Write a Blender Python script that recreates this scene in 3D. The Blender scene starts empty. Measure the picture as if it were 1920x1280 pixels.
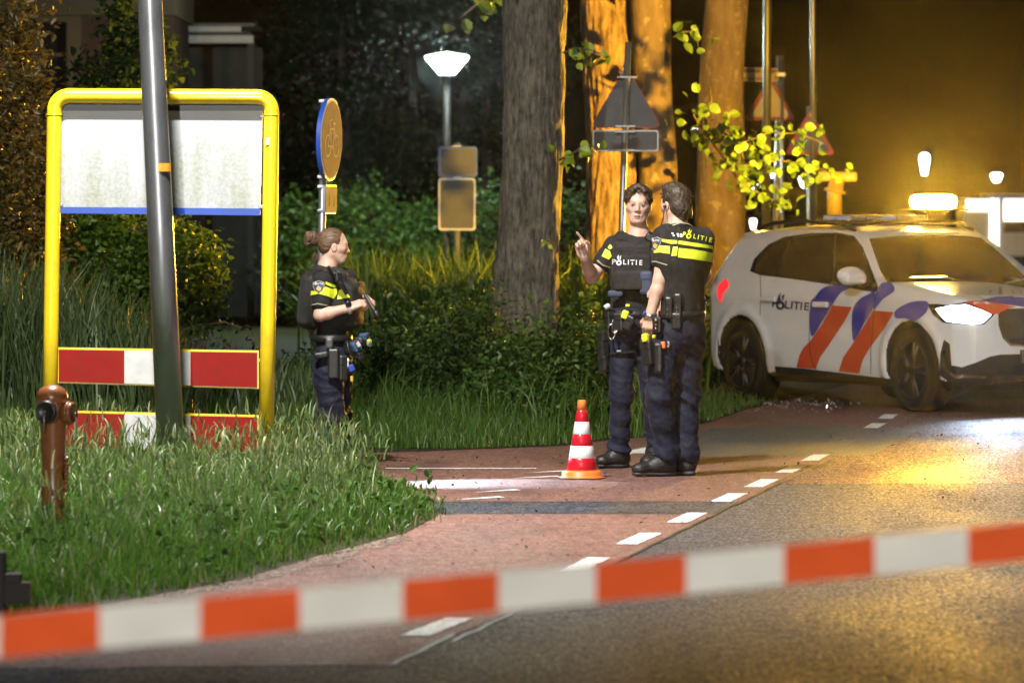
import bpy, bmesh, math, random
import numpy as np
from mathutils import Vector, Matrix
from mathutils.bvhtree import BVHTree
R = math.radians
rng = np.random.default_rng(11)
random.seed(5)
sc = bpy.context.scene
C = sc.collection

# ------------------------------------------------------------------ camera
CAMZ = 1.73                      # eye height; the long lens sits level with a shifted frame
F = 10666.7                      # focal length in photo pixels (200 mm on a 36 mm wide frame)
HX, HY = 960.0, 380.0            # principal column, horizon row
cam = bpy.data.cameras.new('camera'); camo = bpy.data.objects.new('camera', cam); C.objects.link(camo)
camo.location = (0, 0, CAMZ); camo.rotation_euler = (R(90), 0, 0)
cam.lens = 200.0; cam.sensor_width = 36.0; cam.sensor_fit = 'HORIZONTAL'
cam.shift_y = -260.0/1920.0
cam.clip_start = 0.5; cam.clip_end = 2000
cam.dof.use_dof = True; cam.dof.focus_distance = 36.4; cam.dof.aperture_fstop = 5.0
sc.camera = camo

# ------------------------------------------------------------------ night sky, moonless ambient
w = bpy.data.worlds.new('World'); sc.world = w; w.use_nodes = True
nt = w.node_tree
sky = nt.nodes.new('ShaderNodeTexSky'); sky.sky_type = 'NISHITA'; sky.sun_disc = False
SUN_EL, SUN_AZ = R(34), R(24)    # glow of the town and street lamps behind the photographer
sky.sun_elevation = R(1.0); sky.sun_rotation = R(180)-SUN_AZ
nt.links.new(sky.outputs[0], nt.nodes['Background'].inputs[0])
nt.nodes['Background'].inputs[1].default_value = 0.0022
sun = bpy.data.lights.new('sun', 'SUN'); suno = bpy.data.objects.new('sun', sun); C.objects.link(suno)
sun.energy = 0.12; sun.angle = R(12); sun.color = (1.0, 0.96, 0.92)
sd = Vector((math.sin(SUN_AZ)*math.cos(SUN_EL), math.cos(SUN_AZ)*math.cos(SUN_EL), -math.sin(SUN_EL)))
suno.rotation_euler = sd.to_track_quat('-Z', 'Y').to_euler(); suno.location = (-20, -40, 30)
vs = sc.view_settings
vs.view_transform = 'Standard'; vs.look = 'None'; vs.gamma = 1; vs.use_curve_mapping = False
vs.exposure = 0.3
LAMP_NEAR, LAMP_CAM = 10500, 40000      # watts: lamp of the leaning post, unseen lamp added behind the camera
cy = sc.cycles
cy.use_denoising = True
cy.use_adaptive_sampling = True; cy.adaptive_threshold = 0.03; cy.adaptive_min_samples = 24
try: cy.denoiser = 'OPENIMAGEDENOISE'
except Exception: pass
cy.max_bounces = 4; cy.diffuse_bounces = 2; cy.glossy_bounces = 2; cy.transmission_bounces = 2
cy.transparent_max_bounces = 6; cy.volume_bounces = 0
cy.caustics_reflective = False; cy.caustics_refractive = False
cy.sample_clamp_indirect = 3.0; cy.sample_clamp_direct = 0

# ------------------------------------------------------------------ helpers
def P(px, py, d):
    """photo pixel at distance d (metres from the camera along its axis)"""
    return Vector(((px-HX)*d/F, d, CAMZ-(py-HY)*d/F))
def G(px, py):
    """photo pixel on the ground"""
    d = F*CAMZ/(py-HY)
    return Vector(((px-HX)*d/F, d, 0.0))

def tag(o, label=None, cat=None, group=None, kind=None):
    if label: o['label'] = label
    if cat: o['category'] = cat
    if group: o['group'] = group
    if kind: o['kind'] = kind
    return o
def empty(name, loc=(0,0,0), rz=0.0):
    o = bpy.data.objects.new(name, None); C.objects.link(o)
    o.empty_display_size = 0.2
    o.location = loc; o.rotation_euler = (0,0,rz); return o
def thing(name, label, cat, loc=(0,0,0), rz=0.0, group=None):
    return tag(empty(name, loc, rz), label, cat, group)

def link_mesh(name, me, m, parent=None, smooth=False):
    if m is not None and not me.materials: me.materials.append(m)
    if smooth:
        me.polygons.foreach_set('use_smooth', np.ones(len(me.polygons), dtype=bool))
    o = bpy.data.objects.new(name, me); C.objects.link(o)
    if parent is not None: o.parent = parent
    return o

def np_mesh(name, V, quads=None, tris=None):
    me = bpy.data.meshes.new(name)
    V = np.asarray(V, dtype=np.float32)
    nq = 0 if quads is None else len(quads); ntr = 0 if tris is None else len(tris)
    parts = []
    if nq: parts.append(np.asarray(quads, dtype=np.int32).ravel())
    if ntr: parts.append(np.asarray(tris, dtype=np.int32).ravel())
    loops = np.concatenate(parts) if parts else np.zeros(0, np.int32)
    tot = np.concatenate([np.full(nq, 4, np.int32), np.full(ntr, 3, np.int32)])
    start = np.concatenate([[0], np.cumsum(tot)[:-1]]).astype(np.int32) if len(tot) else np.zeros(0, np.int32)
    me.vertices.add(len(V)); me.vertices.foreach_set('co', V.ravel())
    me.loops.add(len(loops)); me.loops.foreach_set('vertex_index', loops)
    me.polygons.add(len(tot)); me.polygons.foreach_set('loop_start', start); me.polygons.foreach_set('loop_total', tot)
    me.update(calc_edges=True)
    return me

class MB:
    """collects shapes into one mesh"""
    def __init__(s): s.v = []; s.f = []; s.sm = []
    def add(s, vs, fs, smooth=False):
        b = len(s.v); s.v += [tuple(v) for v in vs]
        for f in fs: s.f.append(tuple(i+b for i in f)); s.sm.append(smooth)
        return s
    def box(s, c, size, rot=None, bev=0.0):
        hx, hy, hz = size[0]/2, size[1]/2, size[2]/2
        bm = bmesh.new(); bmesh.ops.create_cube(bm, size=1.0)
        for v in bm.verts: v.co = Vector((v.co.x*size[0], v.co.y*size[1], v.co.z*size[2]))
        if bev > 0:
            bmesh.ops.bevel(bm, geom=list(bm.edges), offset=bev, segments=2, affect='EDGES', profile=0.5)
        M = rot.to_4x4() if rot is not None else Matrix.Identity(4)
        M = Matrix.Translation(Vector(c)) @ M
        bm.verts.index_update()
        s.add([M @ v.co for v in bm.verts], [[v.index for v in f.verts] for f in bm.faces]); bm.free(); return s
    def tube(s, pts, rad, n=10, cap=True, flat=1.0, smooth=True):
        pts = [Vector(p) for p in pts]; k = len(pts)
        rads = rad if isinstance(rad, (list, tuple, np.ndarray)) else [rad]*k
        ring0 = None; vs = []; fs = []
        up = None
        for i, p in enumerate(pts):
            t = (pts[min(i+1, k-1)]-pts[max(i-1, 0)])
            if t.length < 1e-9: t = Vector((0,0,1))
            t.normalize()
            if up is None:
                up = Vector((0,0,1)) if abs(t.z) < 0.9 else Vector((1,0,0))
                a = t.cross(up).normalized()
            else:
                a = (a - t*a.dot(t))
                if a.length < 1e-6: a = t.orthogonal()
                a.normalize()
            b = t.cross(a)
            for j in range(n):
                an = 2*math.pi*j/n
                vs.append(p + (a*math.cos(an) + b*math.sin(an)*flat)*rads[i])
        for i in range(k-1):
            for j in range(n):
                j2 = (j+1) % n
                fs.append((i*n+j, i*n+j2, (i+1)*n+j2, (i+1)*n+j))
        s.add(vs, fs, smooth)
        if cap:
            s.add(vs[:n], [tuple(reversed(range(n)))]); s.add(vs[-n:], [tuple(range(n))])
        return s
    def lathe(s, prof, n=24, c=(0,0,0), M=None, smooth=True):
        """prof: list of (radius, z)"""
        vs = []; fs = []; k = len(prof)
        for r, z in prof:
            for j in range(n):
                an = 2*math.pi*j/n
                v = Vector((r*math.cos(an), r*math.sin(an), z))
                if M is not None: v = M @ v
                vs.append(v+Vector(c))
        for i in range(k-1):
            for j in range(n):
                j2 = (j+1) % n
                fs.append((i*n+j, i*n+j2, (i+1)*n+j2, (i+1)*n+j))
        s.add(vs, fs, smooth)
        if prof[0][0] > 1e-4: s.add(vs[:n], [tuple(reversed(range(n)))])
        if prof[-1][0] > 1e-4: s.add(vs[-n:], [tuple(range(n))])
        return s
    def prism(s, poly, M, h):
        """2D polygon (x,y) in the plane of M, thickness h along M's z"""
        n = len(poly)
        a = [M @ Vector((p[0], p[1], 0)) for p in poly]; b = [M @ Vector((p[0], p[1], h)) for p in poly]
        s.add(a+b, [tuple(reversed(range(n))), tuple(range(n, 2*n))] + [(i, (i+1) % n, n+(i+1) % n, n+i) for i in range(n)])
        return s
    def build(s, name, m, parent=None, loc=None, fix=True):
        me = bpy.data.meshes.new(name)
        me.from_pydata(s.v, [], s.f)
        me.polygons.foreach_set('use_smooth', np.array(s.sm, dtype=bool))
        me.update()
        if fix:
            bm = bmesh.new(); bm.from_mesh(me); bmesh.ops.remove_doubles(bm, verts=bm.verts, dist=1e-5)
            bmesh.ops.recalc_face_normals(bm, faces=bm.faces); bm.to_mesh(me); bm.free()
        o = link_mesh(name, me, m, parent)
        if loc is not None: o.location = loc
        return o

def frame_M(origin, xaxis, yaxis):
    x = Vector(xaxis).normalized(); z = x.cross(Vector(yaxis)).normalized(); y = z.cross(x)
    M = Matrix((x, y, z)).transposed().to_4x4(); M.translation = Vector(origin); return M

# ------------------------------------------------------------------ materials
def nodes_of(m): m.use_nodes = True; return m.node_tree.nodes, m.node_tree.links
def mat(name, col, rough=0.6, metal=0.0, var=0.12, vscale=8.0, bump=0.0, bscale=60.0, coat=0.0, spec=None,
        stretch=None, emit=None, estr=0.0, sheen=0.0, dirt=None, dscale=3.0, damt=0.5, trans=0.0):
    m = bpy.data.materials.new(name); N, L = nodes_of(m); b = N['Principled BSDF']
    tc = N.new('ShaderNodeTexCoord'); src = tc.outputs['Object']
    if stretch:
        mp = N.new('ShaderNodeMapping'); mp.inputs['Scale'].default_value = stretch
        L.new(src, mp.inputs[0]); src = mp.outputs[0]
    no = N.new('ShaderNodeTexNoise'); no.inputs['Scale'].default_value = vscale; no.inputs['Detail'].default_value = 6
    L.new(src, no.inputs['Vector'])
    mx = N.new('ShaderNodeMix'); mx.data_type = 'RGBA'
    c = np.array(col[:3])
    mx.inputs['A'].default_value = (*np.clip(c*(1-2*var), 0, 1), 1); mx.inputs['B'].default_value = (*np.clip(c*(1+2*var), 0, 1), 1)
    L.new(no.outputs['Fac'], mx.inputs['Factor']); out = mx.outputs['Result']
    if dirt:
        n2 = N.new('ShaderNodeTexNoise'); n2.inputs['Scale'].default_value = dscale; n2.inputs['Detail'].default_value = 8
        n2.inputs['Roughness'].default_value = 0.65
        L.new(src, n2.inputs['Vector'])
        rp = N.new('ShaderNodeMapRange'); rp.inputs[1].default_value = 0.5; rp.inputs[2].default_value = 0.72
        rp.inputs[4].default_value = damt
        L.new(n2.outputs['Fac'], rp.inputs[0])
        m2 = N.new('ShaderNodeMix'); m2.data_type = 'RGBA'; m2.inputs['B'].default_value = (*dirt, 1)
        L.new(rp.outputs[0], m2.inputs['Factor']); L.new(out, m2.inputs['A']); out = m2.outputs['Result']
    L.new(out, b.inputs['Base Color'])
    b.inputs['Roughness'].default_value = rough; b.inputs['Metallic'].default_value = metal
    b.inputs['Coat Weight'].default_value = coat; b.inputs['Coat Roughness'].default_value = 0.08
    if spec is not None: b.inputs['Specular IOR Level'].default_value = spec
    if sheen: b.inputs['Sheen Weight'].default_value = sheen
    if trans: b.inputs['Transmission Weight'].default_value = trans
    if emit: b.inputs['Emission Color'].default_value = (*emit, 1); b.inputs['Emission Strength'].default_value = estr
    if bump > 0:
        n3 = N.new('ShaderNodeTexNoise'); n3.inputs['Scale'].default_value = bscale; n3.inputs['Detail'].default_value = 5
        L.new(src, n3.inputs['Vector'])
        bp = N.new('ShaderNodeBump'); bp.inputs['Strength'].default_value = min(1, bump); bp.inputs['Distance'].default_value = 0.01
        L.new(n3.outputs['Fac'], bp.inputs['Height']); L.new(bp.outputs[0], b.inputs['Normal'])
    return m
def emis(name, col, s):
    m = bpy.data.materials.new(name); N, L = nodes_of(m); N.remove(N['Principled BSDF'])
    e = N.new('ShaderNodeEmission'); e.inputs[0].default_value = (*col, 1); e.inputs[1].default_value = s
    L.new(e.outputs[0], N['Material Output'].inputs[0]); return m
def glow_shell(name, col, s, tint=(1,1,1)):
    """a lit translucent lamp cover: gives off light and lets the lamp inside shine through"""
    m = bpy.data.materials.new(name); N, L = nodes_of(m); N.remove(N['Principled BSDF'])
    e = N.new('ShaderNodeEmission'); e.inputs[0].default_value = (*col, 1); e.inputs[1].default_value = s
    t = N.new('ShaderNodeBsdfTransparent'); t.inputs[0].default_value = (*tint, 1)
    a = N.new('ShaderNodeAddShader'); L.new(e.outputs[0], a.inputs[0]); L.new(t.outputs[0], a.inputs[1])
    L.new(a.outputs[0], N['Material Output'].inputs[0]); return m
def leaf_mat(name, c1, c2, rough=0.45, transl=0.35, c3=None, spec=0.5):
    m = bpy.data.materials.new(name); N, L = nodes_of(m); b = N['Principled BSDF']
    g = N.new('ShaderNodeNewGeometry')
    cr = N.new('ShaderNodeValToRGB'); cr.color_ramp.elements[0].color = (*c1, 1); cr.color_ramp.elements[1].color = (*c2, 1)
    if c3:
        e = cr.color_ramp.elements.new(0.93); e.color = (*c2, 1); cr.color_ramp.elements[2].position = 0.97; cr.color_ramp.elements[2].color = (*c3, 1)
    L.new(g.outputs['Random Per Island'], cr.inputs[0])
    L.new(cr.outputs[0], b.inputs['Base Color']); b.inputs['Roughness'].default_value = rough
    b.inputs['Specular IOR Level'].default_value = spec
    tr = N.new('ShaderNodeBsdfTranslucent'); L.new(cr.outputs[0], tr.inputs[0])
    mx = N.new('ShaderNodeMixShader'); mx.inputs[0].default_value = transl
    L.new(b.outputs[0], mx.inputs[1]); L.new(tr.outputs[0], mx.inputs[2])
    L.new(mx.outputs[0], N['Material Output'].inputs[0]); return m

def ground_mat(name, c1, c2, rough, wet, grain=170.0, bump=0.45, stain=(0.02,0.02,0.02), stain_amt=0.5, mott=0.2):
    """asphalt: aggregate grain, stains, patches of wet film that are smoother"""
    m = bpy.data.materials.new(name); N, L = nodes_of(m); b = N['Principled BSDF']
    ge = N.new('ShaderNodeNewGeometry'); pos = ge.outputs['Position']
    big = N.new('ShaderNodeTexNoise'); big.inputs['Scale'].default_value = 0.8; big.inputs['Detail'].default_value = 7; big.inputs['Roughness'].default_value = 0.6
    mp = N.new('ShaderNodeMapping'); mp.inputs['Scale'].default_value = (1.6, 0.45, 1); L.new(pos, mp.inputs[0]); L.new(mp.outputs[0], big.inputs['Vector'])
    vo = N.new('ShaderNodeTexVoronoi'); vo.inputs['Scale'].default_value = grain*0.5; L.new(pos, vo.inputs['Vector'])
    fine = N.new('ShaderNodeTexNoise'); fine.inputs['Scale'].default_value = grain*0.3; fine.inputs['Detail'].default_value = 4; L.new(pos, fine.inputs['Vector'])
    mx = N.new('ShaderNodeMix'); mx.data_type = 'RGBA'; mx.inputs['A'].default_value = (*c1, 1); mx.inputs['B'].default_value = (*c2, 1)
    L.new(vo.outputs['Color'], mx.inputs['Factor'])
    mid = N.new('ShaderNodeTexNoise'); mid.inputs['Scale'].default_value = 11; mid.inputs['Detail'].default_value = 6; mid.inputs['Roughness'].default_value = 0.7
    mp2 = N.new('ShaderNodeMapping'); mp2.inputs['Scale'].default_value = (1.5, 0.5, 1); L.new(pos, mp2.inputs[0]); L.new(mp2.outputs[0], mid.inputs['Vector'])
    rm = N.new('ShaderNodeMapRange'); rm.inputs[1].default_value = 0.36; rm.inputs[2].default_value = 0.64; rm.inputs[3].default_value = 1-mott; rm.inputs[4].default_value = 1+mott
    L.new(mid.outputs['Fac'], rm.inputs[0])
    mm_ = N.new('ShaderNodeMix'); mm_.data_type = 'RGBA'; mm_.blend_type = 'MULTIPLY'; mm_.inputs['Factor'].default_value = 1; L.new(mx.outputs['Result'], mm_.inputs['A']); L.new(rm.outputs[0], mm_.inputs['B']); mx = mm_
    spk = N.new('ShaderNodeTexNoise'); spk.inputs['Scale'].default_value = 1.0; spk.inputs['Detail'].default_value = 3; spk.inputs['Roughness'].default_value = 0.8
    mp3 = N.new('ShaderNodeMapping'); mp3.inputs['Scale'].default_value = (55, 13, 1); L.new(pos, mp3.inputs[0]); L.new(mp3.outputs[0], spk.inputs['Vector'])
    rs = N.new('ShaderNodeMapRange'); rs.inputs[1].default_value = 0.34; rs.inputs[2].default_value = 0.66; rs.inputs[3].default_value = 1-mott*1.3; rs.inputs[4].default_value = 1+mott*1.3
    L.new(spk.outputs['Fac'], rs.inputs[0])
    m4 = N.new('ShaderNodeMix'); m4.data_type = 'RGBA'; m4.blend_type = 'MULTIPLY'; m4.inputs['Factor'].default_value = 1; L.new(mx.outputs['Result'], m4.inputs['A']); L.new(rs.outputs[0], m4.inputs['B']); mx = m4
    r1 = N.new('ShaderNodeMapRange'); r1.inputs[1].default_value = 0.5; r1.inputs[2].default_value = 0.7; r1.inputs[4].default_value = stain_amt
    L.new(big.outputs['Fac'], r1.inputs[0])
    m2 = N.new('ShaderNodeMix'); m2.data_type = 'RGBA'; m2.inputs['B'].default_value = (*stain, 1)
    L.new(r1.outputs[0], m2.inputs['Factor']); L.new(mx.outputs['Result'], m2.inputs['A']); L.new(m2.outputs['Result'], b.inputs['Base Color'])
    r2 = N.new('ShaderNodeMapRange'); r2.inputs[1].default_value = 0.35; r2.inputs[2].default_value = 0.65
    r2.inputs[3].default_value = rough; r2.inputs[4].default_value = wet
    L.new(big.outputs['Fac'], r2.inputs[0])
    rr_ = N.new('ShaderNodeMapRange'); rr_.inputs[1].default_value = 0.36; rr_.inputs[2].default_value = 0.62; rr_.inputs[3].default_value = 1.05; rr_.inputs[4].default_value = 0.55 if mott > .3 else .85
    L.new(spk.outputs['Fac'], rr_.inputs[0]); mu_ = N.new('ShaderNodeMath'); mu_.operation = 'MULTIPLY'; L.new(r2.outputs[0], mu_.inputs[0]); L.new(rr_.outputs[0], mu_.inputs[1]); L.new(mu_.outputs[0], b.inputs['Roughness'])
    ad0 = N.new('ShaderNodeMath'); ad0.operation = 'ADD'; L.new(vo.outputs['Distance'], ad0.inputs[0]); L.new(fine.outputs['Fac'], ad0.inputs[1])
    ad = N.new('ShaderNodeMath'); ad.operation = 'MULTIPLY_ADD'; L.new(mid.outputs['Fac'], ad.inputs[0]); ad.inputs[1].default_value = 2.0 if mott > .3 else .5; L.new(ad0.outputs[0], ad.inputs[2])
    bp = N.new('ShaderNodeBump'); bp.inputs['Strength'].default_value = bump; bp.inputs['Distance'].default_value = 0.012
    L.new(ad.outputs[0], bp.inputs['Height']); L.new(bp.outputs[0], b.inputs['Normal'])
    b.inputs['Specular IOR Level'].default_value = 0.13
    return m

M = {}
M['asphalt'] = ground_mat('wet dark asphalt', (0.026,0.028,0.036), (0.088,0.092,0.108), 1.0, 0.8, grain=75.0, bump=0.95, mott=0.38)
M['asphalt_patch'] = ground_mat('grey asphalt patch', (0.075,0.08,0.078), (0.11,0.115,0.11), 0.7, 0.5, bump=0.5, stain_amt=0.25)
M['red_asphalt'] = ground_mat('red cycle asphalt', (0.125,0.068,0.056), (0.225,0.122,0.104), 0.75, 0.5, grain=90.0, bump=0.5, mott=0.28, stain=(0.055,0.032,0.027), stain_amt=0.6)
M['plateau'] = ground_mat('worn reddish asphalt', (0.09,0.05,0.042), (0.17,0.09,0.072), 0.95, 0.68, grain=75.0, bump=0.9, mott=0.45, stain=(0.05,0.035,0.03), stain_amt=0.55)
M['paint'] = ground_mat('road paint', (0.62,0.62,0.60), (0.80,0.80,0.78), 0.6, 0.45, bump=0.2, stain=(0.35,0.31,0.27), stain_amt=0.6)
M['sand'] = ground_mat('sandy path edge', (0.12,0.085,0.07), (0.20,0.145,0.12), 0.9, 0.8, bump=0.6, mott=0.5, stain=(0.11,0.06,0.05), stain_amt=0.9)
M['soil'] = ground_mat('soil', (0.022,0.022,0.010), (0.045,0.045,0.018), 0.95, 0.9, grain=60, bump=0.8)
M['tar'] = mat('tar joint', (0.012,0.012,0.012), 0.5)
M['steel'] = mat('galvanised steel', (0.33,0.345,0.36), 0.42, 0.75, var=0.15, vscale=14, stretch=(1,1,0.25), bump=0.08)
M['pole_grey'] = mat('grey coated pole', (0.34,0.355,0.38), 0.36, 0.85, var=0.10, vscale=5, stretch=(1,1,0.3), dirt=(0.10,0.10,0.105), dscale=7, damt=0.55)
M['yellow'] = mat('yellow enamel', (0.78,0.56,0.015), 0.33, 0, var=0.05, vscale=4, coat=0.3, dirt=(0.35,0.25,0.03), dscale=9, damt=0.35)
M['red_paint'] = mat('red reflective sheet', (0.25,0.012,0.009), 0.62, 0, spec=0.15, var=0.08, vscale=12, dirt=(0.15,0.03,0.02), dscale=10, damt=0.5)
M['white_sheet'] = mat('white reflective sheet', (0.52,0.53,0.53), 0.42, 0, var=0.06, vscale=9, dirt=(0.28,0.28,0.22), dscale=10, damt=0.4)
M['black'] = mat('black plastic', (0.012,0.012,0.013), 0.38, 0, var=0.2, vscale=30, bump=0.05)
M['black_gloss'] = mat('gloss black', (0.006,0.006,0.007), 0.12, 0, var=0.1)
M['sign_back'] = mat('grey sign back', (0.065,0.068,0.072), 0.55, 0.2, var=0.1, vscale=6, dirt=(0.045,0.045,0.04), dscale=5)
M['sign_edge'] = mat('light aluminium edge', (0.33,0.34,0.34), 0.45, 0.4)
M['blue_paint'] = mat('blue enamel', (0.012,0.06,0.36), 0.4, 0, var=0.1, vscale=10, dirt=(0.02,0.05,0.2), dscale=20)
M['leaf_green'] = leaf_mat('green leaves', (0.028,0.075,0.010), (0.075,0.14,0.02))
M['leaf_dark'] = leaf_mat('dark leaves', (0.018,0.042,0.009), (0.042,0.08,0.015), rough=.7, spec=.15)
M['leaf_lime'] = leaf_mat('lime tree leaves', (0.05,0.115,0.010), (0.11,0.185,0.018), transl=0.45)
M['leaf_bronze'] = leaf_mat('bronze leaves', (0.055,0.05,0.012), (0.12,0.085,0.02), rough=0.4)
M['grass'] = leaf_mat('verge grass', (0.036,0.105,0.010), (0.115,0.23,0.03), rough=0.42, transl=0.3, c3=(0.26,0.25,0.12))
M['grass_pale'] = leaf_mat('seeding grass', (0.07,0.13,0.035), (0.18,0.25,0.09), rough=0.5, transl=0.3, c3=(0.38,0.36,0.22))
M['grass_far'] = leaf_mat('far verge grass', (0.035,0.09,0.008), (0.085,0.165,0.02), rough=0.5, transl=0.3)
M['reed'] = leaf_mat('reed blades', (0.03,0.055,0.018), (0.075,0.115,0.035), rough=0.45, transl=0.3)
M['leaf_weed'] = leaf_mat('weed leaves', (0.03,0.08,0.012), (0.07,0.13,0.025), rough=0.8, spec=0.15)
M['stem'] = mat('woody stem', (0.06,0.045,0.03), 0.85)
# ================================================================== SETTING
def sheet(name, pts, z, m, kind='structure', sub=None, parent=None):
    me = bpy.data.meshes.new(name)
    bm = bmesh.new(); bm.faces.new([bm.verts.new((p[0], p[1], z)) for p in pts])
    bmesh.ops.recalc_face_normals(bm, faces=bm.faces)
    for f in bm.faces:
        if f.normal.z < 0: f.normal_flip()
    bmesh.ops.triangulate(bm, faces=bm.faces); bm.to_mesh(me); bm.free()
    o = link_mesh(name, me, m, parent)
    if kind: o['kind'] = kind
    return o
def rough_edge(pts, amp=0.03, step=0.12, seed=1):
    """break a polyline into short pieces with a frayed outline"""
    r = random.Random(seed); out = []
    for a, b in zip(pts[:-1], pts[1:]):
        a = Vector(a); b = Vector(b); n = max(1, int((b-a).length/step))
        for i in range(n):
            p = a.lerp(b, i/n); out.append(Vector((p.x+r.uniform(-amp, amp), p.y+r.uniform(-amp, amp)*2.5, 0)))
    out.append(Vector(pts[-1])); return out

sheet('ground', [(-400,-60),(400,-60),(400,700),(-400,700)], -0.03, M['soil'])
def roadx(d): return 0.36+0.1485*(d-27.2)          # the line of white dashes between cycle lane and carriageway
# carriageway, running away to the right
sheet('road', [(-9,-40),(12,-40),(roadx(130)+6.5,130),(roadx(400)+6.5,400),(roadx(400)-1.6,400),(roadx(130)-1.6,130),(roadx(50)-0.6,50),(roadx(42)-2.0,39.6),(-14,39.2),(-14,-40)], 0.0, M['asphalt'])
# cycle lane in front of the near verge
near_edge = [G(-330,1215), G(0,1158), G(200,1133), G(450,1087), G(600,1042), G(760,1000), G(822,966)]
lane = [G(-330,1275), G(0,1252), G(500,1249), G(735,1246), G(850,1190)] + [Vector((roadx(d)+0.11, d, 0)) for d in (24.5,27,29,31,31.62)] + [G(800,963)]
lane += [p+Vector((-0.3,0.3,0)) for p in reversed(near_edge[:-1])]
sheet('cycle_lane', lane, 0.0015, M['red_asphalt'])
# red junction mouth and side path behind the grey strip
mouth = [G(780,940)] + [Vector((roadx(d)+0.12, d, 0)) for d in (32.95,34.5,36.5,39.4)] + [Vector((roadx(d)+0.12, d, 0)) for d in (41,43,46,50,56,64)] + [Vector((roadx(64)-1.5,64,0)), Vector((roadx(50)-1.5,50,0)), G(1290,790), G(1050,834), G(640,849), Vector((-14,40.2,0)), Vector((-14,36.3,0)), Vector((-1.6,36.3,0)), G(700,915)]
sheet('cycle_path', mouth, 0.0015, M['red_asphalt'])
plat = rough_edge([Vector((roadx(35.0)+0.10,35.0,0)), Vector((9,35.6,0))], 0.02, 0.25, 3) + [Vector((12,45.5,0)), Vector((12,50,0)), Vector((roadx(50)+0.1,50,0)), Vector((roadx(43)+0.1,43,0))]
sheet('road_plateau', plat, 0.0023, M['plateau'])
sheet('asphalt_patch', rough_edge([G(1262,858), G(1500,856), G(1640,852), G(1722,806), G(1560,797), G(1330,803), G(1262,858)], 0.012, 0.2, 5)[:-1], 0.0034, M['asphalt_patch'])
# tar joints
mb = MB()
def strip(mb, pts, wd, z):
    pts = [Vector(p) for p in pts]; L_ = []; R_ = []
    for i, p in enumerate(pts):
        t = (pts[min(i+1,len(pts)-1)]-pts[max(i-1,0)]).normalized(); n = Vector((-t.y, t.x, 0))
        L_.append(p+n*wd/2); R_.append(p-n*wd/2)
    n = len(pts)
    mb.add([(p.x,p.y,z) for p in L_]+[(p.x,p.y,z) for p in R_], [(i, i+1, n+i+1, n+i) for i in range(n-1)])
strip(mb, rough_edge([Vector((roadx(d)+0.12, d, 0)) for d in (22.4,25,28,31,33,36,38.6)], 0.008, 0.2, 9), 0.022, 0.0042)
strip(mb, rough_edge([G(-200,1275), G(300,1247), G(735,1246), G(850,1190)], 0.008, 0.2, 4), 0.022, 0.0042)
strip(mb, rough_edge([G(790,964), G(1330,962)], 0.006, 0.15, 2), 0.03, 0.0042)
tag(mb.build('tar_joints', M['tar'], fix=False), kind='structure')
# sand washed along the verge
sand = rough_edge([p+Vector((-0.12,0.15,0)) for p in near_edge[:-1]], 0.03, 0.15, 6)+list(reversed(rough_edge([p+Vector((0.11+0.07*math.sin(i*2.1),-0.3-0.2*math.sin(i*1.3),0)) for i, p in enumerate(near_edge[:-1])], 0.06, 0.10, 7)))
sheet('path_edge', sand, 0.0032, M['sand'])

# white markings
def quad_mark(name, c, dirv, ln, wd, z, label, cat, group=None):
    t = Vector(dirv).normalized(); n = Vector((-t.y, t.x, 0)); c = Vector(c)
    pts = [c-t*ln/2-n*wd/2, c+t*ln/2-n*wd/2, c+t*ln/2+n*wd/2, c-t*ln/2+n*wd/2]
    o = sheet(name, rough_edge(pts+[pts[0]], 0.004, 0.07, int(c.y*10))[:-1], z, M['paint'], 'structure'); return o
dash_px = [(820,1176),(985,1112),(1098,1058),(1198,1010.5),(1289,971),(1367,933.5),(1428,906.5),(1483,880.5),(1529,858.5),(1641,798.5),(1665,781.5)]
dd = [G(*p) for p in dash_px]
for i, p in enumerate(dd):
    t = dd[min(i+1,len(dd)-1)]-dd[max(i-1,0)]
    quad_mark('lane_dash', p, t, 0.98, 0.115, 0.0052, '', '')
a, b = G(722,879), G(1006,879)
quad_mark('white_line', (a+b)/2, b-a, (b-a).length, 0.11, 0.0052, '', '')
for (x0,y0) in ((897,934.5),(929,921),(1003,895),(1030,884.5)):
    c = G(x0,y0)
    o = sheet('give_way_triangle', [c+Vector((-0.14,-0.20,0)), c+Vector((0.155,0.07,0)), c+Vector((0.12,0.22,0))] if y0 > 915 else [c+Vector((-0.15,-0.18,0)), c+Vector((0.16,0.02,0)), c+Vector((0.14,0.2,0))], 0.0052, M['paint'])
a, b = G(1125,861), G(1222,840)
quad_mark('white_line', (a+b)/2, b-a, (b-a).length, 0.12, 0.0052, '', '')
a, b = G(1185,850), G(1240,846)
quad_mark('white_line', (a+b)/2, b-a, (b-a).length, 0.3, 0.0046, '', '')

# verges
near_verge = near_edge + [G(812,945), G(770,920), G(712,905), Vector((-1.4,36.25,0)), Vector((-14,36.25,0)), Vector((-14,21,0))]
sheet('near_verge', near_verge, 0.005, M['soil'])
far_edge = [Vector((-14,40.4,0)), G(560,851), G(640,850), G(800,846), G(1050,836), G(1200,818), G(1330,792), G(1400,768), Vector((roadx(55)-1.1,55,0)), Vector((roadx(70)-1.1,70,0)), Vector((roadx(120)-1.1,120,0))]
sheet('far_verge', far_edge+[Vector((-60,120,0)), Vector((-60,40.4,0))], 0.005, M['soil'])

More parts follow.
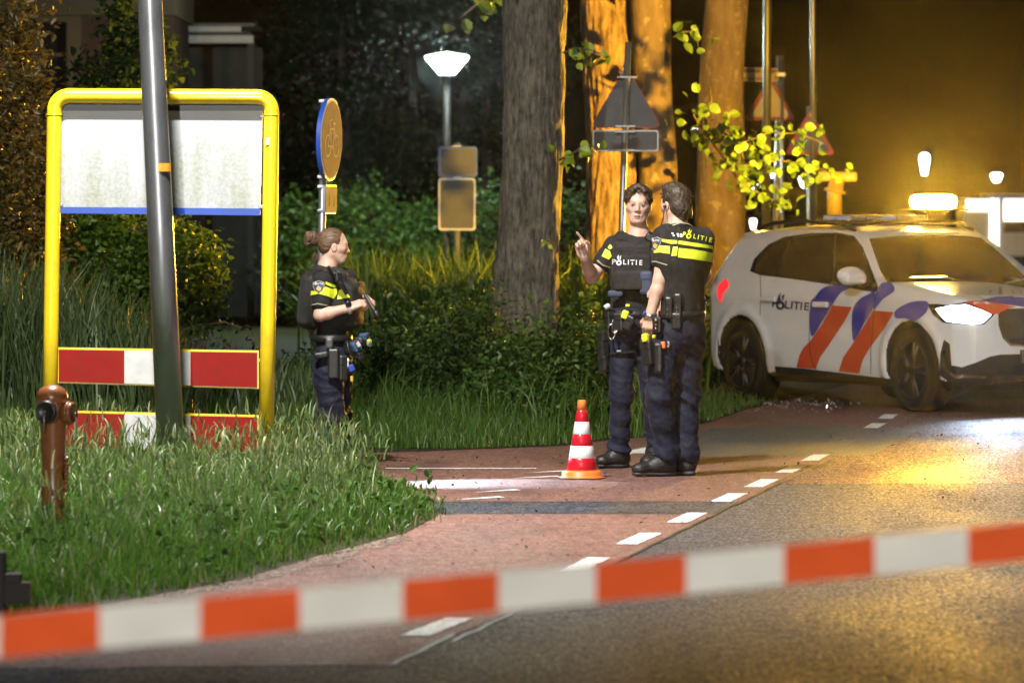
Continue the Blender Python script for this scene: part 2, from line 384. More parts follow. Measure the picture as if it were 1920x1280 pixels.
# ------------------------------------------------------------------ vegetation helpers
def in_poly(x, y, poly):
    poly = [(p[0], p[1]) for p in poly]; ins = np.zeros(len(x), bool); n = len(poly)
    for i in range(n):
        x1, y1 = poly[i]; x2, y2 = poly[(i+1) % n]
        c = ((y1 > y) != (y2 > y)) & (x < (x2-x1)*(y-y1)/(y2-y1+1e-12)+x1); ins ^= c
    return ins
def blades(x, y, h, wd, lean=0.45, seg=3, seed=0, z0=0.0):
    """curved grass blades; returns verts, quads, tris"""
    r = np.random.default_rng(seed); n = len(x)
    az = r.uniform(0, 2*np.pi, n); la = r.uniform(0, 2*np.pi, n); le = lean*r.uniform(0.15, 1.0, n)*h
    px, py = np.cos(az)*wd/2, np.sin(az)*wd/2
    V = []; lv = seg*2+1
    for s in range(seg):
        t = s/seg; taper = 1-0.55*t
        cx = x+np.cos(la)*le*t**2; cy_ = y+np.sin(la)*le*t**2; cz = z0+h*t*(1-0.18*t*le/np.maximum(h,1e-3))
        V.append(np.stack([cx-px*taper, cy_-py*taper, cz], 1)); V.append(np.stack([cx+px*taper, cy_+py*taper, cz], 1))
    V.append(np.stack([x+np.cos(la)*le, y+np.sin(la)*le, z0+h*(1-0.3*le/np.maximum(h,1e-3))], 1))
    V = np.stack(V, 1).reshape(-1, 3)
    b = (np.arange(n)*lv)[:, None]
    Q = np.concatenate([b+np.array([[2*s, 2*s+1, 2*s+3, 2*s+2]]) for s in range(seg-1)], 0) if seg > 1 else None
    T = b+np.array([[2*seg-2, 2*seg-1, 2*seg]])
    return V, Q, T
def merge(parts):
    Vs, Qs, Ts = [], [], []; o = 0
    for V, Q, T in parts:
        Vs.append(V)
        if Q is not None and len(Q): Qs.append(Q+o)
        if T is not None and len(T): Ts.append(T+o)
        o += len(V)
    return np.concatenate(Vs), (np.concatenate(Qs) if Qs else None), (np.concatenate(Ts) if Ts else None)
def leaves(cen, size, seed=0, up=0.35, aspect=0.55):
    """folded leaf faces at points; size array"""
    r = np.random.default_rng(seed); n = len(cen)
    a = r.normal(size=(n, 3)); a[:, 2] = a[:, 2]*0.6-0.15; a /= np.linalg.norm(a, axis=1)[:, None]+1e-9
    nn = r.normal(size=(n, 3))*0.7; nn[:, 2] += up*2; nn -= a*(nn*a).sum(1)[:, None]; nn /= np.linalg.norm(nn, axis=1)[:, None]+1e-9
    s = np.cross(a, nn)
    L_ = size[:, None]
    base = cen-a*L_*0.5; tip = cen+a*L_*0.5-nn*L_*0.10
    l1 = cen-a*L_*0.18+s*L_*aspect*0.5+nn*L_*0.10; l2 = cen+a*L_*0.18+s*L_*aspect*0.42+nn*L_*0.07
    r1 = cen-a*L_*0.18-s*L_*aspect*0.5+nn*L_*0.10; r2 = cen+a*L_*0.18-s*L_*aspect*0.42+nn*L_*0.07
    V = np.stack([base, l1, l2, tip, r2, r1], 1).reshape(-1, 3)
    b = (np.arange(n)*6)[:, None]
    Q = np.concatenate([b+np.array([[0, 3, 2, 1]]), b+np.array([[0, 5, 4, 3]])], 0)
    return V, Q, None
def clump_points(n, lobes, seed, shell=0.55):
    """points spread in uneven lobes [(centre, radii)]"""
    r = np.random.default_rng(seed); out = []
    wts = np.array([l[1][0]*l[1][1]*l[1][2] for l in lobes])**0.8; wts /= wts.sum()
    for (c, rad), k in zip(lobes, (wts*n).astype(int)+1):
        d = r.normal(size=(k, 3)); d /= np.linalg.norm(d, axis=1)[:, None]
        rr = (shell+(1-shell)*r.random(k))*(0.85+0.3*r.random(k))
        q = d*rr[:, None]
        wob = 1+0.22*np.sin(d[:, 0]*5+c[0]*3)*np.sin(d[:, 2]*6+c[2]*5)+0.12*np.sin(d[:, 1]*9+seed)
        out.append(np.array(c)+q*np.array(rad)*wob[:, None])
    return np.concatenate(out)

# dry leaves and grit blown onto the paths
lp_ = np.concatenate([np.stack([rng.uniform(-1.6,.6,260), rng.uniform(24.5,39,260), np.full(260,.010)],1), np.stack([rng.uniform(.5,3.4,120), rng.uniform(30,44,120), np.full(120,.010)],1)])
V, Q, T = leaves(lp_, rng.uniform(.008,.03,len(lp_)), 41, up=3.0, aspect=.7)
o = link_mesh('litter', np_mesh('litter', V, Q, T), M['stem']); tag(o, 'dry leaves and grit scattered over the paths', 'litter', kind='stuff')
# ------------------------------------------------------------------ near verge grass
n = 62000
x = rng.uniform(-4.2, 0.1, n); y = rng.uniform(21.0, 36.4, n)
k = in_poly(x+.05*np.sin(x*23+y*7)+rng.normal(0,.03,n), y+.10*np.sin(x*11-y*5)+rng.normal(0,.06,n), near_verge) & (np.abs(x) < y*0.097+0.25) ; x, y = x[k], y[k]
# distance to the mown front edge: shorter there
ed = np.array([[p.x, p.y] for p in near_edge+[G(812,945), G(770,920), G(712,905)]])
def dist_poly(x, y, ed):
    D = np.full(len(x), 9.0)
    for (x1, y1), (x2, y2) in zip(ed[:-1], ed[1:]):
        dx, dy = x2-x1, y2-y1; t = np.clip(((x-x1)*dx+(y-y1)*dy)/(dx*dx+dy*dy), 0, 1)
        D = np.minimum(D, np.hypot(x-x1-t*dx, y-y1-t*dy))
    return D
De = dist_poly(x, y, ed)
h = np.interp(De, [0, 0.15, 0.5, 1.0, 1.6], [0.06, 0.12, 0.19, 0.27, 0.32])*rng.uniform(0.55, 1.15, len(x))
h *= 1+0.30*np.sin(x*3.1+y*0.9)*np.sin(y*1.7)+0.22*np.sin(x*9+y*4)*np.sin(y*5.3-x*3)
h = np.where(y > 33.5, h*np.interp(y, [33.5,36], [1.0,1.12]), h)
V, Q, T = blades(x, y, h, rng.uniform(0.005, 0.010, len(x)), lean=0.75, seg=3, seed=3, z0=0.01)
o = link_mesh('verge_grass', np_mesh('verge_grass', V, Q, T), M['grass'])
tag(o, 'unmown green grass filling the near verge beside the cycle lane', 'grass', kind='stuff')
# paler seeding stalks, thickest round the foot of the yellow frame
n = 9000
x2 = rng.uniform(-4.0, -0.3, n); y2 = rng.uniform(26.5, 36.3, n)
k = in_poly(x2, y2, near_verge) & (np.abs(x2) < y2*0.096+0.2) & (dist_poly(x2, y2, ed) > 0.35); x2, y2 = x2[k], y2[k]
k = rng.random(len(x2)) < np.interp(y2, [26.5, 30, 33.5], [0.25, 0.6, 1.0]); x2, y2 = x2[k], y2[k]
h2 = rng.uniform(0.22, 0.46, len(x2))
st = blades(x2, y2, h2, np.full(len(x2), 0.0045), lean=0.6, seg=3, seed=8, z0=0.01)
hv = blades(x2+rng.normal(0,0.01,len(x2)), y2, rng.uniform(0.06,0.11,len(x2)), np.full(len(x2), 0.011), lean=0.8, seg=3, seed=9)
# seed heads sit on the stalk tips
tips = st[0].reshape(-1, 7, 3)[:, 6]
hv0 = hv[0].reshape(-1, 7, 3); hv0 = hv0-hv0[:, :2].mean(1)[:, None]+tips[:, None]; hv = (hv0.reshape(-1, 3), hv[1], hv[2])
V, Q, T = merge([st, hv])
o = link_mesh('seeding_grass', np_mesh('seeding_grass', V, Q, T), M['grass_pale'])
tag(o, 'pale seeding grass stalks round the foot of the yellow sign frame', 'grass', kind='stuff')

# broad-leaved weeds and dry litter among the blades
wc = np.stack([rng.uniform(-3.4,-.3,150), rng.uniform(23,36,150)], 1); wc = wc[in_poly(wc[:,0], wc[:,1], near_verge)]
wp = np.concatenate([np.stack([c[0]+rng.normal(0,.05,16), c[1]+rng.normal(0,.09,16), rng.uniform(.05,.24,16)], 1) for c in wc])
V, Q, T = leaves(wp, rng.uniform(.03,.075,len(wp)), 77, up=.5, aspect=.5)
o = link_mesh('weeds', np_mesh('weeds', V, Q, T), M['leaf_weed']); tag(o, 'broad-leaved weeds scattered through the near verge grass', 'weeds', kind='stuff')
# ------------------------------------------------------------------ far verge grass
n = 52000
x = rng.uniform(-4.6, 3.2, n); y = 39.9+rng.random(n)**1.5*9.5
k = in_poly(x, y, far_edge+[Vector((-60,120,0)), Vector((-60,40.4,0))]); x, y = x[k], y[k]
edf = np.array([[p.x, p.y] for p in far_edge]); De = dist_poly(x, y, edf)
h = np.interp(De, [0, 0.2, 0.8, 2.0], [0.05, 0.13, 0.25, 0.42])*rng.uniform(0.5, 1.2, len(x))
V, Q, T = blades(x, y, h, rng.uniform(0.006, 0.011, len(x)), lean=0.6, seg=2, seed=4, z0=0.01)
o = link_mesh('far_verge_grass', np_mesh('far_verge_grass', V, Q, T), M['grass_far'])
tag(o, 'green grass strip in front of the shrubs beyond the side path', 'grass', kind='stuff')

# taller wild grass between the shrubs
n = 2400
x = rng.uniform(-1.9, 1.3, n); y = rng.uniform(41.6, 44.2, n)
h = rng.uniform(.25,.6,n)*(1+.3*np.sin(x*5+1)*np.sin(y*3))
V, Q, T = blades(x, y, h, rng.uniform(0.008, 0.016, n), lean=0.6, seg=3, seed=14, z0=0.01)
o = link_mesh('wild_grass', np_mesh('wild_grass', V, Q, T), M['grass_far'])
tag(o, 'taller wild grass growing through the shrubs under the trees', 'grass', kind='stuff')
# reeds behind the yellow frame
n = 5200
x = rng.uniform(-4.6, -1.2, n); y = rng.uniform(40.8, 43.5, n)
h = np.interp(x, [-4.6,-3.3,-2.4,-1.2], [1.55,1.3,0.75,0.45])*rng.uniform(0.45, 1.15, n)
V, Q, T = blades(x, y, h, rng.uniform(0.010, 0.022, n), lean=0.4, seg=4, seed=5, z0=0.01)
o = link_mesh('reeds', np_mesh('reeds', V, Q, T), M['reed'])
tag(o, 'dark green reeds and tall grass behind the yellow frame', 'reeds', kind='stuff')
# tall yellowing grass caught by the beacon, behind the shrubs
n = 3200
x = np.concatenate([rng.normal(c, s_, n//5) for c, s_ in ((-1.35,0.18),(-0.85,0.22),(-0.45,0.25),(-0.2,0.2),(0.9,0.3))]); y = rng.uniform(50.5, 54, len(x))
h = rng.uniform(0.6, 1.5, len(x))
V, Q, T = blades(x, y, h, rng.uniform(0.02, 0.04, len(x)), lean=0.7, seg=4, seed=6, z0=0.01)
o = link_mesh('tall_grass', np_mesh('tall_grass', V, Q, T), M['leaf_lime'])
tag(o, 'tall pale grass lit amber between the shrubs and the hedge', 'grass', kind='stuff')

# ------------------------------------------------------------------ shrubs and hedge
def shrub(name, label, lobes, n, size, m, seed, group=None, stems=5, cat='shrub', shell=0.45, aspect=0.55):
    """lobes are world-space; root at the foot of the shrub"""
    c0 = np.mean([l[0] for l in lobes], 0); root = thing(name, label, cat, (c0[0], c0[1], 0.0), 0, group)
    pts = clump_points(n, lobes, seed, shell); pts = pts[pts[:, 2] > 0.03]
    r = np.random.default_rng(seed)
    V, Q, T = leaves(pts-np.array([c0[0], c0[1], 0]), size*r.uniform(0.6, 1.25, len(pts)), seed+1, aspect=aspect)
    fo = link_mesh('foliage', np_mesh('foliage', V, Q, T), m, root); fo['kind'] = 'stuff'
    mb = MB(); rr = random.Random(seed)
    for i in range(stems):
        c, rad = lobes[i % len(lobes)]
        a = Vector((rr.uniform(-.15,.15), rr.uniform(-.1,.1), 0)); e = Vector(c)-Vector((c0[0], c0[1], 0))+Vector((rr.uniform(-.5,.5)*rad[0], 0, rr.uniform(0,.6)*rad[2]))
        m_ = a.lerp(e, 0.5)+Vector((rr.uniform(-.08,.08), 0, 0.05))
        mb.tube([a, m_, e], [0.022, 0.015, 0.006], 6)
    mb.build('stems', M['stem'], root)
    return root
def lobe(px, py, d, rx, ry, rz):
    p = P(px, py, d); return ((p.x, p.y, p.z), (rx, ry, rz))
UG = 'low shrubs under the roadside trees'
under = [(700,690,43.2,.38,.5,.36,'low shrub beside the officer with the torch, at the edge of the grass'),
         (790,670,43.6,.42,.5,.48,'bushy shrub left of the nearest tree trunk'),
         (880,655,43.2,.42,.5,.52,'dark shrub touching the left foot of the nearest tree'),
         (985,690,42.6,.42,.45,.42,'dense shrub right in front of the nearest tree trunk'),
         (1070,690,42.9,.42,.5,.45,'leafy shrub between the nearest tree and the pointing officer'),
         (1140,690,44.5,.40,.5,.40,'shrub behind the pointing officer'),
         (610,720,43.5,.45,.4,.30,'low scrub behind the officer with the torch')]
for i, (px, py, d, rx, ry, rz, lb) in enumerate(under):
    L_ = [lobe(px, py, d, rx, ry, rz), lobe(px-45, py+50, d-.2, rx*.8, ry*.8, rz*.7), lobe(px+50, py+55, d-.2, rx*.8, ry*.8, rz*.7), lobe(px+10, py-20, d+.3, rx*.6, ry*.6, rz*.6)]
    shrub('shrub', lb, L_, 4200, 0.05, M['leaf_green'] if i % 2 else M['leaf_dark'], 20+i, UG, shell=0.35)
# leafy sapling by the second trunk
rt = shrub('sapling', 'young sapling with small round leaves beside the pointing officer', [lobe(1112,575,45.5,.10,.10,.22), lobe(1105,620,45.5,.14,.12,.16)], 110, 0.075, M['leaf_lime'], 51, None, 3, 'sapling', aspect=0.8)
# left: bronze bush near the frame, climbing up the left edge
shrub('bronze_bush', 'tall bronze-leaved bush at the left edge behind the yellow frame',
      [lobe(0,250,44,.5,.5,.75), lobe(40,430,43.5,.45,.45,.6), lobe(-40,560,43.5,.6,.5,.8), lobe(75,160,44,.2,.2,.14), lobe(30,60,44.5,.35,.3,.4), lobe(100,330,43.8,.22,.2,.3)], 7500, 0.075, M['leaf_bronze'], 61, stems=7, cat='bush', shell=0.3, aspect=0.42)
shrub('yellow_bush', 'round leafy bush showing yellow below the white board',
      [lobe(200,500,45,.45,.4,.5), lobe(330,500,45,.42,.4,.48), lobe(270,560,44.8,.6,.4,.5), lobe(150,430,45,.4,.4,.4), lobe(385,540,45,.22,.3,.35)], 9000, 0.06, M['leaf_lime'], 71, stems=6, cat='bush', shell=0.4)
shrub('climbing_bush', 'dark straggling bush behind the top bar of the yellow frame',
      [lobe(240,130,50,.3,.3,.5), lobe(180,150,50,.3,.3,.35), lobe(300,120,50,.25,.3,.45), lobe(225,40,50,.25,.3,.4), lobe(230,330,50,.7,.3,.9)], 2600, 0.085, M['leaf_dark'], 81, stems=5, cat='bush', shell=0.2)
# clipped garden hedge under the park lamp
hl = []
for i in range(9):
    hl.append(lobe(545+i*48, 436+ (i % 3)*8 - (28 if i in (2,3) else 0), 79.5+(i % 2)*0.8, .42, .8, .62))
    hl.append(lobe(545+i*48, 520, 79.0, .44, .7, .7))
shrub('hedge', 'soft green hedge glowing under the park lamp', hl, 15000, 0.085, M['leaf_green'], 91, stems=9, cat='hedge', shell=0.5)
hl = [lobe(900+i*60, 430+10*(i % 2), 74, .5, .8, .75) for i in range(5)]+[lobe(900+i*60, 540, 74, .5, .8, .6) for i in range(5)]
shrub('hedge', 'shadowed hedge behind the nearest tree trunk', hl, 6000, 0.09, M['leaf_dark'], 95, stems=5, cat='hedge', shell=0.5)
# scrub beyond the officer on the right, lit by the beacon
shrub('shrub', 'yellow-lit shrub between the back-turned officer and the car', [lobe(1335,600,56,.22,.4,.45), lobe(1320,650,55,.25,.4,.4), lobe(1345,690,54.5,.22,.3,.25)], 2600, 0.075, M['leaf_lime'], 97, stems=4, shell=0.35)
shrub('shrub', 'dim shrub low between the second and third trunks', [lobe(1225,620,60,.5,.4,.6), lobe(1120,600,60,.5,.4,.6), lobe(1020,600,60,.4,.4,.5)], 3000, 0.08, M['leaf_dark'], 98, stems=4, shell=0.35)
# bramble shoot behind the frame
mb = MB(); bp = [P(300,640,40.5), P(360,612,40.5), P(420,604,40.5), P(465,618,40.5), P(485,660,40.5)]
root = thing('bramble', 'arching bramble shoot left of the right-hand yellow post', 'bramble', (bp[0].x, bp[0].y, 0))
o0 = Vector((bp[0].x, bp[0].y, 0))
mb.tube([Vector((-0.15,0.2,0))]+[p-o0 for p in bp], 0.006, 5); mb.build('cane', M['stem'], root)
lp = np.array([np.array(bp[i].lerp(bp[i+1], t)-o0) for i in range(4) for t in np.linspace(0,1,9)]); lp += rng.normal(0, 0.02, lp.shape)
V, Q, T = leaves(lp, np.full(len(lp), 0.055), 3); fo = link_mesh('foliage', np_mesh('foliage', V, Q, T), M['leaf_dark'], root); fo['kind'] = 'stuff'
# ================================================================== TREES
def bark_mat(name, dark, light, moss=None, spots=None, vs=26):
    m = bpy.data.materials.new(name); N, L = nodes_of(m); b = N['Principled BSDF']
    tc = N.new('ShaderNodeTexCoord'); mp = N.new('ShaderNodeMapping'); mp.inputs['Scale'].default_value = (1,1,0.34); L.new(tc.outputs['Object'], mp.inputs[0])
    no = N.new('ShaderNodeTexNoise'); no.inputs['Scale'].default_value = vs; no.inputs['Detail'].default_value = 7; no.inputs['Roughness'].default_value = 0.65; L.new(mp.outputs[0], no.inputs['Vector'])
    cr = N.new('ShaderNodeValToRGB'); cr.color_ramp.elements[0].position = 0.35; cr.color_ramp.elements[1].position = 0.68
    cr.color_ramp.elements[0].color = (*dark,1); cr.color_ramp.elements[1].color = (*light,1); L.new(no.outputs['Fac'], cr.inputs[0]); out = cr.outputs[0]
    for colr, scl, lo, hi, amt in ((moss, 3.0, 0.52, 0.70, 0.5), (spots, 9.0, 0.60, 0.66, 0.7)):
        if colr is None: continue
        n2 = N.new('ShaderNodeTexNoise'); n2.inputs['Scale'].default_value = scl; n2.inputs['Detail'].default_value = 4; L.new(tc.outputs['Object'], n2.inputs['Vector'])
        rp = N.new('ShaderNodeMapRange'); rp.inputs[1].default_value = lo; rp.inputs[2].default_value = hi; rp.inputs[4].default_value = amt; L.new(n2.outputs['Fac'], rp.inputs[0])
        m2 = N.new('ShaderNodeMix'); m2.data_type = 'RGBA'; m2.inputs['B'].default_value = (*colr,1); L.new(rp.outputs[0], m2.inputs['Factor']); L.new(out, m2.inputs['A']); out = m2.outputs['Result']
    L.new(out, b.inputs['Base Color']); b.inputs['Roughness'].default_value = 0.88
    bp = N.new('ShaderNodeBump'); bp.inputs['Strength'].default_value = 0.9; bp.inputs['Distance'].default_value = 0.02; L.new(no.outputs['Fac'], bp.inputs['Height']); L.new(bp.outputs[0], b.inputs['Normal'])
    return m
M['bark_grey'] = bark_mat('grey furrowed bark', (0.020,0.016,0.012), (0.165,0.14,0.105), moss=(0.045,0.045,0.015))
M['bark_rough'] = bark_mat('flaky bark', (0.05,0.03,0.018), (0.26,0.18,0.11), vs=18)
M['bark_smooth'] = bark_mat('smoother spotted bark', (0.14,0.10,0.065), (0.24,0.18,0.12), spots=(0.36,0.30,0.2), vs=12)

def trunk_mesh(path, rads, depth, freq, seed, n=110, dz=0.035, flare=0.25):
    """path: list of (x, y, z); ridged bark as real relief"""
    path = [Vector(p) for p in path]; zs = [p.z for p in path]
    z = np.arange(zs[0], zs[-1], dz); cx = np.interp(z, zs, [p.x for p in path]); cyy = np.interp(z, zs, [p.y for p in path]); rr = np.interp(z, zs, rads)
    rr = rr*(1+flare*np.exp(-np.maximum(z, 0)/0.28))
    r = np.random.default_rng(seed); th = np.linspace(0, 2*np.pi, n, endpoint=False)
    T, Z = np.meshgrid(th, z)
    warp = sum(a*np.sin(k_*T+f*Z+p) for a, k_, f, p in zip((.5,.35,.25,.2), (1,2,3,5), r.uniform(.6,2.2,4), r.uniform(0,6,4)))
    ridge = np.abs(np.sin(T*freq/2+warp*1.6+0.7*np.sin(Z*r.uniform(3,5)+T*3)))**0.7
    flake = 0.5+0.5*np.sin(T*freq*0.9+Z*38+warp*5)*np.sin(Z*21+T*7+warp*3)
    ridge = ridge*(0.62+0.38*np.sin(Z*11+3*np.sin(T*freq*.5+warp*2)+warp*3))
    lump = 0.035*np.sin(2*T+Z*1.1+seed)+0.03*np.sin(3*T-Z*2.3)+0.02*np.sin(5*T+Z*3.7)
    Rr = rr[:, None]*(1+lump)+depth*(ridge*0.75+flake*0.25-0.6)
    V = np.stack([cx[:, None]+Rr*np.cos(T), cyy[:, None]+Rr*np.sin(T), Z], 2).reshape(-1, 3)
    i = np.arange(len(z)-1)[:, None]*n; j = np.arange(n)[None]; j2 = (j+1) % n
    Q = np.stack([i+j, i+j2, i+n+j2, i+n+j], 2).reshape(-1, 4)
    return np_mesh('trunk', V, Q)

lf = MB()    # a lime leaf, heart-shaped, folded along the rib, tip hanging
hs = [(-.5,0,0),(-.42,.22,.05),(-.12,.40,.09),(.2,.30,.06),(.5,0,-.14),(.2,-.30,.06),(-.12,-.40,.09),(-.42,-.22,.05),(-.1,0,0),(.22,0,-.02)]
lf.add(hs, [(0,8,2,1),(8,9,3,2),(9,4,3),(0,7,6,8),(8,6,5,9),(9,5,4)], True)
leaf_me = bpy.data.meshes.new('leaf'); leaf_me.from_pydata(lf.v, [], lf.f); leaf_me.materials.append(M['leaf_lime']); leaf_me.update()
leaf_dk = leaf_me.copy(); leaf_dk.materials.clear(); leaf_dk.materials.append(M['leaf_green'])
def twig(tree, pts, n, size, seed, spread=0.10, me=leaf_me, rad=0.010):
    """a leafy branch: parts of the tree; leaves are its sub-parts"""
    o0 = tree.location; r = random.Random(seed)
    pl = [Vector(p)-o0 for p in pts]
    mb = MB(); mb.tube(pl, [rad*(1-0.7*i/(len(pl)-1)) for i in range(len(pl))], 6)
    br = mb.build('branch', M['stem'], tree)
    seglen = [(pl[i+1]-pl[i]).length for i in range(len(pl)-1)]; tot = sum(seglen)
    for k_ in range(n):
        u = (0.12+0.88*(k_+r.random())/n)*tot; i = 0
        while i < len(seglen)-1 and u > seglen[i]: u -= seglen[i]; i += 1
        p = pl[i].lerp(pl[i+1], min(1, u/seglen[i]))
        p += Vector((r.gauss(0,spread), r.gauss(0,spread), r.gauss(0,spread*0.8)-0.02))
        o = bpy.data.objects.new('leaf', me); C.objects.link(o); o.parent = br; o.location = p
        s = size*r.uniform(0.6,1.2); o.scale = (s,s,s)
        o.rotation_euler = (r.gauss(1.15,.5), r.gauss(0.5,0.6), r.gauss(0,.7)) if r.random() < .75 else (r.gauss(0,.5), r.gauss(.4,.4), r.uniform(0,6.28))
    return br
def tree(label, base, top_px, rads, m, depth, freq, seed, hgt=7.5, group='row of roadside trees', zt=None):
    root = thing('roadside_tree', label, 'tree', (base.x, base.y, 0), 0, group)
    lean = [(0,0,-0.05)]
    for (px, py) in top_px:
        p = P(px, py, base.y); lean.append((p.x-base.x, 0, p.z))
    dx = (lean[-1][0]-lean[-2][0])/(lean[-1][2]-lean[-2][2]+1e-6)
    lean.append((lean[-1][0]+dx*0.6*(hgt-lean[-1][2]), 0.1, hgt))
    rr = list(rads)+[rads[-1]*0.45]
    t = link_mesh('trunk', trunk_mesh(lean, rr, depth, freq, seed), m, root, smooth=True)
    r = random.Random(seed); mb = MB(); ends = []
    for i in range(7):
        z = hgt*r.uniform(0.62,0.97); a = r.uniform(0,6.28); x0 = np.interp(z, [l[2] for l in lean], [l[0] for l in lean])
        ln = r.uniform(1.4,2.6); s = Vector((x0,0,z)); e = s+Vector((math.cos(a)*ln, math.sin(a)*ln, r.uniform(0.6,1.5)))
        mb.tube([s, s.lerp(e,.5)+Vector((0,0,.15)), e], [rads[-1]*.34, rads[-1]*.22, .02], 8); ends.append(e)
    mb.build('limbs', m, root)
    lob = [((e.x,e.y,e.z+.2), (1.0,1.0,.6)) for e in ends]+[((lean[-1][0],0,hgt+.8),(1.5,1.5,1.0))]
    pts = clump_points(2200, lob, seed, 0.2); pts = pts[pts[:,2] > 4.6]
    V, Q, T = leaves(pts, np.random.default_rng(seed).uniform(.09,.16,len(pts)), seed, aspect=.8)
    cr = link_mesh('crown', np_mesh('crown', V, Q, T), M['leaf_green'], root); cr['kind'] = 'stuff'
    return root
B = lambda px, d: Vector(((px-HX)*d/F, d, 0))
t1 = tree('thick grey furrowed trunk left of the pointing officer, nearest of the row', B(978,45.2), [(985,620),(992,400),(1002,150),(1004,0)], [.30,.268,.252,.245,.248], M['bark_grey'], 0.030, 40, 3)
t2 = tree('rough-barked trunk glowing amber behind the triangular sign', B(1140,54.5), [(1145,600),(1146,400),(1142,200),(1130,0)], [.26,.245,.235,.235,.22], M['bark_rough'], 0.03, 20, 7)
t3 = tree('paler spotted trunk standing between the triangular sign and the back-turned officer', B(1236,57.0), [(1234,500),(1232,300),(1224,150),(1220,0)], [.235,.205,.198,.193,.198], M['bark_smooth'], 0.008, 12, 9)
t4 = tree('broad amber-lit trunk directly left of the police car', B(1352,61.5), [(1354,600),(1350,400),(1352,200),(1362,0)], [.31,.28,.265,.24,.235], M['bark_smooth'], 0.008, 14, 12)
# leafy branches hanging into view
d = 52.5
twig(t4, [P(1380,330,56), P(1330,260,54), P(1300,215,d), P(1335,190,d), P(1330,160,d)], 70, .105, 1, .11)
twig(t4, [P(1345,240,54), P(1385,270,d), P(1440,250,d), P(1500,250,d), P(1545,270,d)], 88, .105, 2, .11)
twig(t4, [P(1385,270,d), P(1400,310,d), P(1460,300,d), P(1520,310,d), P(1560,325,d)], 70, .10, 3, .11)
twig(t4, [P(1390,300,d), P(1400,350,d), P(1440,370,d), P(1465,385,d)], 55, .10, 4, .11)
twig(t3, [P(1262,70,53), P(1280,60,53), P(1305,60,53), P(1310,90,53)], 12, .11, 5, .07, leaf_dk)
twig(t1, [P(1055,100,45), P(1085,90,45), P(1110,95,45), P(1140,105,45)], 14, .10, 6, .06, leaf_dk)
twig(t1, [P(1050,300,44.8), P(1070,290,44.6), P(1095,275,44.6), P(1130,275,44.6)], 16, .10, 7, .055, leaf_dk)
twig(t1, [P(1020,455,44.6), P(1028,452,44.5), P(1036,455,44.5)], 5, .06, 9, .03)
twig(t1, [P(945,-20,46), P(900,0,47), P(880,20,47), P(860,35,47)], 18, .13, 8, .09, leaf_dk)
# dark trees in the gardens behind
def dark_tree(label, px, d, hgt, spread, seed):
    b = B(px, d); root = thing('garden_tree', label, 'tree', (b.x, b.y, 0), 0, 'dark garden trees in the background')
    mb = MB(); mb.tube([(0,0,0),(0.1,0,hgt*.4),(0,0,hgt*.8)], [.16,.12,.05], 10); mb.build('trunk', M['bark_grey'], root)
    r = random.Random(seed); lob = [((r.uniform(-1,1)*spread, r.uniform(-.6,.6)*spread, hgt*r.uniform(.3,.95)), (spread*.5,spread*.5,hgt*.14)) for i in range(11)]
    pts = clump_points(5200, lob, seed, .2); V, Q, T = leaves(pts, np.random.default_rng(seed).uniform(.1,.2,len(pts)), seed, aspect=.7)
    cr = link_mesh('crown', np_mesh('crown', V, Q, T), M['leaf_dark'], root); cr['kind'] = 'stuff'
dark_tree('dark garden tree behind the round cycle sign', 640, 122, 7.0, 2.2, 31)
dark_tree('dark garden tree left of the glowing park lamp', 770, 126, 7.2, 2.1, 32)
dark_tree('dark garden tree right of the glowing park lamp', 905, 124, 6.8, 1.9, 33)

# ================================================================== YELLOW FRAME WITH BOARD
D = 34.0
o0 = Vector((P(295,0,D).x, D, 0))
yf = thing('information_frame', 'yellow tubular frame carrying a stained white board and red-white rails', 'sign frame', o0)
L3 = lambda px, py, d=D: P(px, py, d)-o0
path = [L3(91,926), L3(96,600), L3(102,212)]
for a in np.linspace(0, 90, 9)[1:]: path.append(L3(102+28-28*math.cos(R(a)), 208-28*math.sin(R(a))))
path += [L3(300,181)]
for a in np.linspace(0, 90, 9): path.append(L3(482+27*math.sin(R(a)), 209-27*math.cos(R(a))))
path += [L3(503,600), L3(497,926)]
mb = MB(); mb.tube(path, 0.0455, 20); mb.build('tube_frame', M['yellow'], yf)
# weld sleeves at the bends
for (px, py) in ((102,214),(509,214)):
    mb = MB(); mb.tube([L3(px,py), L3(px,py+3)], 0.0475, 20); mb.build('sleeve', M['yellow'], yf)
def slab(name, corners, y0, th, m, parent, bev=0.0):
    """panel given by four photo corners, at depth offset y0"""
    a = [L3(*c) for c in corners]
    mb = MB(); f = [Vector((p.x, y0-th/2, p.z)) for p in a]; k_ = [Vector((p.x, y0+th/2, p.z)) for p in a]
    mb.add(f+k_, [(0,1,2,3),(7,6,5,4),(0,4,5,1),(1,5,6,2),(2,6,7,3),(3,7,4,0)])
    return mb.build(name, m, parent)
for (px,py) in ((106,216),(498,218),(106,384),(496,388),(103,668),(489,676),(101,786),(487,796)):
    mb = MB(); mb.box(L3(px+ (4 if px < 300 else -4),py)+Vector((0,.03,0)), (.05,.03,.022), None, .004); mb.build('bracket', M['steel'], yf)
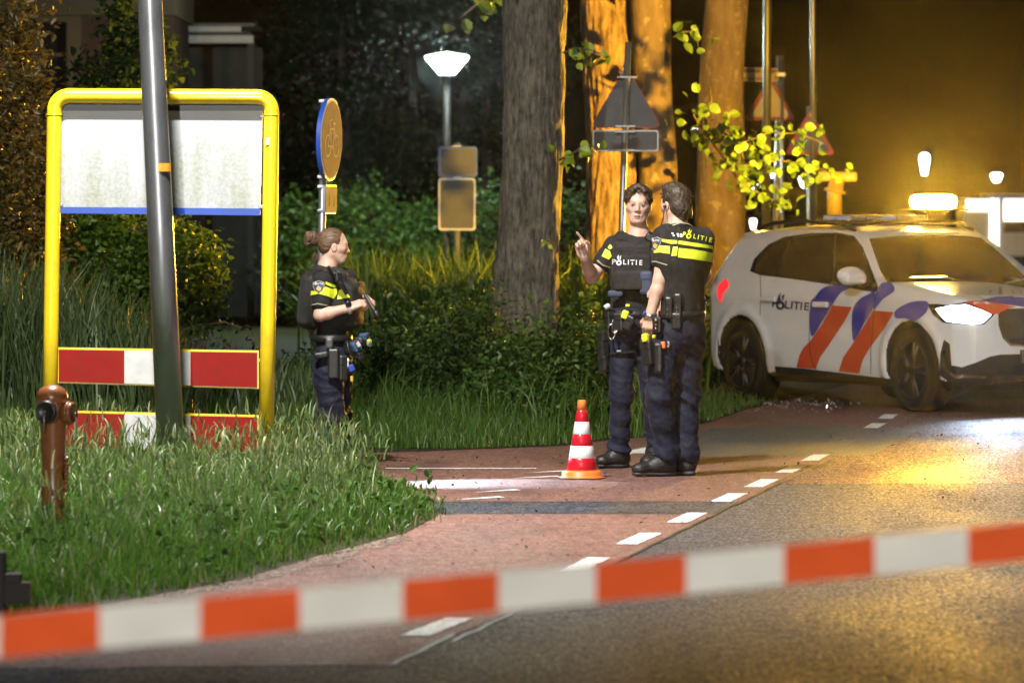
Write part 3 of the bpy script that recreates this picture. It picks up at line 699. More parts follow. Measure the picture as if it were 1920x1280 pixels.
# algae-stained board
mm = bpy.data.materials.new('stained white board'); N, L = nodes_of(mm); b = N['Principled BSDF']
tc = N.new('ShaderNodeTexCoord'); mp = N.new('ShaderNodeMapping'); mp.inputs['Scale'].default_value = (9,1,1.3); L.new(tc.outputs['Object'], mp.inputs[0])
n1 = N.new('ShaderNodeTexNoise'); n1.inputs['Scale'].default_value = 1.0; n1.inputs['Detail'].default_value = 3; L.new(mp.outputs[0], n1.inputs[0])
n2 = N.new('ShaderNodeTexNoise'); n2.inputs['Scale'].default_value = 60; n2.inputs['Detail'].default_value = 6; n2.inputs['Roughness'].default_value = .7; L.new(tc.outputs['Object'], n2.inputs[0])
sx = N.new('ShaderNodeSeparateXYZ'); L.new(tc.outputs['Object'], sx.inputs[0])
gz = N.new('ShaderNodeMapRange'); gz.inputs[1].default_value = 1.68; gz.inputs[2].default_value = 2.18; gz.inputs[3].default_value = 0.22; gz.inputs[4].default_value = -0.06; L.new(sx.outputs[2], gz.inputs[0])
ad = N.new('ShaderNodeMath'); ad.operation = 'ADD'; L.new(n1.outputs['Fac'], ad.inputs[0]); L.new(gz.outputs[0], ad.inputs[1])
ml = N.new('ShaderNodeMath'); ml.operation = 'MULTIPLY_ADD'; L.new(n2.outputs['Fac'], ml.inputs[0]); ml.inputs[1].default_value = 0.9; L.new(ad.outputs[0], ml.inputs[2])
rp = N.new('ShaderNodeMapRange'); rp.inputs[1].default_value = 1.02; rp.inputs[2].default_value = 1.38; rp.inputs[4].default_value = 0.8; L.new(ml.outputs[0], rp.inputs[0])
mx = N.new('ShaderNodeMix'); mx.data_type = 'RGBA'; mx.inputs['A'].default_value = (.39,.41,.43,1); mx.inputs['B'].default_value = (.20,.22,.10,1)
L.new(rp.outputs[0], mx.inputs['Factor']); L.new(mx.outputs['Result'], b.inputs['Base Color']); b.inputs['Roughness'].default_value = 0.42
slab('board', [(112,208),(492,208),(488,392),(113,390)], 0.035, 0.02, mm, yf)
slab('blue_edge_strip', [(113,388),(488,391),(488,404),(113,400)], 0.03, 0.026, M['blue_paint'], yf)
slab('gap_shade_strip', [(112,196),(494,198),(494,209),(112,208)], 0.045, 0.03, M['black'], yf)  # black strip standing in for the shaded gap under the top bar
slab('sticker', [(500,258),(506,258),(505,272),(499,272)], -0.0465, 0.002, M['white_sheet'], yf)
for (ya, yb, yc, yd) in ((651,657,729,718),(769,778,850,840)):
    rail = slab('rail', [(108,ya),(485,yb),(485,yc),(108,yd)], 0.02, 0.024, M['yellow'], yf)
    xs = [110,233,357,482]
    for i in range(3):
        f0 = lambda x, s, e: s+(e-s)*(x-108)/377
        x0, x1 = xs[i], xs[i+1]
        c = [(x0, f0(x0,ya,yb)+4),(x1, f0(x1,ya,yb)+4),(x1, f0(x1,yd,yc)-3),(x0, f0(x0,yd,yc)-3)]
        slab('red_panel' if i != 1 else 'white_panel', c, 0.006, 0.006, M['red_paint'] if i != 1 else M['white_sheet'], rail)

# ================================================================== LEANING STREET LAMP POST (its lamp is above the frame)
def street_lamp(label, b0, lean, armv, energy, rot_x, hgt=8.0, spot=140):
    lp = thing('street_lamp', label, 'street lamp', b0, 0, 'street lamps along the road')
    top = Vector((lean*hgt, 0, hgt)); ah = Vector((armv[0], armv[1], 0)); an = math.atan2(armv[1], armv[0])
    mb = MB(); mb.tube([Vector((0,0,-.02)), top*.2, top*.4, top], [.081,.077,.071,.055], 24); mb.build('post', M['pole_grey'], lp)
    arm_ = top+ah+Vector((0,0,.35))
    mb = MB(); mb.tube([top, top+ah*.16+Vector((0,0,.22)), top+ah*.5+Vector((0,0,.33)), arm_], [.034,.032,.03,.028], 12); mb.build('arm', M['pole_grey'], lp)
    rot = Matrix.Rotation(an, 3, 'Z'); u_ = ah.normalized()
    hd = MB(); hd.box(arm_+u_*.27+Vector((0,0,.02)), (.62,.26,.09), rot, .03); hd.build('lamp_head', M['pole_grey'], lp)
    ln = MB(); ln.box(arm_+u_*.31+Vector((0,0,-.035)), (.42,.2,.02), rot, .004); ln.build('lens', emis('lamp lens', (1,.95,.86), 14.0), lp)
    kl = bpy.data.lights.new('street_lamp_light','SPOT'); klo = bpy.data.objects.new('street_lamp_light', kl); C.objects.link(klo)
    kl.energy = energy; kl.color = (1.0,.965,.90); kl.spot_size = R(spot); kl.spot_blend = 0.55; kl.shadow_soft_size = 0.10
    klo.parent = lp; klo.location = arm_+u_*.31+Vector((0,0,-.06)); klo.rotation_euler = (rot_x, 0, 0)
    return lp
D = 33.2
b0 = Vector((P(325,0,D).x, D, 0)); tp = P(281,0,D)-b0; k_ = tp.x/tp.z
lp = street_lamp('leaning grey steel lamp post in front of the yellow frame', b0, k_, (.05,-2.1), LAMP_NEAR, R(15))
sp = P(300,314,D)-b0
s2 = MB(); vs_ = []
for i in range(7):
    a = R(-100+10*i+6)
    for zz in (-.024,.024): vs_.append((sp.x+.0805*math.cos(a), .0805*math.sin(a), sp.z+zz))
s2.add(vs_, [(2*i,2*i+2,2*i+3,2*i+1) for i in range(6)]); s2.build('sticker', mat('orange number sticker', (.62,.28,.02), .5, var=.2, vscale=40), lp)
# unseen lamp added behind the camera as front light for tape and officers
street_lamp('upright grey lamp post behind the photographer, outside the view', Vector((-5.0,-14.5,0)), .0, (1.2,.5), LAMP_CAM, R(52), 7.0, 110)

# ================================================================== FIRE HYDRANT
M['hydrant'] = mat('orange-brown hydrant paint', (.25,.085,.028), .32, 0, var=.1, vscale=9, coat=.3, dirt=(.09,.035,.015), dscale=12, damt=.6)
D = 28.0; S_ = F/D
h0 = Vector((P(100,0,D).x, D, 0)); hy = thing('fire_hydrant', 'orange-brown pillar hydrant with black cap in the tall grass', 'hydrant', h0)
mb = MB(); mb.lathe([(.075,0),(.075,.03),(.058,.05),(.058,.45),(.062,.56),(.066,.62),(.068,.70),(.066,.74)], 24); mb.build('barrel', M['hydrant'], hy)
mb = MB(); mb.lathe([(.066,.738),(.076,.745),(.079,.775),(.072,.80),(.055,.82),(.03,.832),(0,.836)], 24, c=(-.005,0,0)); mb.build('bonnet', M['hydrant'], hy)
def outlet(ax, z, r, ln, mcap, name):
    ax = Vector(ax).normalized(); Mx = ax.to_track_quat('Z','Y').to_matrix()
    mb = MB(); mb.lathe([(r*.92,.03),(r*.92,.075),(r*1.08,.08),(r*1.08,.09)], 22, (0,0,z), Mx); n_ = mb.build('outlet', M['hydrant'], hy)
    mb = MB(); mb.lathe([(r,.088),(r,.088+ln),(r*.82,.10+ln),(r*.78,.096+ln),(0,.098+ln)], 22, (0,0,z), Mx); c_ = mb.build(name, mcap, n_)
    p = Vector((0,0,z))+ax*(.10+ln); q = p+Vector((0,0,-.1))+ax*.012
    m2 = MB(); m2.tube([p, p+ax*.012+Vector((0,0,-.03)), q], .004, 6); m2.lathe([(0,.0),(.009,.004),(0,.014)], 8, p, Mx); m2.build('chain', M['steel'], n_)
outlet((-.25,-1,.05), .70, .055, .03, M['black'], 'cap')
outlet((1,-.35,-.05), .70, .055, .012, M['hydrant'], 'cap')
for i in range(5):
    mb = MB(); mb.tube([(.055,-.02,.47-.035*i),(.075,-.02,.465-.035*i)], .016, 10); mb.build('rib', M['hydrant'], hy)

# dark block at the left edge
D = 23.6; b0 = Vector((P(-14,0,D).x, D, 0))
bl = thing('timber_marker', 'dark stepped timber block low in the grass at the left edge', 'timber block', b0)
M['timber'] = mat('black weathered timber', (.02,.018,.016), .8, var=.3, vscale=20, stretch=(1,1,6), bump=.4)
S_ = F/D; zc = lambda py: CAMZ-(py-HY)*D/F
mb = MB(); mb.box((0.0,0,(zc(1033))/2), (.105,.12,zc(1033)), None, .006); mb.build('post', M['timber'], bl)
mb = MB(); mb.box((.04,.01,zc(1072)-.03), (.16,.10,.05), None, .004); mb.build('crosspiece', M['timber'], bl)
mb = MB(); mb.box((.05,-.02,zc(1100)-.02), (.22,.07,.085), None, .004); mb.build('rail', M['timber'], bl)

# ================================================================== ROUND CYCLE SIGN
D = 40.0; b0 = Vector((P(594,0,D).x, D, 0))
cs = thing('cycle_sign', 'round cycle path sign seen edge-on on a leaning steel post', 'road sign', b0)
pt = P(609,186,D)-b0
mb = MB(); mb.tube([Vector((0,0,0)), pt*.5, pt], .027, 16); mb.build('post', M['steel'], cs)
nrm = Vector((.975,-.235,.0)).normalized(); up = Vector((pt.x/pt.z,0,1)).normalized(); sdv = up.cross(nrm).normalized()   # sign faces right
cc = P(621,262,D-.0)-b0
Md = Matrix((sdv, up, nrm)).transposed().to_4x4(); Md.translation = cc
cir = lambda r, n=48, sy=1: [(r*math.cos(2*math.pi*i/n), r*math.sin(2*math.pi*i/n)*sy) for i in range(n)]
M['sign_tan'] = mat('amber-light sign face', (.15,.125,.125), .8, spec=.05, var=.12, vscale=7, dirt=(.2,.13,.09), dscale=14, damt=.5)  # blue face recoloured grey-tan for the amber light falling on it
M['sign_pale'] = mat('faded white print', (.46,.42,.39), .8, spec=.05, var=.1)
mb = MB(); mb.prism(cir(.291), Md @ Matrix.Translation((0,0,-.03)), .03); dk = mb.build('disc', M['blue_paint'], cs)
mb = MB(); mb.prism(cir(.284), Md @ Matrix.Translation((0,0,.001)), .002); mb.build('border', M['sign_pale'], dk)
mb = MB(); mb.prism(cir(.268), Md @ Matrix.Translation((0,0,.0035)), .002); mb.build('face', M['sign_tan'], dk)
def ribbon2(mb, pts, wd, closed=False):
    n = len(pts); q = [Vector((p[0],p[1])) for p in pts]; vs_ = []
    for i in range(n):
        t = (q[(i+1) % n]-q[i-1]) if closed else (q[min(i+1,n-1)]-q[max(i-1,0)])
        t.normalize(); m_ = Vector((-t.y,t.x))*wd/2
        for s_ in (1,-1): vs_.append(Md @ Vector((q[i].x+m_.x*s_, q[i].y+m_.y*s_, .0075)))
    mb.add(vs_, [(2*i,2*i+1,(2*i+3) % (2*n),(2*i+2) % (2*n)) for i in range(n if closed else n-1)])
mb = MB()
for cx in (-.105,.105): ribbon2(mb, [(cx+.075*math.cos(a), -.045+.075*math.sin(a)) for a in np.linspace(0,2*np.pi,24,endpoint=False)], .013, True)
for ln in ([(-.105,-.045),(-.06,.07),(.055,.075),(.105,-.045)], [(-.06,.07),(.015,-.055),(.055,.075)], [(-.105,-.045),(.015,-.055)], [(-.06,.07),(-.07,.125),(-.04,.14),(-.015,.135)], [(.055,.075),(.05,.11)], [(.02,.112),(.085,.112)]):
    ribbon2(mb, ln, .014)
mb.build('bicycle_symbol', M['sign_pale'], dk, fix=False)
for py in (190,332,350,395):
    c_ = P(607 if py < 200 else 604,py,D)-b0; mb = MB(); mb.box(c_+Vector((.004,0,0)), (.075,.07,.022), None, .004); mb.build('clamp', M['steel'], cs)
# small plate under it
pc = P(621,374,D)-b0; Mp = Md.copy(); Mp.translation = pc
M['plate_yellow'] = mat('pale plate', (.36,.32,.22), .8, spec=.05, var=.1, vscale=12, dirt=(.2,.12,.05), dscale=22, damt=.6)
rect = lambda w_, h_, r=.012: [(-w_/2+r,-h_/2),(w_/2-r,-h_/2),(w_/2,-h_/2+r),(w_/2,h_/2-r),(w_/2-r,h_/2),(-w_/2+r,h_/2),(-w_/2,h_/2-r),(-w_/2,-h_/2+r)]
mb = MB(); mb.prism(rect(.30,.20), Mp @ Matrix.Translation((0,0,-.022)), .02); pl = mb.build('plate', M['sign_edge'], cs)
mb = MB(); mb.prism(rect(.285,.186), Mp @ Matrix.Translation((0,0,.0)), .003); mb.build('plate_face', M['plate_yellow'], pl)
mb = MB()
for sx_ in (-1,1):
    q = [(-.02*sx_*0+.06*sx_-.014,-.05),(.06*sx_-.004,.03),(.06*sx_+.0,.05),(.06*sx_+.004,.03),(.06*sx_+.014,-.05)]
    vs_ = [Mp @ Vector((a,b_,.0045)) for a,b_ in q]; mb.add(vs_, [(0,1,2,3,4)])
mb.build('arrow_print', M['stem'], pl, fix=False)

# ================================================================== TRIANGULAR SIGN SEEN FROM BEHIND
def rtri(w_, r, n=6):
    h_ = w_*.866; pts = [(-w_/2,-h_/3),(w_/2,-h_/3),(0,2*h_/3)]; out = []
    for i in range(3):
        p = Vector(pts[i]); a = (Vector(pts[i-1])-p).normalized(); b_ = (Vector(pts[(i+1)%3])-p).normalized()
        c_ = p+(a+b_).normalized()*2*r; s0 = math.atan2(*(p+a*r*1.732-c_).yx); s1 = math.atan2(*(p+b_*r*1.732-c_).yx)
        dl = (s1-s0+math.pi) % (2*math.pi)-math.pi
        out += [(c_.x+r*math.cos(s0+dl*k/n), c_.y+r*math.sin(s0+dl*k/n)) for k in range(n+1)]
    return out
M['red_edge'] = mat('red sign edge', (.30,.02,.015), .5)
def tri_sign(name, label, pxc, pyb, wd_px, D, post_px, group, plate=True, facing=-1, face_mat=None, post_r=.027):
    """facing -1: its back is turned to the camera"""
    pb = G(post_px[1][0], HY+F*CAMZ/D); b0 = Vector(((post_px[1][0]-HX)*D/F, D, 0))
    root = thing(name, label, 'road sign', b0, 0, group)
    pt = P(post_px[0][0], post_px[0][1], D)-b0
    mb = MB(); mb.tube([Vector((0,0,0)), pt], post_r, 14); mb.build('post', M['steel'], root)
    w_ = wd_px*D/F; cen = P(pxc, pyb, D)-b0+Vector((0, .045 if facing < 0 else -.05, w_*.866/3))
    Mt = frame_M(cen, (1,0,0), (0,0,1))   # local z points to the camera (-y)
    mb = MB(); mb.prism(rtri(w_,.035), Mt @ Matrix.Translation((0,0,-.012)), .024); tr = mb.build('triangle', M['red_edge'], root)
    if facing < 0:
        mb = MB(); mb.prism(rtri(w_-.028,.03), Mt @ Matrix.Translation((0,0,.0125)), .003); mb.build('back_sheet', M['sign_back'], tr)
    else:
        mb = MB(); mb.prism(rtri(w_-.15,.02), Mt @ Matrix.Translation((0,0,.0125)), .003); mb.build('face', face_mat, tr)
    if plate:
        pc = P(pxc-1, pyb+24, D)-b0+Vector((0,.04,0)); Mq = frame_M(pc, (1,0,0), (0,0,1)); w2 = 124*D/F; h2 = 40*D/F
        mb = MB(); mb.prism(rect(w2,h2), Mq @ Matrix.Translation((0,0,-.01)), .02); q = mb.build('lower_plate', M['sign_edge'], root)
        mb = MB(); mb.prism(rect(w2-.025,h2-.025), Mq @ Matrix.Translation((0,0,.0105)), .002); mb.build('back_sheet', M['sign_back'], q)
        for py in (pyb-95, pyb-3, pyb+7, pyb+42):
            xx = np.interp(py, [post_px[0][1], post_px[1][1]], [post_px[0][0], post_px[1][0]])
            c_ = P(xx,py,D)-b0; mb = MB(); mb.box(c_+Vector((0,.0,0)), (.165,.062,.018), None, .003); mb.build('clamp', M['sign_edge'], root)
    return root
tri_sign('triangular_sign', 'dark triangular sign seen from behind with a plate below, behind the pointing officer', 1174, 240, 136, 47.0, ((1178,80),(1153,772)), 'triangular road signs')
M['sign_amber'] = mat('sign face', (.55,.50,.45), .45)
tri_sign('triangular_sign', 'red-rimmed triangular sign glowing amber under the street name plate', 1444, 226, 96, 72.0, ((1463,105),(1452,636)), 'triangular road signs', False, 1, M['sign_amber'], .045)
tri_sign('triangular_sign', 'triangular sign with red rim half hidden behind the thin pale pole', 1518, 290, 96, 80.0, ((1516,200),(1516,611)), 'triangular road signs', False, 1, M['sign_back'])
# street name plate
D = 71.8; b0 = Vector((P(1452,0,D).x, D-.06, 0))
sn = thing('street_name_sign', 'street name plate on the post above the amber triangular sign', 'street sign', (b0.x+.05, b0.y, 0))
pc = P(1415,140,D)-Vector((b0.x+.05, b0.y-.04, 0)); Mq = frame_M(pc+Vector((0,-.02,0)), (1,0,-.03), (0,0,1))
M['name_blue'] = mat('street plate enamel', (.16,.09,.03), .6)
M['name_pale'] = mat('street plate letters', (.75,.68,.55), .6)
mb = MB(); mb.prism(rect(.60,.165,.02), Mq @ Matrix.Translation((0,0,-.01)), .02); pl = mb.build('plate', M['name_pale'], sn)
mb = MB(); mb.prism(rect(.57,.138,.015), Mq @ Matrix.Translation((0,0,.0105)), .002); mb.build('plate_face', M['name_blue'], pl)
def text_mesh(txt, size, bold=0.0):
    cu = bpy.data.curves.new('txt','FONT'); cu.body = txt; cu.size = size; cu.align_x = 'CENTER'; cu.align_y = 'CENTER'; cu.offset = bold
    o = bpy.data.objects.new('txt', cu); C.objects.link(o); dg = bpy.context.evaluated_depsgraph_get(); dg.update()
    me = bpy.data.meshes.new_from_object(o.evaluated_get(dg)); bpy.data.objects.remove(o); bpy.data.curves.remove(cu); return me
me = text_mesh('Irhamdreg', .125, .003); me.transform(Mq @ Matrix.Translation((0,.0,.0145))); link_mesh('street_name', me, M['name_pale'], pl)
br = MB(); br.box(Vector((.03,.03,pc.z)), (.12,.05,.04)); br.build('bracket', M['steel'], sn)
mb = MB(); mb.tube([(.05,.06,0),(.05,.06,pc.z+.05)], .02, 8); mb.build('stay', M['steel'], sn)
# tall poles
def pole(label, px0, px1, D, r, hgt=8.0, m='steel'):
    b0 = B(px1, D); root = thing('tall_pole', label, 'pole', b0, 0, 'tall poles left of the car')
    tp = P(px0, 0, D)-b0; top = tp*(hgt/tp.z)
    mb = MB(); mb.tube([Vector((0,0,0)), top], [r, r*.8], 16); mb.build('shaft', M[m], root)
    mb = MB(); mb.lathe([(r*1.5,0),(r*1.5,.25),(r*1.02,.3)], 16); mb.build('foot', M[m], root)
    mb = MB(); mb.lathe([(r*.8,0),(r*.9,.02),(0,.06)], 12, top); mb.build('cap', M[m], root)
pole('thick tall pole beside the amber triangular sign', 1439, 1436, 69.0, .055)
pole('slim pale tall pole rising behind the rear of the car', 1524, 1527, 67.0, .036)
# yellow marker with a crossboard
D = 63.0; b0 = Vector((P(1565,0,D).x, D, 0))
fm = thing('yellow_marker', 'yellow marker post with a crossboard behind the roof light bar', 'marker post', b0)
M['marker'] = mat('yellow marker plastic', (.75,.55,.08), .4)
z = lambda py: CAMZ-(py-HY)*D/F
mb = MB(); mb.tube([(0,0,0),(0,0,z(400))], .045, 12); mb.build('post', M['steel'], fm)
mb = MB(); mb.lathe([(.078,z(402)),(.08,z(372)),(.07,z(344))], 20); mb.build('sleeve', M['marker'], fm)
mb = MB(); mb.lathe([(.06,0),(.12,.01),(.12,.03),(.085,.05),(.075,.16),(.05,.2)], 20, (0.0,0,z(362)), Matrix.Rotation(R(12),3,'Y')); mb.build('collar', M['marker'], fm)
mb = MB(); mb.box((.03,0,z(331)), (.43,.05,.105), Matrix.Rotation(R(1),3,'Y'), .02); mb.build('crossboard', M['marker'], fm)

# ================================================================== PARK LAMP AND THE SIGNS BEFORE IT
D = 75.0; b0 = B(838, D)
pk = thing('park_lamp', 'glowing white cone-shaped park lamp on a slender pole', 'street lamp', b0)
z = lambda py: CAMZ-(py-HY)*D/F
mb = MB(); mb.lathe([(.07,0),(.07,.5),(.05,.55),(.05,z(141))], 18); mb.build('pole', M['steel'], pk)
mb = MB(); mb.lathe([(.10,z(141)),(.115,z(139)),(.285,z(111)),(.292,z(107)),(.28,z(105)),(.14,z(101)),(.0,z(98))], 36); mb.build('shade', glow_shell('lamp shade', (.86,1.0,.93), 3.2), pk)
mb = MB(); mb.lathe([(.02,z(140)),(.05,z(138)),(.05,z(118)),(.0,z(116))], 16); mb.build('bulb', emis('bulb', (.9,1,.95), 25), pk)
mb = MB(); mb.lathe([(.052,z(144)),(.12,z(143)),(.13,z(141.5)),(.05,z(141))], 24); mb.build('collar', M['black'], pk)  # opaque collar added to shade the pole from the lamp
pl_ = bpy.data.lights.new('park_lamp_light','POINT'); plo = bpy.data.objects.new('park_lamp_light', pl_); C.objects.link(plo)
pl_.energy = 1900; pl_.color = (.80,1.0,.88); pl_.shadow_soft_size = .08; plo.parent = pk; plo.location = (0,0,z(112))
D = 60.0; b0 = B(858, D)
ps = thing('parking_sign', 'pair of stacked sign plates on a post in front of the park lamp', 'road sign', b0)
L6 = lambda px, py: P(px,py,D)-b0
mb = MB(); mb.tube([(0,.0,0), L6(857,268)], .034, 14); mb.build('post', mat('grey sign post', (.16,.17,.18), .6, .2), ps)
M['plate_grey'] = mat('weathered plate', (.10,.11,.125), .7, .1, var=.1)
for (x0,y0,x1,y1,mf,nm) in ((822,275,895,332,'blue_paint','upper_plate'),(822,334,892,432,'sign_edge','lower_plate')):
    c_ = (L6(x0,y0)+L6(x1,y1))/2+Vector((0,-.05,0)); w_ = (x1-x0)*D/F; h_ = (y1-y0)*D/F
    Mq = frame_M(c_, (1,0,0), (0,0,1))
    mb = MB(); mb.prism(rect(w_,h_,.02), Mq @ Matrix.Translation((0,0,-.01)), .02); q = mb.build(nm, M[mf], ps)
    mb = MB(); mb.prism(rect(w_-.045,h_-.045,.012), Mq @ Matrix.Translation((0,0,.0105)), .002); mb.build('plate_face', M['plate_grey'], q)
for py in (275,334,430):
    mb = MB(); mb.box(L6(857,py)+Vector((0,-.015,0)), (.09,.07,.02)); mb.build('clamp', M['steel'], ps)

# ================================================================== TRAFFIC CONE
D = 35.7; b0 = B(1091, D); S_ = F/D
cn = thing('traffic_cone', 'red and white banded traffic cone on the cycle path', 'traffic cone', (b0.x, b0.y, .006))
zz = lambda py: (897-py)/S_
M['cone_orange'] = mat('orange cone plastic', (.85,.20,.035), .42, var=.06, dirt=(.4,.12,.04), dscale=12, damt=.4)
M['cone_red'] = mat('red cone sleeve', (.52,.008,.025), .28, var=.15, vscale=40, bump=.15, bscale=120)
M['cone_white'] = mat('white cone sleeve', (.80,.82,.85), .3, var=.04, dirt=(.5,.5,.5), dscale=15, damt=.3)
rad = lambda py: np.interp(py, [752,770,882,888], [7.5/S_,9.3/S_,28.3/S_,29.5/S_])
mb = MB(); mb.lathe([(44/S_,0),(44.5/S_,.004),(39.5/S_,.008),(38.5/S_,.012),(37.5/S_,.038),(35.5/S_,.045),(29.5/S_,.047)], 40); mb.build('base', M['cone_orange'], cn)
def band(y0, y1, m, nm, ex=0.0):
    mb = MB(); mb.lathe([(rad(y1)+ex-.001,zz(y1)),(rad(y1)+ex,zz(y1)+.001),(rad(y0)+ex,zz(y0)-.001),(rad(y0)+ex-.001,zz(y0))], 40); return mb.build(nm, M[m], cn)
band(771, 888, 'cone_orange', 'body', -.0015)
mb = MB(); mb.lathe([(rad(771),zz(771)),(rad(753)+.0005,zz(753)),(rad(752)-.003,zz(751.4)),(rad(752)-.006,zz(753)),(0.005,zz(756))], 30); mb.build('tip', M['cone_orange'], cn)
band(770.5,792,'cone_red','red_band',.001); band(792,815,'cone_white','white_band',.001); band(815,837,'cone_red','red_band',.001); band(837,860,'cone_white','white_band',.001); band(860,882,'cone_red','red_band',.001)

# ================================================================== BARRIER TAPE
tapeX = [-260,0,95,280,475,660,850,1030,1205,1380,1555,1730,1865,1960,2120]
tapeY = [1216,1193,1184,1168,1150,1133,1116,1100,1084,1067,1050,1033,1020,1010,992]
bx = [-400,-185,0,187,375,562,755,935,1117,1287,1470,1640,1815,1985,2160]
dt = lambda px: np.interp(px, [-300,2100], [10.05,11.9])
tr = thing('barrier_tape', 'red and white police barrier tape stretched across the foreground', 'barrier tape', (0, 10.8, 0))
M['tape_red'] = mat('red tape', (.72,.10,.025), .4, var=.06, vscale=5)
M['tape_white'] = mat('white tape', (.74,.72,.65), .42, var=.04, vscale=5)
for i in range(len(bx)-1):
    a, b_ = bx[i], bx[i+1]; vs_ = []; n = 9
    for k in range(n):
        px = a+(b_-a)*k/(n-1); d_ = dt(px); py = np.interp(px, tapeX, tapeY); c_ = P(px, py, d_)-Vector((0,10.8,0))
        tw = .10*math.sin(px*.004+1)+.05*math.sin(px*.017)
        ax = Vector((-.0, math.sin(tw), math.cos(tw)))*.0385; wv = .004*math.sin(px*.021)
        for s_ in (-1,-.35,.35,1): vs_.append(c_+ax*s_+Vector((0, wv*(1-abs(s_))+.003*math.sin(px*.05+s_*2), 0)))
    fs = [(4*k+j,4*k+4+j,4*k+5+j,4*k+1+j) for k in range(n-1) for j in range(3)]
    mb = MB(); mb.add(vs_, fs, True); mb.build('red_band' if i % 2 == 0 else 'white_band', M['tape_red' if i % 2 == 0 else 'tape_white'], tr)
for px, nm in ((-400,'steel barrier post holding the left end of the tape, outside the view'),(2160,'steel barrier post holding the right end of the tape, outside the view')):
    d_ = float(dt(px)); c_ = P(px, np.interp(px, tapeX, tapeY), d_)
    po = thing('barrier_post', nm, 'post', (c_.x, d_+.03, 0)); mb = MB(); mb.tube([(0,0,0),(0,0,c_.z+.12)], .022, 12); mb.build('shaft', M['steel'], po)
    mb = MB(); mb.lathe([(.16,0),(.16,.03),(.03,.05)], 20); mb.build('foot', M['black'], po)

# ================================================================== HOUSE, SHED, DISTANT LAMPS, VAN
M['brick'] = mat('dark brick', (.03,.015,.011), .9, spec=.1, var=.25, vscale=30, bump=.3, bscale=40)
M['white_wood'] = mat('painted wood', (.045,.032,.02), .7, spec=.1, var=.08, vscale=6)
M['roof_tile'] = mat('dark roof tiles', (.05,.04,.038), .7)
M['dark_glass'] = mat('dark window glass', (.006,.006,.007), .06)
D = 78.0; b0 = Vector((P(120,0,D).x, D, 0)); hs_ = thing('brick_house', 'dark brick house with pale window frames at the upper left', 'house', b0)
LH = lambda px, py: P(px,py,D)-b0
def hbox(name, px0, py0, px1, py1, y0, th, m, parent):
    a, b_ = LH(px0,py0), LH(px1,py1); mb = MB(); mb.box(((a.x+b_.x)/2, y0+th/2, (a.z+b_.z)/2), (abs(b_.x-a.x), th, abs(a.z-b_.z))); return mb.build(name, M[m], parent)
zt = LH(0,-60).z
mb = MB(); a, b_ = LH(-500,0), LH(322,0); mb.box(((a.x+b_.x)/2, 2.1, zt/2), (b_.x-a.x, 4.0, zt)); mb.build('wall', M['brick'], hs_)
rf = hbox('eave', -520, -60, 331, 30, -.35, 4.6, 'white_wood', hs_)
a, b_ = LH(-520,-60), LH(331,-60); mb = MB(); mb.add([(a.x,-.4,a.z),(b_.x,-.4,a.z),(b_.x,4.3,a.z),(a.x,4.3,a.z),(a.x,1.9,a.z+2.0),(b_.x,1.9,a.z+2.0)], [(0,1,5,4),(3,4,5,2),(0,4,3),(1,2,5),(0,3,2,1)]); mb.build('roof', M['roof_tile'], hs_)
for (x0,x1) in ((52,150),(-90,20)):
    wn = hbox('window', x0, 32, x1, 235, .06, .03, 'dark_glass', hs_)
    for nm, q in (('frame',(x0-4,30,x0+25,240)),('frame',(x1-25,30,x1+2,240)),('sill',(x0-8,236,x1+8,250)),('frame',(x0+25,30,x1-25,42)),('mullion',(x0+25,100,x1-25,106))):
        hbox(nm, *q, -.02 if nm != 'mullion' else .02, .07, 'white_wood', wn)
D = 84.0; b0 = Vector((P(395,0,D).x, D, 0)); sh = thing('carport', 'carport with two pale fascia boards beside the brick house', 'carport', b0)
LH = lambda px, py: P(px,py,D)-b0
M['pale_board'] = mat('pale fascia', (.20,.185,.185), .5)
hbox('fascia_board', 300, 50, 452, 60, 0, .05, 'pale_board', sh); hbox('fascia_board', 300, 67, 475, 81, -.02, .05, 'pale_board', sh)
hbox('roof', 300, 44, 478, 50, 0, 2.5, 'roof_tile', sh); hbox('beam', 300, 60, 470, 67, .03, .1, 'timber', sh)
for px in (310,470): hbox('post', px-6, 81, px+6, HY+F*CAMZ/D, .03, .1, 'timber', sh)
hbox('back_wall', 300, 81, 478, HY+F*CAMZ/D, 2.4, .1, 'timber', sh)

lampw = emis('distant lamp glow', (1.0,.97,.92), 7.0)
far = [(1303,248,105,.05,.11,'small white light between the third and fourth trunks'),
       (1447,328,118,.05,.10,'small distant light behind the leafy branch, above its neighbour'),
       (1416,352,116,.075,.11,'distant lamp shining through the leafy branch'),
       (1510,341,112,.13,.22,'large distant white lamp left of the yellow marker'),
       (1412,420,110,.06,.20,'distant lamp low behind the fourth trunk'),
       (1733,308,125,.11,.48,'tall white distant lamp above the flashing beacon'),
       (1868,333,128,.13,.20,'distant lamp shining through leaves at the right edge'),
       (1462,395,122,.07,.09,'faint distant lamp behind the slim pole')]
for (px,py,d_,r,hg,lb) in far:
    b0 = B(px,d_); zc_ = P(px,py,d_).z
    la = thing('distant_lamp', lb, 'street lamp', b0, 0, 'distant lamps')
    mb = MB(); mb.tube([(0,.02,0),(0,.02,zc_+hg*.5)], .009, 8); mb.build('pole', M['timber'], la)
    mb = MB(); mb.lathe([(r*.45,-hg*.5),(r*.62,-hg*.35),(r,hg*.2),(r*.95,hg*.4),(r*.5,hg*.5)], 14, (0,-.05,zc_)); mb.build('lantern', lampw, la)
    mb = MB(); mb.lathe([(r*.6,0),(r*.3,.03),(0,.04)], 12, (0,-.03,zc_+hg*.5)); mb.build('cap', M['black'], la)
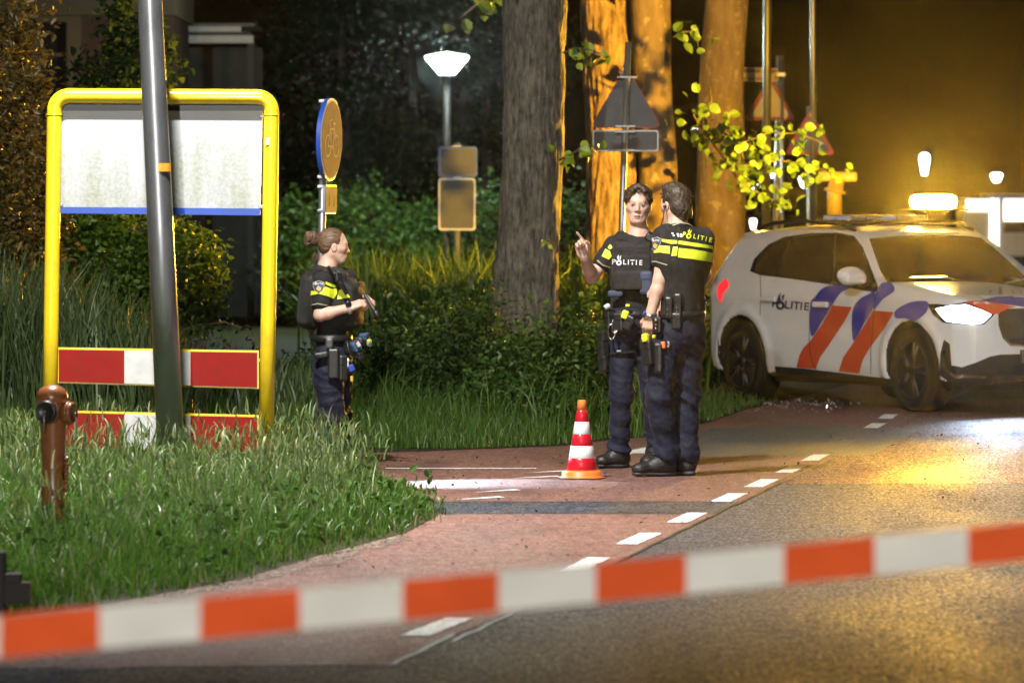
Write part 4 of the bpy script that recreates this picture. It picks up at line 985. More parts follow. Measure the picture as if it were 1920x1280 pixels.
D = 132.0; b0 = B(1900,D); vn = thing('service_van', 'white van with brightly lit sides at the right edge behind the bonnet', 'van', b0)
LH = lambda px, py: P(px,py,D)-b0
M['van_white'] = mat('white van paint', (.75,.75,.74), .35, coat=.4)
litm = emis('van side glow', (1.0,.97,.93), 2.6); M['lit'] = litm  # windows and pillar glow in place of strong outside light on the van
gy = HY+F*CAMZ/D
hbox('body', 1806, 372, 2090, gy-22, .0, 1.9, 'van_white', vn); hbox('roof', 1850, 364, 2085, 372, .02, 1.85, 'van_white', vn)
for q in ((1812,374,1852,396),(1882,374,1960,414),(1966,374,2080,414)): hbox('window', *q, -.012, .02, 'lit', vn)
hbox('pillar', 1856, 373, 1872, gy-24, -.03, .04, 'lit', vn)
hbox('trim_strip', 1882, 416, 2080, 436, -.02, .03, 'sand', vn); hbox('bumper', 1800, gy-40, 2094, gy-20, -.06, 2.0, 'black', vn)
for px in (1850,2035):
    c_ = LH(px, gy-25); mb = MB(); Mx = Matrix.Rotation(R(90),3,'X'); mb.lathe([(0,0),(.2,.0),(.31,.02),(.31,.2),(0,.2)], 20, (c_.x,.15,.31), Mx); mb.build('wheel', M['black'], vn)
# ================================================================== IMPLICIT SURFACES (smooth bodies)
def surface_nets(Fd, org, h):
    """mesh the zero level of a sampled field (negative inside)"""
    Fd = Fd.astype(np.float32); nx, ny, nz = Fd.shape
    ins = Fd < 0
    cs = np.zeros((nx-1, ny-1, nz-1), np.int8); offs = [(i,j,k) for i in (0,1) for j in (0,1) for k in (0,1)]
    for (i,j,k) in offs: cs += ins[i:nx-1+i, j:ny-1+j, k:nz-1+k]
    act = (cs > 0) & (cs < 8); I, J, K = np.nonzero(act); n = len(I)
    idx = np.full(act.shape, -1, np.int32); idx[I, J, K] = np.arange(n)
    val = {o: Fd[I+o[0], J+o[1], K+o[2]] for o in offs}
    acc = np.zeros((n, 3), np.float32); cnt = np.zeros(n, np.float32)
    for a in offs:
        for ax in range(3):
            if a[ax]: continue
            b = list(a); b[ax] = 1; b = tuple(b)
            va, vb = val[a], val[b]; m = (va < 0) != (vb < 0)
            t = np.where(m, va/(np.where(m, va-vb, 1)), 0)
            p = np.tile(np.array(a, np.float32), (n, 1)); p[:, ax] += t
            acc += np.where(m[:, None], p, 0); cnt += m
    V = (np.stack([I, J, K], 1)+acc/cnt[:, None])*h+np.array(org)
    Qs = []
    for ax in range(3):
        sl0 = [slice(None)]*3; sl1 = [slice(None)]*3; sl0[ax] = slice(0, -1); sl1[ax] = slice(1, None)
        a = ins[tuple(sl0)]; b = ins[tuple(sl1)]
        ch = a != b; u, v_ = [q for q in range(3) if q != ax]
        E = np.stack(np.nonzero(ch), 1)
        ok = (E[:, u] > 0) & (E[:, v_] > 0) & (E[:, u] < act.shape[u]) & (E[:, v_] < act.shape[v_]); E = E[ok]
        fl = a[tuple(E.T)]
        def cell(du, dv):
            c = E.copy(); c[:, u] += du; c[:, v_] += dv; return idx[tuple(c.T)]
        q = np.stack([cell(-1,-1), cell(0,-1), cell(0,0), cell(-1,0)], 1)
        flip = fl if ax != 1 else ~fl
        q = np.where(flip[:, None], q, q[:, ::-1]); Qs.append(q)
    return V, np.concatenate(Qs)
class Solid:
    """union / difference of soft primitives, meshed on a grid"""
    def __init__(s): s.p = []
    def cone(s, a, b, ra, rb, k=0.02, op='u', flat=None):
        a, b = np.array(a, float), np.array(b, float); rm = max(ra, rb)*(max(1, flat[1]) if flat else 1)
        def f(X, Y, Z):
            ba = b-a; L2 = max((ba*ba).sum(), 1e-12)
            t = np.clip(((X-a[0])*ba[0]+(Y-a[1])*ba[1]+(Z-a[2])*ba[2])/L2, 0, 1)
            vx, vy, vz = X-a[0]-ba[0]*t, Y-a[1]-ba[1]*t, Z-a[2]-ba[2]*t; r = ra+(rb-ra)*t
            if flat:
                ax = np.array(flat[0], float); ax /= np.linalg.norm(ax); q = vx*ax[0]+vy*ax[1]+vz*ax[2]; g = q*(1/flat[1]-1)
                vx, vy, vz = vx+g*ax[0], vy+g*ax[1], vz+g*ax[2]
                return (np.sqrt(vx*vx+vy*vy+vz*vz)-r)*min(1, flat[1])
            return np.sqrt(vx*vx+vy*vy+vz*vz)-r
        s.p.append((op, f, np.minimum(a, b)-rm, np.maximum(a, b)+rm, k)); return s
    def ell(s, c, r, k=0.02, op='u', rot=None):
        c = np.array(c, float); r = np.array(r, float); Rm = np.array(rot) if rot is not None else None; bb = r if rot is None else np.full(3, r.max())
        def f(X, Y, Z):
            x, y, z = X-c[0], Y-c[1], Z-c[2]
            if Rm is not None: x, y, z = (Rm[0,0]*x+Rm[1,0]*y+Rm[2,0]*z, Rm[0,1]*x+Rm[1,1]*y+Rm[2,1]*z, Rm[0,2]*x+Rm[1,2]*y+Rm[2,2]*z)
            k0 = np.sqrt((x/r[0])**2+(y/r[1])**2+(z/r[2])**2); k1 = np.sqrt((x/r[0]**2)**2+(y/r[1]**2)**2+(z/r[2]**2)**2)
            return k0*(k0-1)/np.maximum(k1, 1e-6)
        s.p.append((op, f, c-bb, c+bb, k)); return s
    def box(s, c, hs, rnd=0.01, k=0.01, op='u', rot=None):
        c = np.array(c, float); hs = np.array(hs, float); Rm = np.array(rot) if rot is not None else None; bb = hs if rot is None else np.full(3, np.linalg.norm(hs))
        def f(X, Y, Z):
            x, y, z = X-c[0], Y-c[1], Z-c[2]
            if Rm is not None: x, y, z = (Rm[0,0]*x+Rm[1,0]*y+Rm[2,0]*z, Rm[0,1]*x+Rm[1,1]*y+Rm[2,1]*z, Rm[0,2]*x+Rm[1,2]*y+Rm[2,2]*z)
            qx, qy, qz = np.abs(x)-hs[0]+rnd, np.abs(y)-hs[1]+rnd, np.abs(z)-hs[2]+rnd
            return np.sqrt(np.maximum(qx,0)**2+np.maximum(qy,0)**2+np.maximum(qz,0)**2)+np.minimum(np.maximum(qx, np.maximum(qy, qz)), 0)-rnd
        s.p.append((op, f, c-bb, c+bb, k)); return s
    def mesh(s, h=0.006, clip=None):
        lo = np.min([p[2] for p in s.p if p[0] == 'u'], 0)-3*h-.02; hi = np.max([p[3] for p in s.p if p[0] == 'u'], 0)+3*h+.02
        n = np.ceil((hi-lo)/h).astype(int)+1; Fd = np.full(n, 0.3, np.float32)
        ax = [lo[i]+np.arange(n[i])*h for i in range(3)]
        for op, f, bl, bh, k in s.p:
            i0 = np.maximum(np.floor((bl-k-.03-lo)/h).astype(int), 0); i1 = np.minimum(np.ceil((bh+k+.03-lo)/h).astype(int)+1, n)
            if (i1 <= i0).any(): continue
            X = ax[0][i0[0]:i1[0], None, None]; Y = ax[1][None, i0[1]:i1[1], None]; Z = ax[2][None, None, i0[2]:i1[2]]
            sl = (slice(i0[0],i1[0]), slice(i0[1],i1[1]), slice(i0[2],i1[2])); A = Fd[sl]; Bv = f(X, Y, Z).astype(np.float32)
            if op == 'u':
                if k > 1e-4:
                    hh = np.clip(.5+.5*(A-Bv)/k, 0, 1); Fd[sl] = A+(Bv-A)*hh-k*hh*(1-hh)
                else: Fd[sl] = np.minimum(A, Bv)
            else:
                Bn = -Bv
                if k > 1e-4:
                    hh = np.clip(.5-.5*(A-Bn)/k, 0, 1); Fd[sl] = A+(Bn-A)*hh+k*hh*(1-hh)
                else: Fd[sl] = np.maximum(A, Bn)
        if clip is not None:
            X = ax[0][:, None, None]; Y = ax[1][None, :, None]; Z = ax[2][None, None, :]
            for c in clip: Fd = np.maximum(Fd, c(X, Y, Z).astype(np.float32))
        return surface_nets(Fd, lo, h)
def smooth_obj(name, V, Q, m, parent, disp=None):
    me = np_mesh(name, V, Q)
    if disp is not None:
        nrm = np.zeros(len(V)*3, np.float32); me.vertices.foreach_get('normal', nrm); nrm = nrm.reshape(-1, 3)
        V2 = V+nrm*disp(V, nrm)[:, None]; me.vertices.foreach_set('co', V2.astype(np.float32).ravel()); me.update()
    return link_mesh(name, me, m, parent, smooth=True)
def snoise(V, f, seed):
    """cheap smooth noise in -1..1"""
    r = np.random.default_rng(seed); o = np.zeros(len(V))
    for i in range(5):
        k = r.normal(size=3)*f*(1+.35*i); o += np.sin(V@k+r.uniform(0,6.28)+1.3*np.sin(V@(r.normal(size=3)*f*.5)+i))/(1+.3*i)
    return o/3.2

def bvh_world(objs):
    Vs = []; Fs = []; o = 0
    bpy.context.view_layer.update()
    for ob in objs:
        Mw = ob.matrix_world; Vs += [Mw @ v.co for v in ob.data.vertices]
        Fs += [[i+o for i in p.vertices] for p in ob.data.polygons]; o += len(ob.data.vertices)
    return BVHTree.FromPolygons(Vs, Fs)
def grid_cut(me, step):
    """cut a flat outline mesh (x,y) into small pieces so that it can follow a curved surface"""
    bm = bmesh.new(); bm.from_mesh(me)
    xs = [v.co.x for v in bm.verts]; ys = [v.co.y for v in bm.verts]
    for ax, lo, hi in ((0, min(xs), max(xs)), (1, min(ys), max(ys))):
        v = lo+step
        while v < hi:
            no = (1,0,0) if ax == 0 else (0,1,0); co = (v,0,0) if ax == 0 else (0,v,0)
            bmesh.ops.bisect_plane(bm, geom=bm.verts[:]+bm.edges[:]+bm.faces[:], plane_co=co, plane_no=no, dist=1e-5); v += step
    bmesh.ops.triangulate(bm, faces=bm.faces); bm.to_mesh(me); bm.free(); return me
def poly_me(polys):
    me = bpy.data.meshes.new('p'); bm = bmesh.new()
    for poly in polys:
        bm.faces.new([bm.verts.new((p[0], p[1], 0)) for p in poly])
    bm.to_mesh(me); bm.free(); return me
CAMP = Vector((0,0,CAMZ))
def patch(name, me, bvh, m, parent, off=0.004, step=6, mirror=None, thick=0.0, dmax=None):
    """lay an outline given in photo pixels onto the surface it is printed on / fitted to"""
    grid_cut(me, step); bpy.context.view_layer.update(); inv = parent.matrix_world.inverted()
    co = []; bad = set()
    for i, v in enumerate(me.vertices):
        dr = (P(v.co.x, v.co.y, 40.0)-CAMP).normalized(); h, nr, fi, dist = bvh.ray_cast(CAMP, dr)
        if h is None or (dmax and h.y > dmax): bad.add(i); co.append(None); continue
        if nr.dot(dr) > 0: nr = -nr
        co.append(inv @ (h+nr*off))
    mp_ = {}; V = []
    for i, c in enumerate(co):
        if c is not None: mp_[i] = len(V); V.append(c)
    Fc = [[mp_[i] for i in p.vertices] for p in me.polygons if not any(i in bad for i in p.vertices)]
    out = bpy.data.meshes.new(name); out.from_pydata(V, [], Fc); out.update()
    o = link_mesh(name, out, m, parent, smooth=True)
    if mirror:
        me2 = out.copy()
        for v in me2.vertices: v.co.y = -v.co.y
        me2.flip_normals(); link_mesh(name, me2, None, parent, smooth=True)
    bpy.data.meshes.remove(me); return o
def curve_px(pts, n=6):
    """closed Catmull-Rom outline through photo points"""
    k = len(pts); out = []
    for i in range(k):
        p0, p1, p2, p3 = (np.array(pts[(i+j-1) % k], float) for j in range(4))
        for s in range(n):
            t = s/n; out.append(tuple(.5*((2*p1)+(-p0+p2)*t+(2*p0-5*p1+4*p2-p3)*t*t+(-p0+3*p1-3*p2+p3)*t**3)))
    return out

# ================================================================== POLICE CAR
def poly_sdf(px, pz, poly):
    """signed distance on a 2D grid to a polygon"""
    X, Z = np.meshgrid(px, pz, indexing='ij'); d2 = np.full(X.shape, 1e9); s = np.ones(X.shape)
    n = len(poly)
    for i in range(n):
        ax, az = poly[i]; bx_, bz = poly[i-1]; ex, ez = bx_-ax, bz-az; wx, wz = X-ax, Z-az
        t = np.clip((wx*ex+wz*ez)/(ex*ex+ez*ez), 0, 1); d2 = np.minimum(d2, (wx-ex*t)**2+(wz-ez*t)**2)
        c1 = Z >= az; c2 = Z < bz; c3 = ex*wz > ez*wx
        fl = (c1 & c2 & c3) | (~c1 & ~c2 & ~c3); s = np.where(fl, -s, s)
    return np.sqrt(d2)*s
def smax(a, b, k):
    h = np.clip(.5-.5*(a-b)/k, 0, 1); return a+(b-a)*h+k*h*(1-h)
HD = R(29); CARC = Vector((3.425, 48.575, 0)); CAR_RZ = math.atan2(-math.cos(HD), math.sin(HD))
car = thing('police_car', 'white police car with red and blue stripes and an amber beacon flashing', 'police car', (CARC.x, CARC.y, .006), CAR_RZ)
M['car_white'] = mat('white car paint', (.66,.66,.65), .28, var=.02, coat=.8, dirt=(.5,.5,.48), dscale=5, damt=.25)
M['cladding'] = mat('black cladding', (.013,.013,.013), .6, spec=.25, var=.2, vscale=20)
M['car_glass'] = mat('dark car glass', (.010,.010,.010), .04, var=.1, coat=.5)
M['car_red'] = mat('orange-red reflective stripe', (.55,.055,.02), .3, var=.03, coat=.4)
M['car_blue'] = mat('blue reflective stripe', (.05,.045,.30), .3, var=.03, coat=.4)
M['chrome'] = mat('bright trim', (.75,.75,.76), .15, 1.0, var=.02)
hg = 0.017
gx = np.arange(-2.36, 2.36, hg); gy_ = np.arange(-1.02, 1.021, hg); gz_ = np.arange(.1, 1.72, hg)
side = [(2.10,.24),(2.19,.36),(2.215,.60),(2.20,.78),(2.13,.90),(1.95,.965),(1.40,1.045),(.86,1.095),(.78,1.11),(.45,1.34),(.16,1.525),(-.05,1.58),(-.5,1.612),(-1.0,1.60),(-1.45,1.555),(-1.78,1.50),(-1.81,1.46),(-1.97,1.13),(-2.06,1.02),(-2.10,.80),(-2.11,.60),(-2.06,.38),(-1.95,.26),(-1.5,.24),(1.5,.22)]
plan = [(2.22,0),(2.21,.45),(2.17,.62),(2.08,.76),(1.90,.86),(1.55,.915),(1.2,.925),(.6,.905),(-.8,.905),(-1.2,.925),(-1.6,.925),(-1.88,.88),(-2.03,.80),(-2.09,.66),(-2.12,.45),(-2.12,0)]
plan = plan+[(x, -y) for x, y in reversed(plan[1:-1])]
sec = [(.80,.10),(.86,.24),(.895,.36),(.915,.55),(.925,.74),(.915,.90),(.885,1.0),(.845,1.07),(.735,1.32),(.665,1.45),(.60,1.535),(.45,1.595),(.2,1.625),(0,1.63)]
sec = sec+[(-y, z) for y, z in reversed(sec[:-1])]
lowz = lambda z: z if z < 1.1 else 1.1+(z-1.1)*.885
side = [(x, lowz(z)) for x, z in side]; sec = [(y, lowz(z)) for y, z in sec]
A2 = poly_sdf(gx, gz_, side); Bp = poly_sdf(gx, gy_, plan); Cs = poly_sdf(gy_, gz_, sec)
Fd = np.empty((len(gx), len(gy_), len(gz_)), np.float32)
for j, yv in enumerate(gy_):
    sh_ = .16*yv*yv*np.interp(gx, [-2.2,-.5,.3,2.3], [-.6,-.1,.8,1.0]); xi = np.clip((gx+sh_-gx[0])/hg, 0, len(gx)-1.001); i0 = xi.astype(int); fr = (xi-i0)[:, None]
    Sl = A2[i0]*(1-fr)+A2[i0+1]*fr
    Fd[:, j, :] = smax(smax(Sl, Bp[:, j][:, None], .09), Cs[j][None, :], .07)
X = gx[:, None, None]; Y = gy_[None, :, None]; Z = gz_[None, None, :]
# shoulder crease and a hollow along the doors, raised hood ribs
Fd += .012*np.exp(-((Z-.70)/.10)**2)*np.exp(-((X+.1)/1.0)**4)*(np.abs(Y) > .6)
Fd -= .010*np.exp(-((Z-.93)/.05)**2)*(np.abs(Y) > .6)
for ax_ in (1.346, -1.346):
    dd_ = np.sqrt((X-ax_)**2+(Z-.36)**2); Fd -= .016*np.exp(-((dd_-.44)/.05)**2)*(np.abs(Y) > .5)
    Fd = np.maximum(Fd, -np.maximum(dd_-.385, .52-np.abs(Y)))
V, Q = surface_nets(Fd, (gx[0], gy_[0], gz_[0]), hg)
body = smooth_obj('body', V, Q, M['car_white'], car)
body.data.materials.append(M['cladding'])
cen = np.zeros(len(body.data.polygons)*3, np.float32); body.data.polygons.foreach_get('center', cen); cen = cen.reshape(-1,3)
slot = np.zeros(len(cen), np.int32)
for ax_ in (1.346, -1.346): slot[(np.hypot(cen[:,0]-ax_, cen[:,2]-.36) < .392)] = 1
slot[cen[:,2] < .27] = 1
body.data.polygons.foreach_set('material_index', slot)
BV = bvh_world([body])
zp = lambda *q: [(1330+a/3.122, 380+b/3.122) for a, b in q]
cp = lambda name, pts, m, off=.004, mirror=False, smooth=False, step=7: patch(name, poly_me([curve_px(zp(*pts), 5) if smooth else zp(*pts)]), BV, M[m] if isinstance(m, str) else m, car, off, step, mirror)
# glazing
cp('side_window', [(268,398),(278,350),(330,285),(400,235),(480,205),(490,215),(440,300),(395,425),(330,415)], 'car_glass', .004, True)
cp('side_window', [(402,428),(445,330),(505,212),(600,196),(700,188),(735,190),(728,300),(722,462),(560,448)], 'car_glass', .004, True)
cp('side_window', [(735,462),(740,320),(748,190),(800,194),(845,215),(890,280),(940,400),(985,505),(960,510),(850,480)], 'car_glass', .004, True)
cp('window_surround', [(238,402),(262,330),(345,245),(440,200),(600,178),(760,176),(850,196),(900,262),(1000,520),(950,522),(700,478),(480,446),(300,425)], 'cladding', .0015, True)
ws = [(935,212),(1100,198),(1300,192),(1500,196),(1590,208),(1660,262),(1760,350),(1880,462),(1960,540),(1840,500),(1660,470),(1400,462),(1180,466),(1045,470),(1000,400)]
cp('windscreen', ws, 'car_glass', .004)
# livery
SB = [[(690,490),(850,486),(775,525),(720,600),(660,700),(598,780),(592,600),(622,548)], [(935,535),(972,522),(962,612),(905,712),(845,808),(838,640),(875,570)],
      [(1005,476),(1062,470),(1085,515),(1015,568),(965,626),(972,545)], [(1278,580),(1272,640),(1205,692),(1150,676),(1092,674),(1094,628),(1180,582)]]
SR = [[(722,600),(838,610),(795,690),(700,835),(650,905),(625,972),(512,962),(530,890),(552,850),(600,800),(665,705)], [(962,630),(1082,640),(1030,730),(940,850),(900,920),(878,998),(760,985),(785,905),(850,812),(910,715)]]
for q in SB: cp('blue_stripe', q, 'car_blue', .0035, True, True)
for q in SR: cp('red_stripe', q, 'car_red', .0045, True)
cp('blue_stripe', [(1590,572),(1680,552),(1842,545),(1990,545),(1990,612),(1842,612),(1760,600),(1690,590)], 'car_blue', .004)
cp('red_stripe', [(1500,578),(1560,574),(1640,580),(1800,612),(1740,622),(1700,652),(1650,655),(1580,618)], 'car_red', .005)
# seams
def seam(pts, nm='door_seam', wpx=1.1):
    q = [np.array(p) for p in zp(*pts)]; a = [tuple(p+np.array([-wpx/2,0])) for p in q]; b_ = [tuple(p+np.array([wpx/2,0])) for p in reversed(q)]
    patch(nm, poly_me([a+b_]), BV, M['cladding'], car, .006, 9, True)
seam([(722,470),(640,545),(590,640),(588,780),(590,860),(605,930),(628,975)])
seam([(1000,520),(975,545),(965,640),(958,760),(948,860),(948,1000)])
seam([(300,425),(305,520),(300,660)])
cp('sill', [(385,955),(520,965),(700,985),(990,1020),(1040,1025),(1040,1085),(900,1070),(640,1062),(400,1035)], 'cladding', .006, True)
cp('rear_bumper_trim', [(52,770),(62,850),(112,920),(118,990),(90,970),(52,900)], 'cladding', .006)
# handles, mirror
def hnd(px, py):
    dr = (P(px,py,40)-CAMP).normalized(); h_, n_, _, _ = BV.ray_cast(CAMP, dr); bpy.context.view_layer.update(); q = car.matrix_world.inverted() @ h_
    for sg in (1,-1):
        mb = MB(); mb.box((q.x, q.y*sg+(-.02*sg if q.y < 0 else .02*sg)*1.0, q.z), (.235,.035,.05), None, .014); mb.build('door_handle', M['car_white'], car)
hnd(1542,571)
hnd(1445,560)
for sg in (-1,1):
    s_ = Solid(); s_.ell((.60,1.01*sg,1.115), (.075,.13,.075), .02); s_.box((.63,1.0*sg,1.09), (.06,.10,.045), .03, .03); V, Q = s_.mesh(.008)
    mr = smooth_obj('wing_mirror', V, Q, M['car_white'], car)
    mb = MB(); mb.box((.62,.90*sg,1.04), (.06,.14,.04), None, .01); mb.build('mirror_arm', M['cladding'], mr)
    mb = MB(); mb.box((.535,1.02*sg,1.11), (.012,.18,.10), None, .004); mb.build('mirror_glass', M['car_glass'], mr)
# roof rails
for sg in (-1,1):
    mb = MB(); mb.tube([(.02,.60*sg,1.495),(-.2,.61*sg,1.545),(-.8,.605*sg,1.567),(-1.35,.58*sg,1.545),(-1.62,.55*sg,1.49)], .018, 8); mb.build('roof_rail', M['cladding'], car)
mb = MB(); mb.box((-1.82,0,1.455), (.2,1.05,.03), Matrix.Rotation(R(-8),3,'Y'), .01); mb.build('spoiler', M['car_white'], car)
# front end
hl_m = glow_shell('headlight', (.72,.84,1.0), 16)
cp('headlamp_housing', [(1275,592),(1330,590),(1400,600),(1500,582),(1600,618),(1668,655),(1610,712),(1500,712),(1420,706),(1370,702),(1310,655)], 'black_gloss', .003, True)
cp('headlamp', [(1330,622),(1400,605),(1500,598),(1590,630),(1648,658),(1600,702),(1540,710),(1440,700),(1390,692),(1360,660)], hl_m, .008, True)
cp('grille', [(1700,645),(1722,632),(1842,628),(1990,628),(1990,835),(1842,832),(1768,826),(1730,780),(1704,720)], 'black_gloss', .006)
cp('grille_surround', [(1690,645),(1715,622),(1842,618),(1992,618),(1992,848),(1842,842),(1760,838),(1715,790),(1692,720)], 'chrome', .003)
cp('air_intake', [(1375,800),(1410,825),(1420,950),(1480,962),(1560,935),(1640,900),(1700,888),(1842,884),(1990,884),(1990,1080),(1842,1082),(1640,1085),(1440,1070),(1350,1010),(1355,880)], 'cladding', .005)
cp('bumper_trim', [(1372,865),(1384,865),(1386,962),(1440,1005),(1620,1012),(1618,1024),(1440,1024),(1370,970)], 'chrome', .009)
cp('skid_plate', [(1660,1012),(1842,1012),(1990,1012),(1990,1040),(1842,1040),(1640,1058)], 'chrome', .008)
cp('number_plate_holder', [(1815,860),(1990,858),(1990,945),(1818,940)], 'black', .009)
cp('number_plate', [(1828,862),(1990,860),(1990,938),(1830,936)], mat('number plate yellow', (.75,.55,.03), .4), .013)
cp('plate_band', [(1828,862),(1850,862),(1851,936),(1830,936)], 'blue_paint', .017)
# spoked wheels
for ax_ in (1.346,-1.346):
    for sg in (-1,1):
        Mx = Matrix.Rotation(R(90),3,'X') if sg < 0 else Matrix.Rotation(R(-90),3,'X'); c_ = (ax_, sg*.78, .345)
        whl = empty('wheel', (0,0,0)); whl.parent = car
        mb = MB(); mb.lathe([(.235,-.11),(.31,-.12),(.338,-.10),(.347,-.05),(.347,.05),(.338,.10),(.31,.122),(.25,.125),(.24,.11)], 44, c_, Mx); mb.build('tyre', mat('tyre rubber', (.010,.009,.008), .9, spec=.1), whl)
        mb = MB(); mb.lathe([(.242,.10),(.238,.118),(.222,.112),(.215,.03),(.08,.02),(0,.02)], 40, c_, Mx); mb.build('rim', M['cladding'], whl)
        mb = MB()
        for k in range(10):
            a = 2*math.pi*(k//2)/5+(.13 if k % 2 else -.13); v0 = Vector((.045*math.cos(a),.045*math.sin(a),.10)); v1 = Vector((.225*math.cos(a),.225*math.sin(a),.108))
            mb.tube([Vector(c_)+Mx@v0, Vector(c_)+Mx@v1], .017, 6)
        mb.lathe([(.06,.08),(.055,.115),(0,.118)], 16, c_, Mx); mb.build('spokes', mat('dark alloy', (.05,.05,.05), .45, .8), whl)
# underside
mb = MB(); mb.box((0,0,.24), (3.9,1.5,.10)); mb.build('underbody', M['cladding'], car)
# tail lamp
cp('tail_lamp', [(50,500),(70,470),(104,448),(116,490),(86,530),(70,580),(54,560)], emis('tail lamp', (1.0,.03,.035), .95), .008, True, True)
# roof light bar
lbx = -.38
bar = empty('light_bar', (0,0,0)); bar.parent = car
mb = MB(); mb.box((lbx,0,1.562), (.26,1.20,.03), None, .008); mb.build('bar_base', M['black'], bar)
M['clear_lens'] = mat('clear lamp lens', (.20,.19,.19), .2, var=.3, vscale=25, coat=.6)
M['blue_lens'] = mat('pale blue lens', (.35,.42,.75), .12, var=.2, vscale=30, coat=.6)
for i in range(6):
    yc = -.525+.15*i
    mb = MB(); mb.box((lbx,yc,1.592), (.24,.142,.036), None, .01); mb.build('lens', M['blue_lens'] if i in (0,3) else M['clear_lens'], bar)
mb = MB(); mb.box((lbx,-.14,1.613), (.255,.90,.010), None, .004); mb.build('bar_cover', M['clear_lens'], bar)
byc = .455
s_ = MB(); s_.box((lbx,byc,1.732), (.24,.38,.125), None, .055); s_.build('beacon', glow_shell('lit beacon', (1.0,.70,.18), 90, (1,.85,.5)), bar)  # shell made oversize to take in the glare round the beacon
mb = MB(); mb.box((lbx,byc,1.664), (.46,.44,.012), None, .004); mb.box((lbx,byc,1.615), (.2,.26,.09), None, .01); mb.build('beacon_baffle', M['black'], bar)  # wide plate added to block the beacon's downward light
bl_ = bpy.data.lights.new('beacon_light','POINT'); blo = bpy.data.objects.new('beacon_light', bl_); C.objects.link(blo)
bl_.energy = 9800; bl_.color = (1.0,.60,.07); bl_.shadow_soft_size = .04; blo.parent = car; blo.location = (lbx,byc,1.696)
for sg in (-1,1):
    hl_ = bpy.data.lights.new('headlamp_light','SPOT'); hlo = bpy.data.objects.new('headlamp_light', hl_); C.objects.link(hlo)
    hl_.energy = 420; hl_.color = (.60,.76,1.0); hl_.spot_size = R(112); hl_.spot_blend = .85; hl_.shadow_soft_size = .05
    hlo.parent = car; hlo.location = (2.26,.66*sg,.74); hlo.rotation_euler = Vector((1,0,-.13)).to_track_quat('-Z','Y').to_euler()
# lettering: word with the flame emblem in place of the O
def emblem(cx, cy_, h):
    """ring with a flame rising from it, in a y-down pixel frame"""
    r = h*.36; out = []
    ring = [(cx+r*math.cos(a), cy_+h*.12+r*math.sin(a)) for a in np.linspace(0,2*np.pi,18,endpoint=False)]; inn = [(cx+r*.45*math.cos(a), cy_+h*.12+r*.45*math.sin(a)) for a in np.linspace(0,2*np.pi,18,endpoint=False)]
    for i in range(18): j = (i+1) % 18; out.append([ring[i], ring[j], inn[j], inn[i]])
    out.append([(cx-r*1.15,cy_-h*.22),(cx-r*.2,cy_+h*.02),(cx,cy_-h*.1),(cx+r*.2,cy_+h*.02),(cx+r*1.15,cy_-h*.22),(cx+r*.5,cy_-h*.12),(cx,cy_-h*.22),(cx-r*.5,cy_-h*.12)])
    out.append([(cx-r*.35,cy_-h*.25),(cx-r*.75,cy_-h*.55),(cx-r*.1,cy_-h*.95),(cx-r*.15,cy_-h*.55),(cx+r*.15,cy_-h*.25)])
    out.append([(cx+r*.2,cy_-h*.25),(cx+r*.3,cy_-h*.5),(cx+r*.1,cy_-h*.62),(cx+r*.75,cy_-h*.82),(cx+r*.6,cy_-h*.4),(cx+r*.4,cy_-h*.25)])
    return out
def word_px(p0, p1, h, italic=0.0, bold=.02):
    """'POLITIE' between two photo points along its mid line; height h pixels"""
    p0, p1 = np.array(p0, float), np.array(p1, float); ln = np.linalg.norm(p1-p0); t = (p1-p0)/ln; nrm = np.array([-t[1], t[0]])
    bm = bmesh.new(); frac = [('P',.055),(None,.205),('L',.40),('I',.515),('T',.645),('I',.775),('E',.925)]
    if True:
        for ch, u in frac:
            if ch is None:
                for q in emblem(0,0,h*1.55):
                    vs_ = []
                    for a, b_ in q:
                        pp = p0+t*(u*ln+a)+nrm*b_; vs_.append(bm.verts.new((pp[0], pp[1], 0)))
                    try: bm.faces.new(vs_)
                    except Exception: pass
            else:
                me = text_mesh(ch, 1.0, bold); cs_ = np.array([v.co[:2] for v in me.vertices]); mid = (cs_.max(0)+cs_.min(0))/2; hh = cs_[:,1].max()-cs_[:,1].min(); sc_ = h/hh
                sq = min(1.0, .165*ln/(.62*h)) 
                vs_ = []
                for v in me.vertices:
                    a = (v.co.x-mid[0])*sc_*sq+italic*(v.co.y-mid[1])*sc_; b_ = -(v.co.y-mid[1])*sc_; pp = p0+t*(u*ln+a)+nrm*b_; vs_.append(bm.verts.new((pp[0],pp[1],0)))
                for p in me.polygons:
                    try: bm.faces.new([vs_[i] for i in p.vertices])
                    except Exception: pass
                bpy.data.meshes.remove(me)
    out = bpy.data.meshes.new('word'); bm.to_mesh(out); bm.free(); return out
M['print_dark'] = mat('dark blue lettering', (.02,.022,.06), .4)
a, b_ = zp((375,588),(590,608)); patch('lettering', word_px(a, b_, 15, 0), BV, M['print_dark'], car, .006, 40)
cp('lettering_wing', [(325,545),(345,548),(420,562),(415,578),(370,572)], 'print_dark', .006)
a, b_ = zp((1625,527),(2010,520)); patch('lettering', word_px(a, b_, 7, 0), BV, M['print_dark'], car, .006, 40)
cp('badge_lettering', [(1780,549),(1990,549),(1990,558),(1780,557)], 'white_sheet', .007)
cp('wiper', [(1585,455),(1620,450),(1690,466),(1680,472),(1620,460),(1588,464)], 'chrome', .02)

